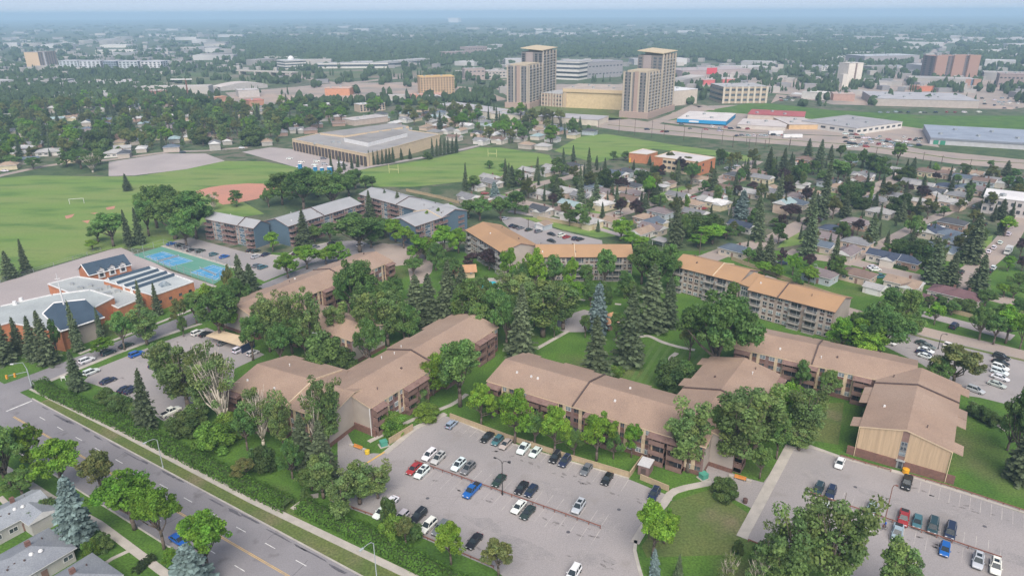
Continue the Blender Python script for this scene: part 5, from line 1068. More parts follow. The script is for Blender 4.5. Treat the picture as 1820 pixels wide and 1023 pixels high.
TL = '''20 868 752 E 95;62 848 757 M 70;112 872 778 M 95;185 890 800 O 75;240 940 838 M 115;292 975 862 M 88;370 1015 913 M 100;140 968 845 B 66;345 1050 965 B 85;160 992 960 K 26;172 985 955 K 24;70 935 905 D 50;40 880 840 E 80;92 916 882 D 40;310 1010 975 M 40;185 975 948 D 40;8 850 760 E 80
140 694 620 S 36;263 765 655 S 48;190 715 690 D 42;215 735 702 D 60;240 742 715 D 40;335 725 610 P 95;300 700 608 P 70;392 750 610 W 70;360 740 640 P 60;375 690 620 P 50
222 622 555 E 52;262 612 546 P 66;186 632 598 M 46;140 624 533 S 26;10 645 562 S 50;35 628 563 S 30;62 640 560 S 34;88 648 552 S 44;105 640 566 E 24;182 605 545 S 18;253 560 497 S 20;281 560 502 S 22;325 585 530 O 36;327 598 560 E 22
392 605 515 E 92;372 560 505 M 60;400 600 540 M 70;435 545 452 S 46;448 530 468 S 46;412 540 470 O 24;425 560 490 E 60;470 600 535 P 60;350 575 520 E 50
480 625 525 P 62;520 628 520 P 58;560 642 513 P 62;600 620 540 P 60;650 628 522 P 74;690 615 518 P 74;720 610 535 E 66;640 570 455 E 90;600 506 478 M 34;620 560 490 E 60;545 640 560 E 70;500 650 570 E 60;450 640 560 E 60;580 655 590 D 90;610 660 620 D 70;660 660 560 E 60;585 510 480 M 30
402 760 628 W 68;468 790 690 W 60;455 770 690 P 46;585 800 668 P 62;565 800 690 W 56;540 830 735 S 58;578 855 742 S 62;505 800 700 P 50;440 800 720 E 60;380 800 752 K 72;438 850 815 O 52;410 775 735 K 60;330 770 735 D 80;520 850 780 E 50;470 840 790 D 60;350 750 720 D 60
575 885 808 P 74;640 895 822 P 84;672 885 828 P 60;610 930 850 P 66;722 968 915 O 46;802 1002 925 M 64;886 1022 955 O 70;735 960 925 D 40;690 930 880 D 36;700 960 915 K 60;610 900 850 E 50;545 895 868 D 24;555 870 830 E 60
855 757 683 M 66;915 788 692 M 78;985 808 722 M 74;1060 818 735 M 78;1122 812 752 M 42;875 742 700 E 50;950 790 730 E 50;1020 812 760 E 44;1090 815 765 E 36;818 722 602 E 112;770 702 640 M 66;790 690 620 M 60;745 720 690 D 40;700 765 735 K 60;760 742 720 K 60
1222 838 718 P 96;1300 835 700 P 120;1340 805 688 P 110;1268 810 720 E 70;1392 762 682 M 76;1430 785 690 P 86;1416 738 684 M 46;1290 885 852 D 54;1275 875 845 D 30;1380 815 740 E 60;1350 850 790 E 50;1420 800 760 P 60
1160 988 893 M 92;1180 965 905 M 60;1163 1024 973 B 22;1205 1030 985 S 20;1395 1065 905 P 110;1468 1062 878 P 130;1572 1075 955 P 90;1365 1060 950 P 80;1290 1050 985 W 40;1345 1060 985 W 50;1600 1085 985 P 60;1350 1000 960 D 40;1310 985 960 D 24
1800 835 690 E 74;1812 855 742 S 64;1790 800 730 E 60;1730 738 715 D 40;1748 748 722 D 40;1766 758 735 D 36;1692 692 612 O 96;1665 690 640 E 50;1560 640 545 E 110;1530 638 568 M 96;1492 630 565 M 60;1556 600 540 E 84;1600 598 512 E 66;1520 610 555 E 60;1540 650 590 M 80
1420 702 640 E 34;1470 712 655 E 46;1462 690 650 E 30;1540 760 720 D 40;1535 720 690 K 30
1062 592 502 B 42;1060 688 560 S 66;1115 648 508 S 66;1152 585 468 S 74;1186 580 488 S 46;1270 672 512 E 160;1225 640 560 O 50;1310 650 560 E 80;1095 668 650 K 34;1080 668 648 D 30;1195 690 640 D 80;1215 680 640 D 60;925 635 505 S 60;900 620 520 E 70;965 598 500 P 116;1000 585 505 P 86;1020 545 500 M 44;795 580 462 S 56;832 595 498 E 76;765 580 484 S 56;728 610 538 E 60;742 575 488 S 66;690 575 498 E 70;880 600 510 E 90;850 610 540 E 60;930 560 490 P 70;1040 600 560 E 30;985 600 560 E 26;700 540 490 E 50;990 560 500 E 60
905 510 440 M 46;952 522 440 M 48;985 520 452 E 50;1015 530 455 M 40;1075 512 443 E 50;930 520 465 E 44;1140 505 432 E 70;1162 530 440 E 80;1185 520 430 E 50;1125 560 500 E 50;1040 520 470 E 40;1110 530 480 E 40;1075 540 500 D 30;870 480 442 U 50;838 476 448 U 36;1050 545 500 E 40;858 540 488 E 46;905 545 482 P 56;885 530 503 E 34;950 580 505 E 56;1095 610 556 E 40;1130 585 520 E 50;703 430 388 M 50;685 422 392 E 34;672 415 385 E 40;455 436 410 E 34;520 425 392 E 30
718 441 402 M 50;745 470 415 M 46;790 462 400 M 56;757 460 420 O 54;775 480 430 E 46;760 420 374 C 9;781 414 369 C 9;804 403 360 C 12;815 450 405 M 44;735 490 455 E 40;800 500 455 E 50;820 520 470 S 40;850 560 510 O 60
541 437 371 S 34;658 388 338 S 22;686 380 336 S 22;709 388 339 S 26;640 448 380 E 110;588 434 396 E 42;485 447 412 M 34;512 494 450 M 56;546 478 436 M 60;602 470 430 M 50;580 470 440 M 40;440 430 400 L 8;400 422 396 L 8;660 440 400 E 50;560 430 400 E 40
227 339 308 S 20;280 405 325 E 76;312 425 345 E 96;350 424 340 E 86;202 438 376 E 76;232 438 372 S 22;250 434 368 S 24;332 440 372 E 60;380 373 342 W 26;421 367 337 E 30;19 494 445 S 32;47 484 424 S 22;502 364 305 E 66;540 374 298 E 86;592 374 300 E 86;632 336 300 E 52;565 350 302 E 70;478 368 335 E 30;165 445 425 M 30;300 380 328 E 60;175 430 400 E 50;265 420 355 E 60;620 350 310 E 60;520 345 312 E 50
165 306 272 W 40;145 300 262 E 50;120 296 268 E 40;180 292 268 E 30;60 300 280 E 40;20 295 275 E 40
590 305 274 L 10;604 307 277 L 10;612 302 285 L 8;626 300 277 L 8;636 297 276 L 8;657 293 266 L 8;664 293 267 L 8;672 293 266 L 8;680 292 265 L 8;687 291 264 L 9;693 290 263 L 9;699 289 261 L 10;714 284 263 L 9;729 283 264 L 10;769 278 245 L 9;776 277 246 L 9;783 276 244 L 9;790 275 244 L 9;797 274 243 L 9;804 273 243 L 9;811 272 241 L 10;812 270 238 L 8;760 283 270 D 20;650 335 312 E 24;662 333 313 E 20
827 339 288 S 14;842 340 312 E 30;899 330 281 S 15;909 331 294 S 28;955 321 277 S 16;985 314 296 E 20;1001 308 263 L 14;1019 296 258 L 14;1045 331 262 S 20;1033 368 293 S 20;1058 368 313 S 24;1075 329 288 S 22;1096 366 328 S 16;989 358 313 S 30;922 332 300 E 22;905 332 289 S 16;915 380 338 E 48;880 359 322 B 22;929 346 322 S 16;853 392 350 E 54;833 388 356 E 44;890 392 350 E 50;1030 395 362 E 36;1012 402 372 E 30;1040 408 375 E 26;1063 412 390 L 10;870 300 285 E 20;895 305 290 E 24
1154 294 276 L 10;1112 286 268 E 22;1203 328 283 S 20;1228 328 287 E 36;1268 341 297 S 24;1152 362 311 M 34;1146 378 344 S 26;1170 372 346 E 44;1200 440 356 S 36;1212 430 380 E 40;1266 434 398 M 66;1240 440 415 M 40;1317 389 336 B 30;1338 412 370 E 30;1346 428 348 S 32;1103 428 388 M 54;1120 440 410 M 40;1140 445 420 M 40;1220 372 345 K 14;1290 425 400 E 40;1210 300 285 E 20;1075 300 280 L 10;1060 296 276 L 9;1090 285 268 E 20;1180 300 282 E 20;1255 432 410 E 40
1366 309 261 S 26;1391 305 262 S 22;1436 277 246 S 20;1455 294 247 S 26;1476 284 257 S 16;1493 282 257 E 24;1532 298 264 E 24;1326 318 281 S 17;1314 328 298 E 22;1383 359 304 S 19;1399 324 284 S 19;1424 328 286 E 32;1459 388 276 S 30;1438 400 330 S 26;1501 387 337 S 26;1488 322 284 E 54;1311 348 329 U 22;1337 345 322 U 26;1286 291 268 E 28;1405 390 362 U 44;1474 364 348 K 16;1346 392 345 S 26;1510 300 270 E 30;1545 300 272 E 24;1408 306 275 L 12;1445 310 285 E 30;1460 330 300 E 26;1340 300 280 L 10
1619 315 279 S 21;1594 294 253 E 34;1562 321 278 E 44;1567 344 315 S 13;1544 367 331 C 9;1555 368 340 L 14;1638 348 312 S 19;1630 382 348 S 17;1600 393 352 S 26;1586 342 327 U 19;1614 348 326 U 22;1662 305 289 K 14;1753 323 296 S 19;1788 313 285 S 24;1801 322 299 E 26;1791 334 312 E 34;1677 385 366 E 24;1736 395 376 S 16;1777 390 353 S 30;1785 420 384 M 36;1721 353 325 E 28;1710 300 290 E 16;1760 300 285 E 18;1700 325 310 E 20
1347 463 426 S 24;1364 472 415 S 34;1388 474 440 U 20;1408 490 450 M 34;1437 476 450 U 28;1434 456 358 S 36;1478 490 416 S 26;1486 498 454 E 40;1547 434 377 S 32;1437 506 472 M 38;1357 492 463 M 38;1504 429 404 U 24;1378 404 387 E 28;1314 419 401 E 24;1330 470 440 E 30;1380 495 470 M 30;1415 510 485 E 30
1620 435 379 E 38;1657 502 430 S 46;1686 508 446 S 42;1723 466 377 S 50;1735 522 451 S 42;1601 449 426 D 50;1790 482 454 M 26;1812 458 423 U 28;1815 482 454 U 30;1808 512 484 E 40;1783 528 504 M 34;1738 522 508 K 26;1640 470 450 E 24;1582 448 430 D 30;1800 530 505 E 40
1582 566 513 E 66;1610 588 519 E 38;1660 577 537 M 38;1740 604 541 E 50;1787 610 543 M 66;1669 540 523 D 28;1706 552 530 D 40;1749 545 515 E 56;1806 568 530 E 46;1720 552 532 D 34;1765 612 560 E 50;1690 560 535 E 36;1625 560 525 E 36;1780 580 540 E 50;1650 545 525 E 30;1812 620 560 M 40'''
for row in TL.replace('\n', ';').split(';'):
    f = row.split(); tree(float(f[0]), float(f[1]), float(f[2]), f[3], float(f[4]))
# thicker planting of the far neighbourhoods
for P, n, g_, mix in ((POLY_L, 385, 7, 'ESSOOOMMPPSD'), (POLY_M, 85, 8, 'EOSLMO')):
    for x, y in scatter(P, n, g_, tr_): tree(x, y, None, tr_.choice(mix), dim=1.0, h=tr_.uniform(10, 18) if tr_.random() < .8 else 6)
RN_ = [(880, 345), (1000, 300), (1140, 300), (1290, 290), (1560, 300), (1820, 320), (1820, 390), (1700, 470), (1620, 480), (1500, 450), (1330, 440), (1180, 420), (1000, 390)]
for x, y in scatter(RN_, 215, 8, tr_, [(p[0], p[1]) for p in [q[:2] for q in [(float(r.split()[0]), float(r.split()[1])) for r in HL.split(';')]]]): tree(x, y, None, tr_.choice('SSOLSEDUSOLP'), dim=.72, h=tr_.uniform(4, 12.5))
# hedges: leaf shells around a dark added core that keeps them opaque
def hedge(name, label, px, w, h, per=60, col=(.075, .16, .03), group=None):
    P = [q[:2] for q in pts(*px)]; pos, nm = [], []
    for i in range(len(P) - 1):
        a, b = P[i], P[i + 1]; L = np.linalg.norm(b - a); d = (b - a) / L; n = np.array([-d[1], d[0]]); N = int(L * per)
        s = nr.uniform(0, L, N); th = nr.uniform(0, math.pi, N); bump = 1 + .07 * np.sin(s * 1.3) * np.sin(s * .47 + 1) + nr.normal(size=N) * .05
        q = np.clip(1.25 * np.cos(th), -1, 1) * w / 2 * bump; z = np.clip(1.35 * np.sin(th), 0, 1) * h * bump
        pos.append(np.stack([a[0] + d[0] * s + n[0] * q, a[1] + d[1] * s + n[1] * q, z + .05], 1)); nm.append(np.stack([n[0] * np.cos(th), n[1] * np.cos(th), np.sin(th) + .4], 1) + nr.normal(size=(N, 3)) * .45)
    pos, nm = np.concatenate(pos), np.concatenate(nm); o_ = np.array([*P[0], 0])
    cm = leaf_mesh('foliage', pos - o_, nm, nr.uniform(.12, .26, len(pos)), nr.uniform(.7, 1.3, len(pos)) * (1 + .18 * np.sin(pos[:, 0] * .9) * np.cos(pos[:, 1] * .7)), M['leaf'])
    t = thing(name, o_, label, 'hedge', group); c = obj('foliage', cm, t, col); b = MB(); ribbon(b, [p - P[0] for p in P], w * .72, h * .78, .02); b.build('core_fill', M['hedge_core'], t); return t
M['hedge_core'] = mat('hedge_core', (.05, .09, .025), (.07, .10, .03), 1.5, .95, 3)
hedge('hedge', 'long clipped green hedge along the sidewalk, left of the footpath gap', (72, 684, 85, 697, 213, 754, 350, 822, 455, 876, 515, 903), 3.9, 2.1, 90, (.10, .22, .035))
hedge('hedge', 'shorter clipped green hedge along the sidewalk, right of the footpath gap', (536, 903, 640, 951, 760, 1015, 880, 1080), 3.9, 2.1, 90, (.10, .22, .035))
hedge('hedge', 'dark hedge before the navy-roofed bungalow', (1545, 461, 1612, 481), 2.0, 1.4, 40, (.045, .09, .03))
hedge('hedge', 'low dark hedge at the garden edge beside the lower left sidewalk', (240, 1020, 262, 1000, 275, 992), 1.6, 1.1, 60, (.05, .08, .03))
# woods and houses too far to count
def far_px(n, y0, y1, rng_, mask): 
    out = []
    while len(out) < n:
        x, y = rng_.uniform(-120, 1940), rng_.uniform(y0, y1)
        if rng_.random() < mask(x, y): out.append((x, y))
    return out
fr_ = random.Random(8)
clear = [[(270, 140), (330, 128), (520, 126), (700, 122), (850, 118), (900, 140), (870, 165), (720, 185), (560, 186), (400, 190), (270, 160)], [(870, 130), (1130, 118), (1420, 136), (1480, 172), (1800, 150), (1830, 240), (1600, 250), (1180, 222), (1060, 215), (880, 200)], [(900, 100), (1240, 105), (1400, 140), (880, 150)], [(1180, 100), (1330, 118), (1400, 160), (1180, 160)], [(1640, 195), (1560, 160), (1655, 90), (1700, 60), (1720, 60), (1690, 100), (1640, 160)]]
def wood(x, y):
    if inside(x, y, clear[1]) and y < 165 and x > 1180: return .16
    if inside(x, y, clear[0]) and y < 152: return .2
    if any(inside(x, y, P) for P in clear): return .04
    if x < 420: return .85 if y > 118 else (.35 if y > 88 else .22)
    if x < 900: return .95 if 66 < y < 112 else (.5 if y < 66 else .6)
    if x < 1400: return .95 if 66 < y < 112 else (.4 if y < 66 else .3)
    return .8 if y < 128 else .3
def ico():
    t = (1 + 5 ** .5) / 2; v = np.array([(-1, t, 0), (1, t, 0), (-1, -t, 0), (1, -t, 0), (0, -1, t), (0, 1, t), (0, -1, -t), (0, 1, -t), (t, 0, -1), (t, 0, 1), (-t, 0, -1), (-t, 0, 1)], float); v /= np.linalg.norm(v[0])
    f = [(0, 11, 5), (0, 5, 1), (0, 1, 7), (0, 7, 10), (0, 10, 11), (1, 5, 9), (5, 11, 4), (11, 10, 2), (10, 7, 6), (7, 1, 8), (3, 9, 4), (3, 4, 2), (3, 2, 6), (3, 6, 8), (3, 8, 9), (4, 9, 5), (2, 4, 11), (6, 2, 10), (8, 6, 7), (9, 8, 1)]
    return v, np.array(f)
IV, IF = ico(); V, Fc = [], []; nv = 0
spots = far_px(4800, 44, 190, fr_, wood) + far_px(2600, 58, 116, fr_, lambda x, y: 1 if (420 < x and y > 62) and not any(inside(x, y, P) for P in clear[1:]) and not any(inside(x, y, P) for P in clear[:1]) else 0)
for x, y in spots:
    p = at(x, y); D = p[1]; sc_ = max(5.5, D * .0042); con = fr_.random() < .35
    for _ in range(3 if D < 2500 else 2):
        r_ = sc_ * fr_.uniform(.45, .95); hz_ = fr_.uniform(7, 15) if D < 3500 else fr_.uniform(8, 17); q = np.array([p[0] + fr_.uniform(-1, 1) * sc_, p[1] + fr_.uniform(-1, 1) * sc_ * 1.4, 0])
        k = IV * np.array([r_ * (.55 if con else 1), r_ * (.55 if con else 1), hz_ / 2]) * (1 + nr.uniform(-.28, .28, (12, 1))); k[:, 2] += hz_ / 2 - .3
        if con: k[:, :2] *= np.clip(1.25 - k[:, 2:3] / hz_ * 1.15, .05, 1.2)
        V.append(k + q); Fc.append(IF + nv); nv += 12
V, Fc = np.concatenate(V), np.concatenate(Fc)
me = bpy.data.meshes.new('distant_woods'); me.from_pydata(V.tolist(), [], Fc.tolist()); me.materials.append(M['canopy']); o = obj('distant_woods', me, None, (.058, .092, .036)); o['kind'] = 'stuff'
b = MB(); b2 = MB()
def hmask(x, y):
    if inside(x, y, clear[1]) and y < 165 and x > 1180: return .3
    if any(inside(x, y, P) for P in clear[:2]): return .02
    if 66 < y < 108 and 430 < x < 1400: return .04
    if y < 64: return .55 if (x < 700 or 800 < x < 1250) else .2
    return .8
for x, y in far_px(1150, 46, 182, fr_, hmask):
    p = at(x, y); D = p[1]; big = fr_.random() < (.22 if y < 100 else .06)
    L, Wd, hh = (fr_.uniform(30, 110), fr_.uniform(20, 50), fr_.uniform(6, 13)) if big else (fr_.uniform(10, 22), fr_.uniform(8, 14), fr_.uniform(4, 8))
    (b2 if big else b).box((p[0], p[1], hh / 2 - .2), (L, Wd, hh), 0 if fr_.random() < .55 else 1, fr_.choice((.1, .1, -.5, 1.0)))
o = b.build('distant_houses', [M['distant'], mat('distant_roof', (.34, .31, .30), (.22, .22, .23), .01, .9, 3)]); o['kind'] = 'stuff'
o = b2.build('distant_buildings', [mat('distant_white', (.56, .54, .52), (.36, .35, .35), .01, .9, 3), M['distant']]); o['kind'] = 'stuff'
# ================================================================ vehicles
def car_kind(kind):
    D = {'sedan': (4.7, 1.82, .93, 1.43, (-1.85, 1.15), (-1.15, .30)), 'suv': (4.6, 1.88, 1.04, 1.68, (-2.2, 1.12), (-1.95, .28)), 'hatch': (4.2, 1.78, .97, 1.52, (-2.0, 1.1), (-1.6, .25)),
         'pickup': (5.7, 1.98, 1.12, 1.86, (-.75, 1.5), (-.55, .75)), 'van': (5.1, 1.98, 1.08, 1.80, (-2.45, 1.75), (-2.3, .85)), 'small': (4.5, 1.8, .95, 1.5, (-1.9, 1.1), (-1.4, .25))}[kind]
    L, W_, zb, zr, (g0, g1), (r0, r1) = D; h = L / 2; b = MB(); w = W_ / 2
    hood = zb - (.12 if kind in ('sedan', 'hatch') else .06)
    ST = [(-h, .55, .50, zb - .22, .80), (-h + .12, .30, .66, zb - .04, .93), (-h + .55, .24, .74, zb, 1), (g0 + .1, .22, .76, zb + .01, 1), (0, .22, .76, zb + .01, 1), (g1 - .1, .22, .76, zb - .01, 1), (h - .75, .22, .72, hood, 1), (h - .2, .26, .64, hood - .16, .95), (h, .5, .55, hood - .30, .82)]
    rows = []
    for x, z0, z1, z2, k in ST: rows.append([(x, s * w * k * q, z) for s, q, z in ((-1, .90, z0), (-1, 1.0, z1), (-1, .97, z2 - .10), (-1, .86, z2), (1, .86, z2), (1, .97, z2 - .10), (1, 1.0, z1), (1, .90, z0))])
    n0 = len(b.v)
    for r in rows: b.v += r
    for i in range(len(rows) - 1):
        for j in range(8):
            k = (j + 1) % 8; a = n0 + i * 8; b.f.append((a + j, a + 8 + j, a + 8 + k, a + k)); b.m.append(0)
    b.f.append(tuple(n0 + j for j in range(8))); b.m.append(0); b.f.append(tuple(n0 + (len(rows) - 1) * 8 + j for j in range(7, -1, -1))); b.m.append(0)
    wr_, wg = w * .70, w * .86
    b.poly([(r0, -wr_, zr), (r1, -wr_, zr), (r1, wr_, zr), (r0, wr_, zr)]); b.box(((r0 + r1) / 2, 0, zr - .035), (r1 - r0 + .02, wr_ * 2 + .02, .06))
    for sx in (-1, 1):
        for (x0, x1) in ((g0 + .02, r0), (g1 - .05, r1)): b.tube((x0, sx * wg * .985, zb), (x1, sx * wr_ * .985, zr - .03), .05, .045, 4)
        m_ = (g0 + g1) / 2 - .1; b.tube((m_, sx * wg, zb), (m_ * .8 + (r0 + r1) * .1, sx * wr_, zr - .03), .045, .04, 4)
        b.box((g1 - .35, sx * (w + .07), zb + .06), (.16, .18, .14))
    glass = MB(); G = [(g0, zb - .02, wg), (r0 + .02, zr - .05, wr_ - .02), (r1 - .02, zr - .05, wr_ - .02), (g1, zb - .02, wg)]
    P = lambda i, s: (G[i][0], s * G[i][2], G[i][1])
    glass.poly([P(0, -1), P(1, -1), P(1, 1), P(0, 1)]); glass.poly([P(3, 1), P(2, 1), P(2, -1), P(3, -1)])
    for s in (-1, 1): q = [P(0, s), P(3, s), P(2, s), P(1, s)]; glass.poly(q if s < 0 else q[::-1])
    body = b.mesh('body', M['paint'], True)
    for p in body.polygons: p.use_smooth = False
    kids = [('body', body, (0, 0, 0), 'p'), ('window', glass.mesh('window', M['car_glass']), (0, 0, 0), None)]
    wm = MB(); wm.tube((0, -.11, 0), (0, .11, 0), .34, .34, 12, 0); wm.tube((0, -.12, 0), (0, .12, 0), .2, .2, 8, 1); wm = wm.mesh('wheel', [M['rubber'], M['steel']])
    for x in (-h + .85, h - .9):
        for s in (-1, 1): kids.append(('wheel', wm, (x, s * (w - .1), .34), None))
    hl = MB(); hl.box((0, 0, 0), (.16, .42, .15)); hl = hl.mesh('headlight', M['lamp_glass']); tl = MB(); tl.box((0, 0, 0), (.12, .3, .26)); tl = tl.mesh('taillight', M['lamp_red'])
    for s in (-1, 1): kids += [('headlight', hl, (h - .09, s * w * .58, hood - .27), None), ('taillight', tl, (-h + .07, s * w * .66, zb - .2), None)]
    pl = MB(); pl.box((0, 0, 0), (.10, W_ * .8, .16)); pl = pl.mesh('bumper', M['black']); kids += [('bumper', pl, (h - .06, 0, .42), None), ('bumper', pl, (-h + .06, 0, .45), None)]
    if kind == 'pickup':
        cb = MB(); cb.box((-1.8, 0, zb + .012), (1.75, W_ * .70, .06)); kids.append(('cargo_bed', cb.mesh('cargo_bed', M['black']), (0, 0, 0), None))
    if kind in ('suv', 'van'):
        for s in (-1, 1): rk = MB(); rk.tube((r0 + .15, s * wr_ * .92, zr + .05), (r1 - .2, s * wr_ * .92, zr + .05), .03, .03, 4); kids.append(('roof_rail', rk.mesh('roof_rail', M['steel']), (0, 0, 0), None))
    tot = MB()          # one light mesh for far away copies
    one = MB(); 
    for src, mi in ((b, 0), (glass, 1)):
        n = len(one.v); one.v += src.v; one.f += [tuple(i + n for i in f) for f in src.f]; one.m += [mi] * len(src.f)
    for x in (-h + .85, h - .9):
        for s in (-1, 1): one.tube((x, s * (w - .2), .34), (x, s * w, .34), .34, .34, 8, 2)
    sr = MB(); sr.box(((r0 + r1) / 2 + .2, 0, zr + .012), (.95, wr_ * 1.3, .03))
    return kids, one.mesh('car', [M['paint'], M['car_glass'], M['rubber']]), sr.mesh('sunroof', M['car_glass']), L
CK = {k: car_kind(k) for k in ('sedan', 'suv', 'hatch', 'pickup', 'van')}
CC = {'white': (.78, .78, .77), 'silver': (.46, .48, .50), 'grey': (.16, .17, .18), 'black': (.018, .019, .021), 'red': (.34, .035, .035), 'navy': (.022, .032, .07), 'blue': (.015, .11, .42), 'teal': (.06, .16, .19), 'green': (.03, .05, .04), 'beige': (.42, .38, .33), 'pale blue': (.34, .42, .46), 'dark teal': (.03, .06, .07)}
CNAME = {'sedan': 'sedan', 'suv': 'sport utility car', 'hatch': 'hatchback', 'pickup': 'pickup truck', 'van': 'van'}
cr_ = random.Random(3)
def car(px, py, kind, col, d, lot, simple=False, sun=False, label=None):
    """d: heading as a world direction (nose)"""
    p = at(px, py); kids, one, sr, L = CK[kind]; rz = math.atan2(d[1], d[0]) + cr_.uniform(-.035, .035)
    c = tuple(max(.01, q * cr_.uniform(.92, 1.08)) for q in CC[col])
    if simple:
        t = obj('parked_car', one, None, c, p); t.rotation_euler = (0, 0, rz)
    else:
        t = thing('parked_car', p + np.array([0, 0, .05]), None, None, None, rz)
        for n_, me, loc, tint in kids: obj(n_, me, t, c if tint else None, loc)
        if sun: obj('sunroof', sr, t)
    t['category'] = {'pickup': 'pickup', 'van': 'van'}.get(kind, 'car'); t['group'] = lot
    if label: t['label'] = label
    else: auto(t, f'{col} {CNAME[kind]}', px, py)
    return t
def dirv(x0, y0, x1, y1): v = at(x1, y1) - at(x0, y0); return norm(v[:2])
car(318, 963, 'sedan', 'blue', RD, 'cars parked along the neighbourhood streets', label='blue sedan on the main road, half hidden under the lower left tree')
rc = dirv(740, 822, 1067, 938); pc = np.array([rc[1], -rc[0]]); pc = pc if pc[1] < 0 else -pc         # nose towards the camera
r2 = dirv(1445, 881, 1778, 994); pr_ = np.array([r2[1], -r2[0]]); pr_ = pr_ if pr_[1] < 0 else -pr_
LM, LR, LL, LB, LG, LO = ('cars in the middle parking lot', 'cars in the right parking lot', 'cars in the left parking lot and side street', 'cars in the lot behind the right block', 'cars by the blue-sided block', 'cars behind the orange roofs')
for row in '''803 757 hatch pale_blue -;866 780 sedan black;884 786 hatch teal;899 792 sedan beige;932 799 pickup white;952 806 sedan white;987 816 suv black;1004 823 suv navy s;1042 837 sedan grey;1079 854 sedan black;1162 882 suv navy s;763 812 suv white;779 818 suv silver s;736 836 sedan red;750 843 suv white s;815 830 suv white s;832 836 suv grey s;839 875 pickup blue;887 857 sedan green;927 870 sedan black;944 876 hatch navy;922 904 sedan white;938 914 sedan green;1028 904 suv silver s;1019 1023 suv white;694 897 sedan white;679 913 sedan white;744 920 suv black;761 938 suv white;783 943 suv grey;714 922 hatch silver;843 965 sedan black'''.split(';'):
    f = row.split(); car(float(f[0]), float(f[1]), f[2], f[3].replace('_', ' '), pc if '-' not in f[4:] else -pc, LM, sun='s' in f[4:])
for row in '''1492 826 sedan white;1454 873 suv dark_teal;1476 879 suv navy;1465 905 sedan white;1549 906 sedan pale_blue;1611 861 pickup black;1605 924 pickup red;1629 931 hatch teal;1657 939 van dark_teal;1688 948 van navy;1540 937 hatch white;1594 950 pickup pale_blue;1678 980 hatch blue;1737 1001 suv silver s;1768 1011 suv white s'''.split(';'):
    f = row.split(); car(float(f[0]), float(f[1]), f[2], f[3].replace('_', ' '), pr_, LR, sun='s' in f[4:])
db = dirv(1200, 470, 1490, 560)
for row in '''1579 611 suv white;1640 613 sedan green;1649 618 sedan grey;1645 625 sedan white;1641 630 sedan navy;1645 636 sedan white;1690 619 suv white;1779 637 suv black;1778 647 sedan black;1777 656 suv white;1776 664 suv white;1777 674 sedan white;1771 686 sedan silver;1733 696 suv silver;1695 582 van navy'''.split(';'):
    f = row.split(); car(float(f[0]), float(f[1]), f[2], f[3], db if f[0] != '1695' else np.array([-db[1], db[0]]), LB)
ds = dirv(80, 668, 350, 563); dl = np.array([ds[1], -ds[0]])
for row in '''155 643 suv white a;193 629 suv dark_teal a;225 616 sedan green a;243 632 suv blue a;163 664 suv white a;193 679 sedan navy a;224 694 sedan navy a;235 696 sedan navy a;304 735 pickup white a;247 719 sedan white a;278 651 sedan navy a;352 594 suv white a;366 596 sedan black a;398 611 sedan grey a;427 624 van white a;450 630 hatch white a'''.split(';'):
    f = row.split(); car(float(f[0]), float(f[1]), f[2], f[3].replace('_', ' '), ds, LL)
dg = dirv(290, 437, 405, 470); dgp = np.array([-dg[1], dg[0]])
for row in '''305 435 sedan blue;320 438 suv black;330 441 sedan grey;341 446 sedan black;356 448 suv green;380 454 hatch teal;399 458 sedan blue;446 447 sedan black;455 448 sedan green;473 454 sedan navy;455 458 sedan silver;467 477 suv teal;457 474 sedan grey;560 441 suv grey;590 434 sedan black;641 438 suv white;527 452 sedan black'''.split(';'):
    f = row.split(); car(float(f[0]), float(f[1]), f[2], f[3], dgp, LG)
do = dirv(925, 386, 1070, 427); dop = np.array([-do[1], do[0]])
for row in '''897 390 sedan silver;911 403 sedan navy;918 405 sedan black;925 407 sedan grey;940 410 sedan green;957 413 suv grey;980 418 sedan black;998 420 suv white;1007 423 sedan red;1023 426 suv navy;1031 427 sedan black;980 430 sedan black'''.split(';'):
    f = row.split(); car(float(f[0]), float(f[1]), f[2], f[3], do if f[0] in '980' else dop, LO)
dsr = dirv(1716, 491, 1805, 402); LS = 'cars parked along the neighbourhood streets'
for row in '''1792 418 suv white;1777 433 sedan white;1766 442 suv white;1757 449 sedan white;1738 456 suv white;1735 463 sedan white;1765 478 suv white;1759 484 suv black;1708 486 suv black;1563 494 pickup teal;1551 477 sedan white;1556 481 sedan white;1455 392 suv navy;1487 364 sedan green;1147 418 sedan white;1157 413 suv grey;1235 352 sedan red;1250 372 sedan red;900 355 suv white;862 345 sedan red;1100 380 sedan white;985 379 sedan teal;1005 311 suv grey;1392 470 sedan navy;1372 468 suv white;1512 436 sedan white;1650 480 sedan grey;1490 460 sedan white;1730 370 suv grey;1745 392 suv white;1750 400 sedan black;1610 321 sedan white;1545 330 sedan grey'''.split(';'):
    f = row.split(); car(float(f[0]), float(f[1]), f[2], f[3], dsr if float(f[0]) > 1700 else (1, .1), LS)
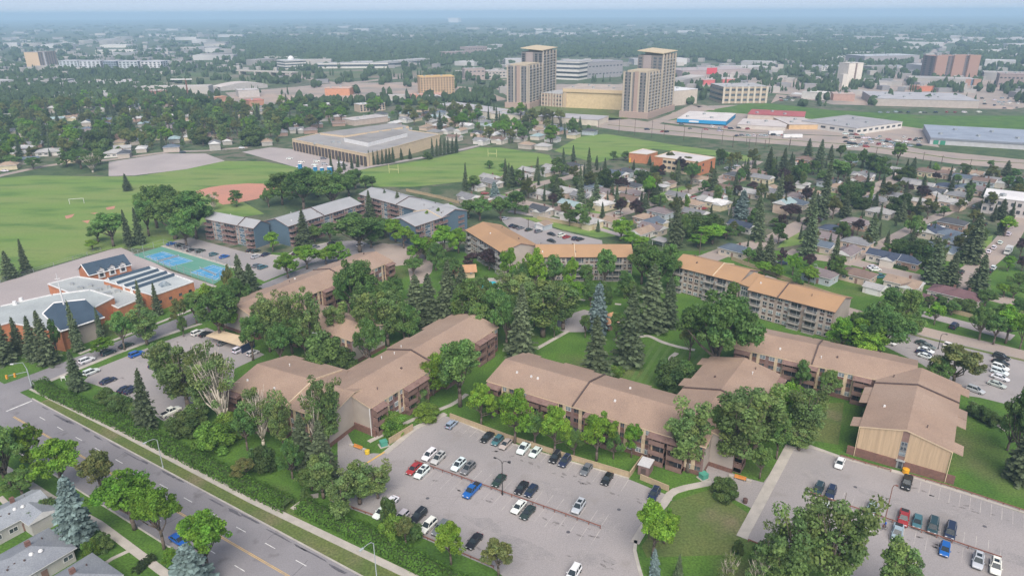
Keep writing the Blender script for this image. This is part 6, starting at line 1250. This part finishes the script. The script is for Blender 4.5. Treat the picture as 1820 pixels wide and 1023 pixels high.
# small cars of the far yards
LY = 'small cars in the shop and school yards'
for x, y in ((515, 283), (536, 289), (563, 288), (575, 283), (577, 293), (560, 294), (533, 298), (605, 290), (612, 295), (629, 287), (640, 291), (1310, 296), (1302, 301), (1297, 302), (1293, 300), (9, 305), (218, 277), (325, 272), (430, 264)):
    car(x, y, cr_.choice(('sedan', 'suv')), cr_.choice(('white', 'white', 'silver', 'grey', 'navy')), (1, .2), LY, True)
yards = [((1500, 232), (1545, 262), 24), ((1545, 243), (1640, 262), 26), ((1300, 240), (1400, 243), 9), ((1260, 225), (1330, 232), 7), ((1560, 200), (1740, 201), 12), ((1380, 172), (1420, 180), 7), ((1745, 175), (1810, 195), 16), ((1150, 222), (1300, 236), 7), ((1200, 145), (1330, 158), 12), ((620, 172), (730, 184), 14), ((330, 172), (420, 182), 8)]
used = []
for (x0, y0), (x1, y1), n in yards:
    for _ in range(n):
        for __ in range(20):
            x, y = cr_.uniform(x0, x1), cr_.uniform(y0, y1)
            if all(abs(x - a) > 7 or abs(y - b_) > 3 for a, b_ in used): used.append((x, y)); break
        else: continue
        car(x, y, cr_.choice(('sedan', 'suv', 'sedan', 'van')), cr_.choice(('white', 'white', 'silver', 'grey', 'navy', 'black', 'red', 'pale blue')), (1, cr_.choice((.1, -.3, .8))), LY, True)
def camper(px, py, d, label):
    t = thing('motorhome', at(px, py), label, 'motorhome', None, math.atan2(d[1], d[0])); b = MB(); b.box((-.5, 0, 1.75), (5.4, 2.3, 2.5)); b.box((2.3, 0, 2.55), (1.2, 2.2, .9)); b.box((2.9, 0, 1.1), (1.8, 2.0, 1.1)); b.build('body', M['any'], t, col=(.66, .66, .63))
    b = MB(); b.box((2.85, 0, 1.75), (1.2, 1.85, .55), 0, 0, .8); b.build('window', M['car_glass'], t)
    for x in (-2, 2.6):
        for s in (-1, 1): b = MB(); b.tube((x, s * .85, .38), (x, s * 1.1, .38), .38, .38, 10); b.build('wheel', M['rubber'], t)
camper(1791, 450, -dsr, 'pale motorhome parked at the kerb of the far right street')
camper(116, 283, (1, .2), 'white motorhome standing by the road above the sports field')
for i, (x, y) in enumerate(((1378, 240), (1408, 246))): 
    t = thing('box_trailer', at(x, y), ('white box trailer left in the yard before the pale-roofed shop', 'longer white box trailer right of it in the car yard')[i], 'trailer'); b = MB(); b.box((0, 0, 2.1), (12 + 4 * i, 2.6, 2.7)); b.build('body', M['trim_white'], t); 
    for s in (-3, 3): b = MB(); b.tube((s, -1.2, .5), (s, 1.2, .5), .5, .5, 8); b.build('wheel', M['rubber'], t)
# ================================================================ street furniture, fences and small things
def lamp(px, py, top, arm, label, m='steel_pale', double=False, lens=.9):
    p = at(px, py); h = hgt(px, py, top); t = thing('street_lamp', p, label, 'street lamp'); a = np.array([*arm, 0.0])
    b = MB(); b.tube((0, 0, 0), (0, 0, h - .8), .11, .075, 8); b.build('pole', M[m], t)
    b = MB(); b.tube((0, 0, 0), (0, 0, .5), .2, .18, 8); b.build('base', M[m], t)
    for s in ((1, -1) if double else (1,)):
        q = a * s; b = MB(); b.path([(0, 0, h - .9), tuple(q * .2 + Z1 * (h - .25)), tuple(q * .6 + Z1 * h), tuple(q + Z1 * h)], [.07, .06, .055, .05], 6); b.build('arm', M[m], t)
        b = MB(); b.box(q * 1.12 + Z1 * (h - .02), (lens, .34, .18), 0, math.atan2(q[1], q[0])); b.build('lamp_head', M[m], t)
    return t
lamp(290, 831, 776, -np.array([*RD]) * 0 + np.array([*RN]) * 2.6, 'pale steel street lamp on the boulevard, upper one by the long hedge')
lamp(673, 1062, 958, np.array([*RN]) * 2.6, 'pale steel street lamp on the boulevard near the bottom edge')
lamp(893, 879, 817, -rc * 1.6, 'black twin-armed lamp post at the rail of the middle lot', 'black', True, .6)
lamp(1570, 936, 860, r2 * .6, 'slim dark lamp post at the rail of the right lot', 'rail_brown', False, .5)
lamp(1667, 620, 592, r2 * 1.2, 'dark lamp post between the two rows behind the right block', 'black', False, .5)
lamp(573, 655, 592, (-1.5, .4), 'tall lamp post in the trees behind the left brown block', 'steel', False, .5)
lamp(1448, 505, 470, (-1.0, .3), 'thin lamp post behind the stepped orange roof', 'steel', False, .4)
p = at(58, 692); h = hgt(58, 692, 640); t = thing('traffic_signal', p, 'pale steel signal mast with two orange traffic lights at the junction', 'traffic light')
b = MB(); b.tube((0, 0, 0), (0, 0, h * .72), .2, .13, 8); b.build('pole', M['steel_pale'], t)
ar = np.array([*RN]) * 5.2; b = MB(); b.tube((0, 0, h * .62), (ar[0], ar[1], h * .72), .1, .07, 6); b.build('signal_arm', M['steel_pale'], t)
b = MB(); b.path([(0, 0, h * .7), (ar[0] * .1, ar[1] * .1, h * .95), (ar[0] * .55, ar[1] * .55, h * 1.02)], [.1, .08, .06], 6); b.build('lamp_arm', M['steel_pale'], t)
b = MB(); b.box((ar[0] * .6, ar[1] * .6, h * 1.02), (.9, .4, .2)); b.build('lamp_head', M['lamp_glass'], t)
for k in (.62, 1.0): b = MB(); b.box((ar[0] * k, ar[1] * k, h * (.62 + .1 * k) - .25), (.45, .45, 1.15)); b.build('signal_head', mat('signal_orange', (.70, .33, .05), (.6, .27, .04), 1, .6, 2), t)
b = MB(); b.box((.4, -.2, 1.0), (.5, .5, .7)); b.build('control_box', M['black'], t)
# rails and wooden fences
def fence(name, label, px, h, kind='rail', post=2.6, z0=0.0, cat='fence'):
    P = [q[:2] for q in pts(*px)]; o = np.array([*P[0], z0]); t = thing(name, o, label, cat)
    for i in range(len(P) - 1):
        a, c = P[i] - P[0], P[i + 1] - P[0]; L = np.linalg.norm(c - a); d = (c - a) / L; n = np.array([-d[1], d[0]]); A = np.array([*a, 0]); d3 = np.array([*d, 0]); n3 = np.array([*n, 0])
        k = max(1, int(L / post))
        if k > 90: k = 90
        for j in range(k + (i == len(P) - 2)):
            b = MB(); b.box(A + d3 * L * j / k + Z1 * h / 2, (.14, .14, h + .06), 0, math.atan2(d[1], d[0])); b.build('post', M['rail_brown' if kind == 'rail' else ('steel' if kind == 'mesh' else 'fence_wood')], t)
        if kind == 'rail':
            b = MB(); b.obox(A - n3 * .07 + Z1 * (h - .22), d3 * L, n3 * .14, Z1 * .22); b.build('rail', M['rail_brown'], t)
        elif kind == 'mesh':
            for z in (h - .06, h * .5, .1): b = MB(); b.obox(A - n3 * .03 + Z1 * z, d3 * L, n3 * .06, Z1 * .06); b.build('rail', M['steel'], t)
        else:
            b = MB(); b.obox(A - n3 * .05 + Z1 * .06, d3 * L, n3 * .1, Z1 * (h - .06)); b.build('boards', M['fence_wood'], t); b = MB(); b.obox(A - n3 * .13 + Z1 * (h + .01), d3 * L, n3 * .26, Z1 * .07); b.build('cap_board', M['fence_wood'], t)
    return t
fence('parking_rail', 'long brown parking rail running through the middle lot', (738, 822, 1067, 939), .85)
fence('parking_rail', 'brown parking rail along the lower left edge of the middle lot', (587, 889, 671, 920, 877, 1009), .6)
fence('parking_rail', 'long brown parking rail running through the right lot', (1440, 879, 1778, 994), .85)
fence('parking_rail', 'low brown rail on the kerb left of the right block entrance', (1494, 812, 1583, 838), .7)
fence('parking_rail', 'low brown rail on the kerb right of the right block entrance', (1618, 846, 1700, 870, 1870, 926), .7)
fence('parking_rail', 'low brown rail at the lower tip of the right lot', (1330, 962, 1395, 988), .7)
fence('wooden_fence', 'long beige board fence between the middle lot and its apartment block', (800, 743, 900, 780, 1010, 816, 1117, 848), 1.5, 'board')
fence('wooden_fence', 'short beige board fence beside the small brown shed', (1119, 848, 1141, 818), 1.5, 'board')
fence('wooden_fence', 'beige board fence right of the small brown shed', (1138, 852, 1188, 873), 1.5, 'board')
fence('wooden_fence', 'short beige board fence below the plain stucco gable', (692, 790, 734, 764), 1.8, 'board')
fence('wooden_fence', 'brown board fence along the lane behind the orange roofs', (955, 390, 1000, 398, 1055, 409), 1.8, 'board', 5)
fence('wooden_fence', 'brown board fence by the white garage under the football field', (722, 340, 778, 352, 815, 362), 1.6, 'board', 5)
fence('wooden_fence', 'long weathered board fence behind the stepped orange roof', (1300, 462, 1400, 500, 1500, 535), 1.6, 'board', 6)
fence('wooden_fence', 'pale board fence beside the gravel lane at the right', (1680, 553, 1730, 566), 1.5, 'board', 5)
fence('chain_fence', 'tall wire fence around the tennis courts', (236, 453, 292, 437, 410, 474, 392, 498, 379, 506, 236, 453), 3.2, 'mesh', 5)
fence('field_fence', 'wire fence along the lower edge of the sports field', (-30, 512, 60, 484, 130, 462, 180, 446), 1.6, 'mesh', 6)
for x0, y0, x1, y1, lab in ((280, 466, 318, 456, 'tennis net across the upper blue court'), (356, 478, 384, 490, 'tennis net across the lower blue court')):
    a, c = at(x0, y0), at(x1, y1); t = thing('tennis_net', a, lab, 'net'); b = MB(); b.obox((0, 0, .1), c - a, (.03, .03, 0), Z1 * .85); b.build('net', M['steel'], t)
    for q in ((0, 0, 0), tuple(c - a)): b = MB(); b.tube(q, np.array(q) + Z1 * 1.1, .06, .06, 6); b.build('post', M['trim_white'], t)
# seats, bins, cabinets
def bench(px, py, d, label):
    t = thing('bench', at(px, py, .06), label, 'bench', None, math.atan2(d[1], d[0])); w = mat('bench_wood', (.62, .27, .06), (.5, .21, .05), 1, .7, 3) if 'bench_wood' not in bpy.data.materials else bpy.data.materials['bench_wood']
    b = MB(); b.box((0, 0, .45), (2.6, .5, .08)); b.build('seat', w, t); b = MB(); b.box((0, .28, .78), (2.6, .07, .5)); b.build('backrest', w, t)
    for s in (-1, 1): b = MB(); b.box((s * 1.0, 0, .22), (.1, .5, .44)); b.build('leg', M['concrete'], t)
    for s in (-1, 1): b = MB(); b.box((s * 2.0, .1, .3), (1.1, .6, .6)); b.build('planter', M['concrete'], t)
bench(636, 797, pc * 0 + rc, 'orange bench between concrete blocks left of the middle lot'); bench(1315, 852, rc, 'orange bench on the plaza between the two lots')
def bin_(px, py, col, label, h=1.15, r=.6):
    t = thing('bin', at(px, py, .06), label, 'bin'); b = MB(); b.lathe([(r * .8, 0), (r, .15), (r, h * .8)], k=14); b.build('body', M['any'], t, col=col); b = MB(); b.lathe([(r * 1.05, h * .8), (r * 1.02, h * .9), (r * .3, h)], k=14); b.build('lid', M['any'], t, col=tuple(q * .9 for q in col))
bin_(653, 806, (.72, .50, .04), 'yellow grit bin beside the left orange bench'); bin_(1609, 840, (.74, .36, .02), 'orange grit bin at the right block entrance', 1.3, .75)
bin_(1246, 824, (.72, .34, .03), 'orange grit bin under the leafy tree beside the plaza', 1.3, .7); bin_(1324, 893, (.14, .08, .07), 'dark brown litter bin at the edge of the plaza', 1.2, .5)
for x, y, lab in ((682, 791, 'green utility cabinet below the short board fence'), (1250, 849, 'green utility cabinet on a concrete pad near the plaza')):
    t = thing('utility_cabinet', at(x, y), lab, 'cabinet', None, .5); b = MB(); b.box((0, 0, .06), (2.4, 2.2, .12)); b.build('pad', M['concrete'], t); b = MB(); b.box((0, 0, .7), (1.7, 1.5, 1.15), 0, 0, .94); b.box((0, 0, 1.3), (1.8, 1.6, .1)); b.build('body', M['any'], t, col=(.08, .30, .22))
t = thing('shed', at(1147, 838), 'small brown shed with a pale flat roof at the board fence', 'shed', None, math.atan2(pc[1], pc[0])); b = MB(); b.box((0, 0, 1.3), (3.4, 2.6, 2.6)); b.build('wall', M['siding_mauve'], t); b = MB(); b.box((0, 0, 2.7), (3.7, 2.9, .2)); b.build('roof', M['flat_roof'], t, col=(.55, .54, .54)); b = MB(); b.box((1.71, 0, 1.0), (.06, 1.2, 2.0)); b.build('door', M['trim_dark'], t)
t = thing('carport', at(410, 612), 'long low carport with a beige roof and a navy end in the left lot', 'carport', None, 0)
a, c = at(380, 604) - at(410, 612), at(441, 622) - at(410, 612); d = norm(c - a); n = np.array([-d[1], d[0], 0]); b = MB(); b.obox(a - n * 2.6 + Z1 * 2.5, c - a, n * 5.2, Z1 * .25); b.build('roof', M['stucco_cream'], t)
b = MB(); b.obox(c - n * 2.6 + Z1 * .0, d * .3, n * 5.2, Z1 * 2.48); b.build('end_wall', M['any'], t, col=(.03, .05, .11))
for k in range(6): b = MB(); b.tube(a + (c - a) * k / 6 + n * 2.2, a + (c - a) * k / 6 + n * 2.2 + Z1 * 2.5, .08, .08, 6); b.build('post', M['steel'], t)
t = thing('sign_board', at(113, 676), 'small white sign on two posts in the corner lawn', 'sign', None, .4)
for s in (-1, 1): b = MB(); b.box((s * .5, 0, .8), (.14, .14, 1.6)); b.build('post', M['trim_white'], t)
b = MB(); b.box((0, 0, 1.1), (.9, .07, .7)); b.build('board', M['trim_white'], t)
t = thing('pavilion', at(1086, 580), 'little hut with an orange shingle roof between the courtyard spruces', 'hut', None, .5); b = MB(); b.box((0, 0, 1.4), (6, 5, 2.8)); b.build('wall', M['brick_brown'], t); b = MB(); hip(b, -4, 4, -3.4, 3.4, 2.9, 2.4); b.build('roof', RW, t, col=(.46, .25, .14)); b = MB(); b.box((0, -2.53, 1.0), (1.2, .08, 2.0)); b.build('door', M['trim_dark'], t)
t = thing('pool_house', at(825, 490), 'small orange-roofed pool house with skylights among the trees', 'hut', None, .15); b = MB(); b.box((0, 0, 1.4), (8, 6, 2.8)); b.build('wall', M['stucco_cream'], t); b = MB(); gable(b, -5, 5, -4, 4, 2.9, 1.9); r = b.build('roof', RW, t, col=(.5, .28, .15))
for x in (-.5, 2.5): b = MB(); b.box((x, -1.6, 4.12), (.9, 2.2, .12)); q = b.build('skylight', M['glass_pale'], r); q.rotation_euler = (.44, 0, 0); q.location = (0, 0, -.1)
# goals, portable toilets, posts, poles
def goal(px, py, top, w, ang, label, posts_only=False, m='trim_white'):
    t = thing('goal_post', at(px, py), label, 'goal', None, ang); h = hgt(px, py, top); b = MB(); z = h if not posts_only else h * .45
    for s in (-1, 1): b = MB(); b.tube((s * w / 2, 0, 0 if not posts_only else 0), (s * w / 2, 0, h), .11, .11, 6); b.build('upright', M[m], t)
    b = MB(); b.tube((-w / 2, 0, z - .05), (w / 2, 0, z - .05), .11, .11, 6); b.build('crossbar', M[m], t)
goal(137, 362, 353, 7.3, .3, 'white football goal on the left sports field'); gm = mat('goal_yellow', (.75, .68, .35), (.68, .6, .3), 1, .6, 2); M['goal_yellow'] = gm
goal(700, 308, 292, 6.5, -.2, 'pale yellow goal with tall uprights, nearer end of the football field', True, 'goal_yellow'); goal(875, 279, 265, 6.5, -.2, 'pale yellow goal with tall uprights, far end of the football field', True, 'goal_yellow')
for i, (x, y) in enumerate(((534, 301), (561, 306), (573, 308), (587, 309))):
    lab = ['blue portable toilet at the left, beside a dark car', 'blue portable toilet second from left, along the arena lot', 'blue portable toilet third from left, along the arena lot', 'tallest dark blue portable toilet at the right corner of the arena lot'][i]
    t = thing('portable_toilet', at(x, y), lab, 'toilet', 'blue portable toilets'); k = 1.6 if i != 3 else 2.0; b = MB(); b.box((0, 0, 1.2 * k), (1.4 * k, 1.4 * k, 2.3 * k)); b.build('body', M['any'], t, col=(.03, .22, .42)); b = MB(); b.lathe([(1.0 * k, 2.36 * k), (.2, 2.7 * k)], k=4); b.build('roof', M['trim_white'], t); b = MB(); b.box((0, -.72 * k, 1.2 * k), (.8 * k, .05, 1.9 * k)); b.build('door', M['any'], t, col=(.02, .15, .32))
pr2 = random.Random(2)
def pole(px, py, top, label=None, m='pole_wood'):
    t = thing('utility_pole', at(px, py), label, 'pole', 'utility poles along the highway'); h = hgt(px, py, top); b = MB(); b.tube((0, 0, 0), (0, 0, h), .2, .14, 6); b.build('pole', M[m], t); b = MB(); b.box((0, 0, h - .8), (2.6, .14, .14), 0, -.3); b.build('crossarm', M[m], t)
    if not label: auto(t, 'wooden utility pole', px, py)
for x, y, tp in ((1100, 236, 208), (1128, 240, 210), (1158, 244, 214), (1180, 243, 220), (1215, 250, 224), (1246, 252, 226), (1283, 256, 232), (1302, 262, 240), (1326, 258, 240), (1331, 264, 246), (1343, 258, 238), (1359, 264, 248), (1366, 262, 244), (1402, 266, 248), (1404, 258, 242), (1557, 276, 262), (1640, 287, 270), (1673, 292, 276), (1724, 296, 282), (1762, 298, 284), (1063, 236, 214), (1487, 470, 440), (1243, 452, 414), (982, 378, 358), (939, 406, 388)): pole(x, y, tp)
# person with a bicycle by the rail of the right lot
def person(px, py, label, shirt=(.03, .14, .55), trousers=(.02, .02, .03)):
    t = thing('person', at(px, py, .045), label, 'person', None, 2.2)
    vs = [(0, 0, .92), (0, .05, 1.15), (0, .14, 1.38), (0, .17, 1.50), (0, .21, 1.62), (0, .22, 1.74), (-.19, .13, 1.40), (-.25, .22, 1.14), (-.16, .42, 1.0), (-.14, .49, .97), (.19, .13, 1.40), (.25, .22, 1.14), (.16, .42, 1.0), (.14, .49, .97), (-.10, 0, .88), (-.12, .06, .48), (-.12, -.04, .09), (-.12, .14, .04), (.10, 0, .88), (.13, .12, .49), (.13, .02, .09), (.13, .20, .04)]
    es = [(0, 1), (1, 2), (2, 3), (3, 4), (4, 5), (2, 6), (6, 7), (7, 8), (8, 9), (2, 10), (10, 11), (11, 12), (12, 13), (0, 14), (14, 15), (15, 16), (16, 17), (0, 18), (18, 19), (19, 20), (20, 21)]
    rad = [.15, .14, .17, .06, .10, .09, .07, .05, .038, .04, .07, .05, .038, .04, .10, .07, .045, .04, .10, .07, .045, .04]
    me = bpy.data.meshes.new('body'); me.from_pydata(vs, es, []); o = obj('body', me, t); s = o.modifiers.new('skin', 'SKIN')
    for i, r in enumerate(rad): me.skin_vertices[0].data[i].radius = (r, r * (.75 if i in (0, 1, 2) else 1))
    me.skin_vertices[0].data[0].use_root = True; o.modifiers.new('sub', 'SUBSURF').levels = 1
    bm_ = bpy.data.materials.new('figure'); bm_.use_nodes = True; N = bm_.node_tree.nodes; tc = N.new('ShaderNodeTexCoord'); sp = N.new('ShaderNodeSeparateXYZ'); cr = N.new('ShaderNodeValToRGB'); cr.color_ramp.interpolation = 'CONSTANT'
    cr.color_ramp.elements[0].color = (*trousers, 1); cr.color_ramp.elements[1].position = .93 / 2; cr.color_ramp.elements[1].color = (*shirt, 1); e = cr.color_ramp.elements.new(1.5 / 2); e.color = (.5, .32, .24, 1)
    dv = N.new('ShaderNodeMath'); dv.operation = 'DIVIDE'; dv.inputs[1].default_value = 2; L = bm_.node_tree.links; L.new(tc.outputs['Object'], sp.inputs[0]); L.new(sp.outputs[2], dv.inputs[0]); L.new(dv.outputs[0], cr.inputs[0]); L.new(cr.outputs[0], N['Principled BSDF'].inputs['Base Color']); me.materials.append(bm_)
    b = MB(); b.lathe([(.115, 0), (.13, .06), (.11, .15), (.03, .2)], (0, .20, 1.68), 10); b.build('hair', M['trim_dark'], t)
    return t
person(1572.5, 936, 'person in a bright blue top and dark trousers bending over a bicycle')
t = thing('bicycle', at(1570, 941, .045), 'black bicycle held by the person in the blue top', 'bicycle', None, .2)
for s in (-.55, .55):
    b = MB(); 
    for k in range(16): a0, a1 = 2 * math.pi * k / 16, 2 * math.pi * (k + 1) / 16; b.tube((s + .33 * math.cos(a0), 0, .35 + .33 * math.sin(a0)), (s + .33 * math.cos(a1), 0, .35 + .33 * math.sin(a1)), .025, .025, 4)
    b.build('wheel', M['rubber'], t)
b = MB(); b.path([(-.55, 0, .35), (-.2, 0, .85), (.4, 0, .85), (.55, 0, .35)], [.03] * 4, 5); b.tube((-.2, 0, .85), (0, 0, .35), .03, .03, 5); b.tube((0, 0, .35), (.4, 0, .85), .03, .03, 5); b.tube((.4, 0, .85), (.38, 0, 1.05), .03, .03, 5); b.build('frame', M['black'], t)
b = MB(); b.tube((.38, -.28, 1.05), (.38, .28, 1.05), .025, .025, 5); b.build('handlebar', M['black'], t); b = MB(); b.box((-.22, 0, .93), (.26, .14, .07)); b.build('saddle', M['black'], t)
# stains, tyre stops and painted bays
sr_ = random.Random(9); g = MB()
def stains(px0, px1, n, jit, z=.046):
    for i in range(n):
        k = sr_.random(); x, y = lerp(px0[0], px1[0], k), lerp(px0[1], px1[1], k); p = at(x + sr_.uniform(-jit, jit), y + sr_.uniform(-jit * .3, jit * .6)); s = sr_.uniform(.15, .6); 
        rng.seed(i * 7 + int(x)); blob(g, p[0], p[1], z, s * 1.5, s * .6, math.atan2(rc[1], rc[0]) + sr_.uniform(-.4, .4))
stains((870, 795), (1160, 900), 26, 8); stains((760, 850), (1060, 950), 28, 12); stains((700, 910), (880, 990), 12, 10); stains((1450, 890), (1770, 1010), 30, 12); stains((1620, 865), (1800, 930), 14, 8); stains((1000, 985), (1110, 1010), 6, 14); stains((200, 680), (330, 600), 10, 8); stains((1600, 610), (1760, 690), 12, 10)
struct('oil_stains', g, M['stain'])
g = MB()
def bays(px0, px1, n, d, L=4.8, z=.047):
    a, c = at(*px0)[:2], at(*px1)[:2]
    for i in range(n + 1):
        p = a + (c - a) * i / n; ribbon(g, [p, p + d * L], .11, z)
bays((738, 824), (1067, 941), 18, pc); bays((738, 820), (1067, 937), 18, -pc); bays((812, 748), (1117, 852), 21, pc); bays((1440, 881), (1778, 996), 17, pr_); bays((1440, 877), (1778, 992), 17, -pr_); bays((1620, 850), (1820, 914), 11, pr_); bays((680, 918), (877, 1003), 10, -pc)
struct('bay_lines', g, mat('bay_paint', (.50, .46, .42), (.36, .33, .32), .6, .9, 5, (.35, .6)))
g = MB()
for i in range(12):
    x0, y0 = sr_.uniform(640, 1120), sr_.uniform(800, 1010); p = at(x0, y0)[:2]; a = sr_.uniform(0, 3.1); P = [p]
    for k in range(5): a += sr_.uniform(-.5, .5); P.append(P[-1] + np.array([math.cos(a), math.sin(a)]) * sr_.uniform(1, 2.5))
    if all(inside(*proj((*q, 0)), [(617, 850), (737, 763), (790, 740), (1120, 852), (1188, 880), (1130, 962), (1140, 1030), (877, 1005), (671, 918)]) for q in P): ribbon(g, P, .05, .046)
struct('cracks', g, M['stain'])
g = MB(); rng.seed(31)
for x, y, rx, ry in ((700, 870, 3.2, 2.2), (860, 930, 4.5, 1.8), (985, 870, 6, 1.6), (1080, 930, 3.5, 3), (930, 975, 7, 2), (1060, 995, 4, 2.4), (1440, 840, 4, 2), (1560, 880, 6, 1.5), (1710, 915, 5, 1.6), (1800, 990, 4, 2), (840, 770, 4, 1.3), (260, 640, 5, 2)):
    p = at(x, y); blob(g, p[0], p[1], .0445, rx, ry, math.atan2(rc[1], rc[0]), 12)
struct('lot_patches', g, mat('lot_patch', (.27, .25, .245), (.315, .29, .28), .5, .92, 5, fine=.15, fscale=4))
g = MB()
for x, y in ((760, 885), (1010, 945), (1100, 905), (1520, 865), (1750, 935), (905, 820)): p = at(x, y); g.lathe([(.42, .0), (.42, .006)], (p[0], p[1], .047), 12)
struct('drain_covers', g, M['tar'])
# ================================================================ labels of the many
ORD = ['', 'second', 'third', 'fourth', 'fifth', 'sixth', 'seventh', 'eighth', 'ninth', 'tenth', 'eleventh', 'twelfth', 'thirteenth', 'fourteenth', 'fifteenth', 'sixteenth', 'seventeenth', 'eighteenth', 'nineteenth', 'twentieth']
for q in ((208, 262, 'the gravel pad bungalow'), (88, 260, 'the left road bungalow'), (35, 255, 'the left edge bungalow'), (288, 170, 'the brown motel'), (122, 236, 'the pale bungalow deep in trees'), (232, 230, 'the upper gravel bungalow'), (320, 182, 'the yellow-topped shop'), (375, 178, 'the orange-roofed shop row'), (457, 183, 'the red brick shop'), (665, 192, 'the low flats'), (575, 190, 'the farther low flats'), (660, 212, 'the brown hall'), (822, 198, 'the white rail shed'), (960, 212, 'the long rail shed'), (118, 280, 'the white motorhome')): anchor(*q)
anchor(836, 872, 'the blue pickup'); anchor(893, 850, 'the black twin lamp post'); anchor(1570, 900, 'the dark lamp post'); anchor(290, 800, 'the upper street lamp'); anchor(673, 990, 'the lower street lamp'); anchor(58, 660, 'the traffic signal'); anchor(410, 608, 'the carport'); anchor(640, 800, 'the left orange bench'); anchor(1315, 852, 'the plaza bench'); anchor(1147, 832, 'the small brown shed'); anchor(1086, 565, 'the orange-roofed hut'); anchor(825, 478, 'the pool house'); anchor(137, 357, 'the white football goal'); anchor(700, 300, 'the near yellow goal'); anchor(872, 272, 'the far yellow goal'); anchor(1791, 445, 'the motorhome'); anchor(50, 980, 'the lower left slate roofs'); anchor(1572, 936, 'the person in blue'); anchor(745, 450, 'the turning place'); anchor(1580, 452, 'the navy bungalow roof'); anchor(1700, 520, 'the maroon roofs'); anchor(1606, 500, 'the tan roof by the lane'); anchor(280, 288, 'the gravel pad'); anchor(575, 275, 'the arena canopy'); anchor(580, 306, 'the portable toilets'); anchor(1000, 402, 'the grass strip'); anchor(1090, 375, 'the bend of the street'); anchor(530, 893, 'the gap in the hedge'); anchor(1320, 945, 'the tip of the right lot'); anchor(1490, 1000, 'the bottom edge'); anchor(1700, 600, 'the upper right street'); anchor(1195, 640, 'the curved footpath'); anchor(985, 605, 'the straight footpath'); anchor(1240, 355, 'the tan hip roof'); anchor(1394, 366, 'the pale teal roof'); anchor(1490, 330, 'the wide tan bungalow'); anchor(1643, 303, 'the red-brown bungalow'); anchor(1683, 330, 'the navy hip roof'); anchor(1416, 420, 'the lawn corner'); anchor(960, 370, 'the charcoal roof by the street'); anchor(1063, 360, 'the yellow-walled bungalow'); anchor(1170, 400, 'the tan gable'); anchor(100, 280, 'the field road'); anchor(450, 140, 'the overpass'); anchor(525, 115, 'the cupola hall')
bins = {}
for o, desc, px, py in AUTO:
    A = sorted(ANCH, key=lambda a: (a[0] - px) ** 2 + ((a[1] - py) * 1.3) ** 2)[0]; dx, dy = px - A[0], py - A[1]
    rel = ('right of ' if dx > 0 else 'left of ') if abs(dx) > 1.2 * abs(dy) else ('just below ' if dy > 0 else 'just above ')
    bins.setdefault((desc, rel, A[2]), []).append((abs(dx) + abs(dy), o))
for (desc, rel, a), L in bins.items():
    L.sort(key=lambda q: q[0])
    for i, (_, o) in enumerate(L):
        o['label'] = f'{desc} {rel}{a}' + ('' if len(L) == 1 else (', nearest' if i == 0 else f', {ORD[min(i, 19)]} nearest'))
# ================================================================ air
hb = MB(); hb.box((0, 7450, 60.5), (27600, 15100, 123)); hz = hb.build('haze', [], None); hz['kind'] = 'stuff'
hm = bpy.data.materials.new('haze'); hm.use_nodes = True; N = hm.node_tree.nodes; N.remove(N['Principled BSDF'])
pv = N.new('ShaderNodeVolumePrincipled'); pv.inputs['Color'].default_value = (0.55, 0.78, 1.0, 1); pv.inputs['Density'].default_value = 0.0002; pv.inputs['Anisotropy'].default_value = 0.0
hm.node_tree.links.new(pv.outputs[0], N['Material Output'].inputs['Volume']); hz.data.materials.append(hm)
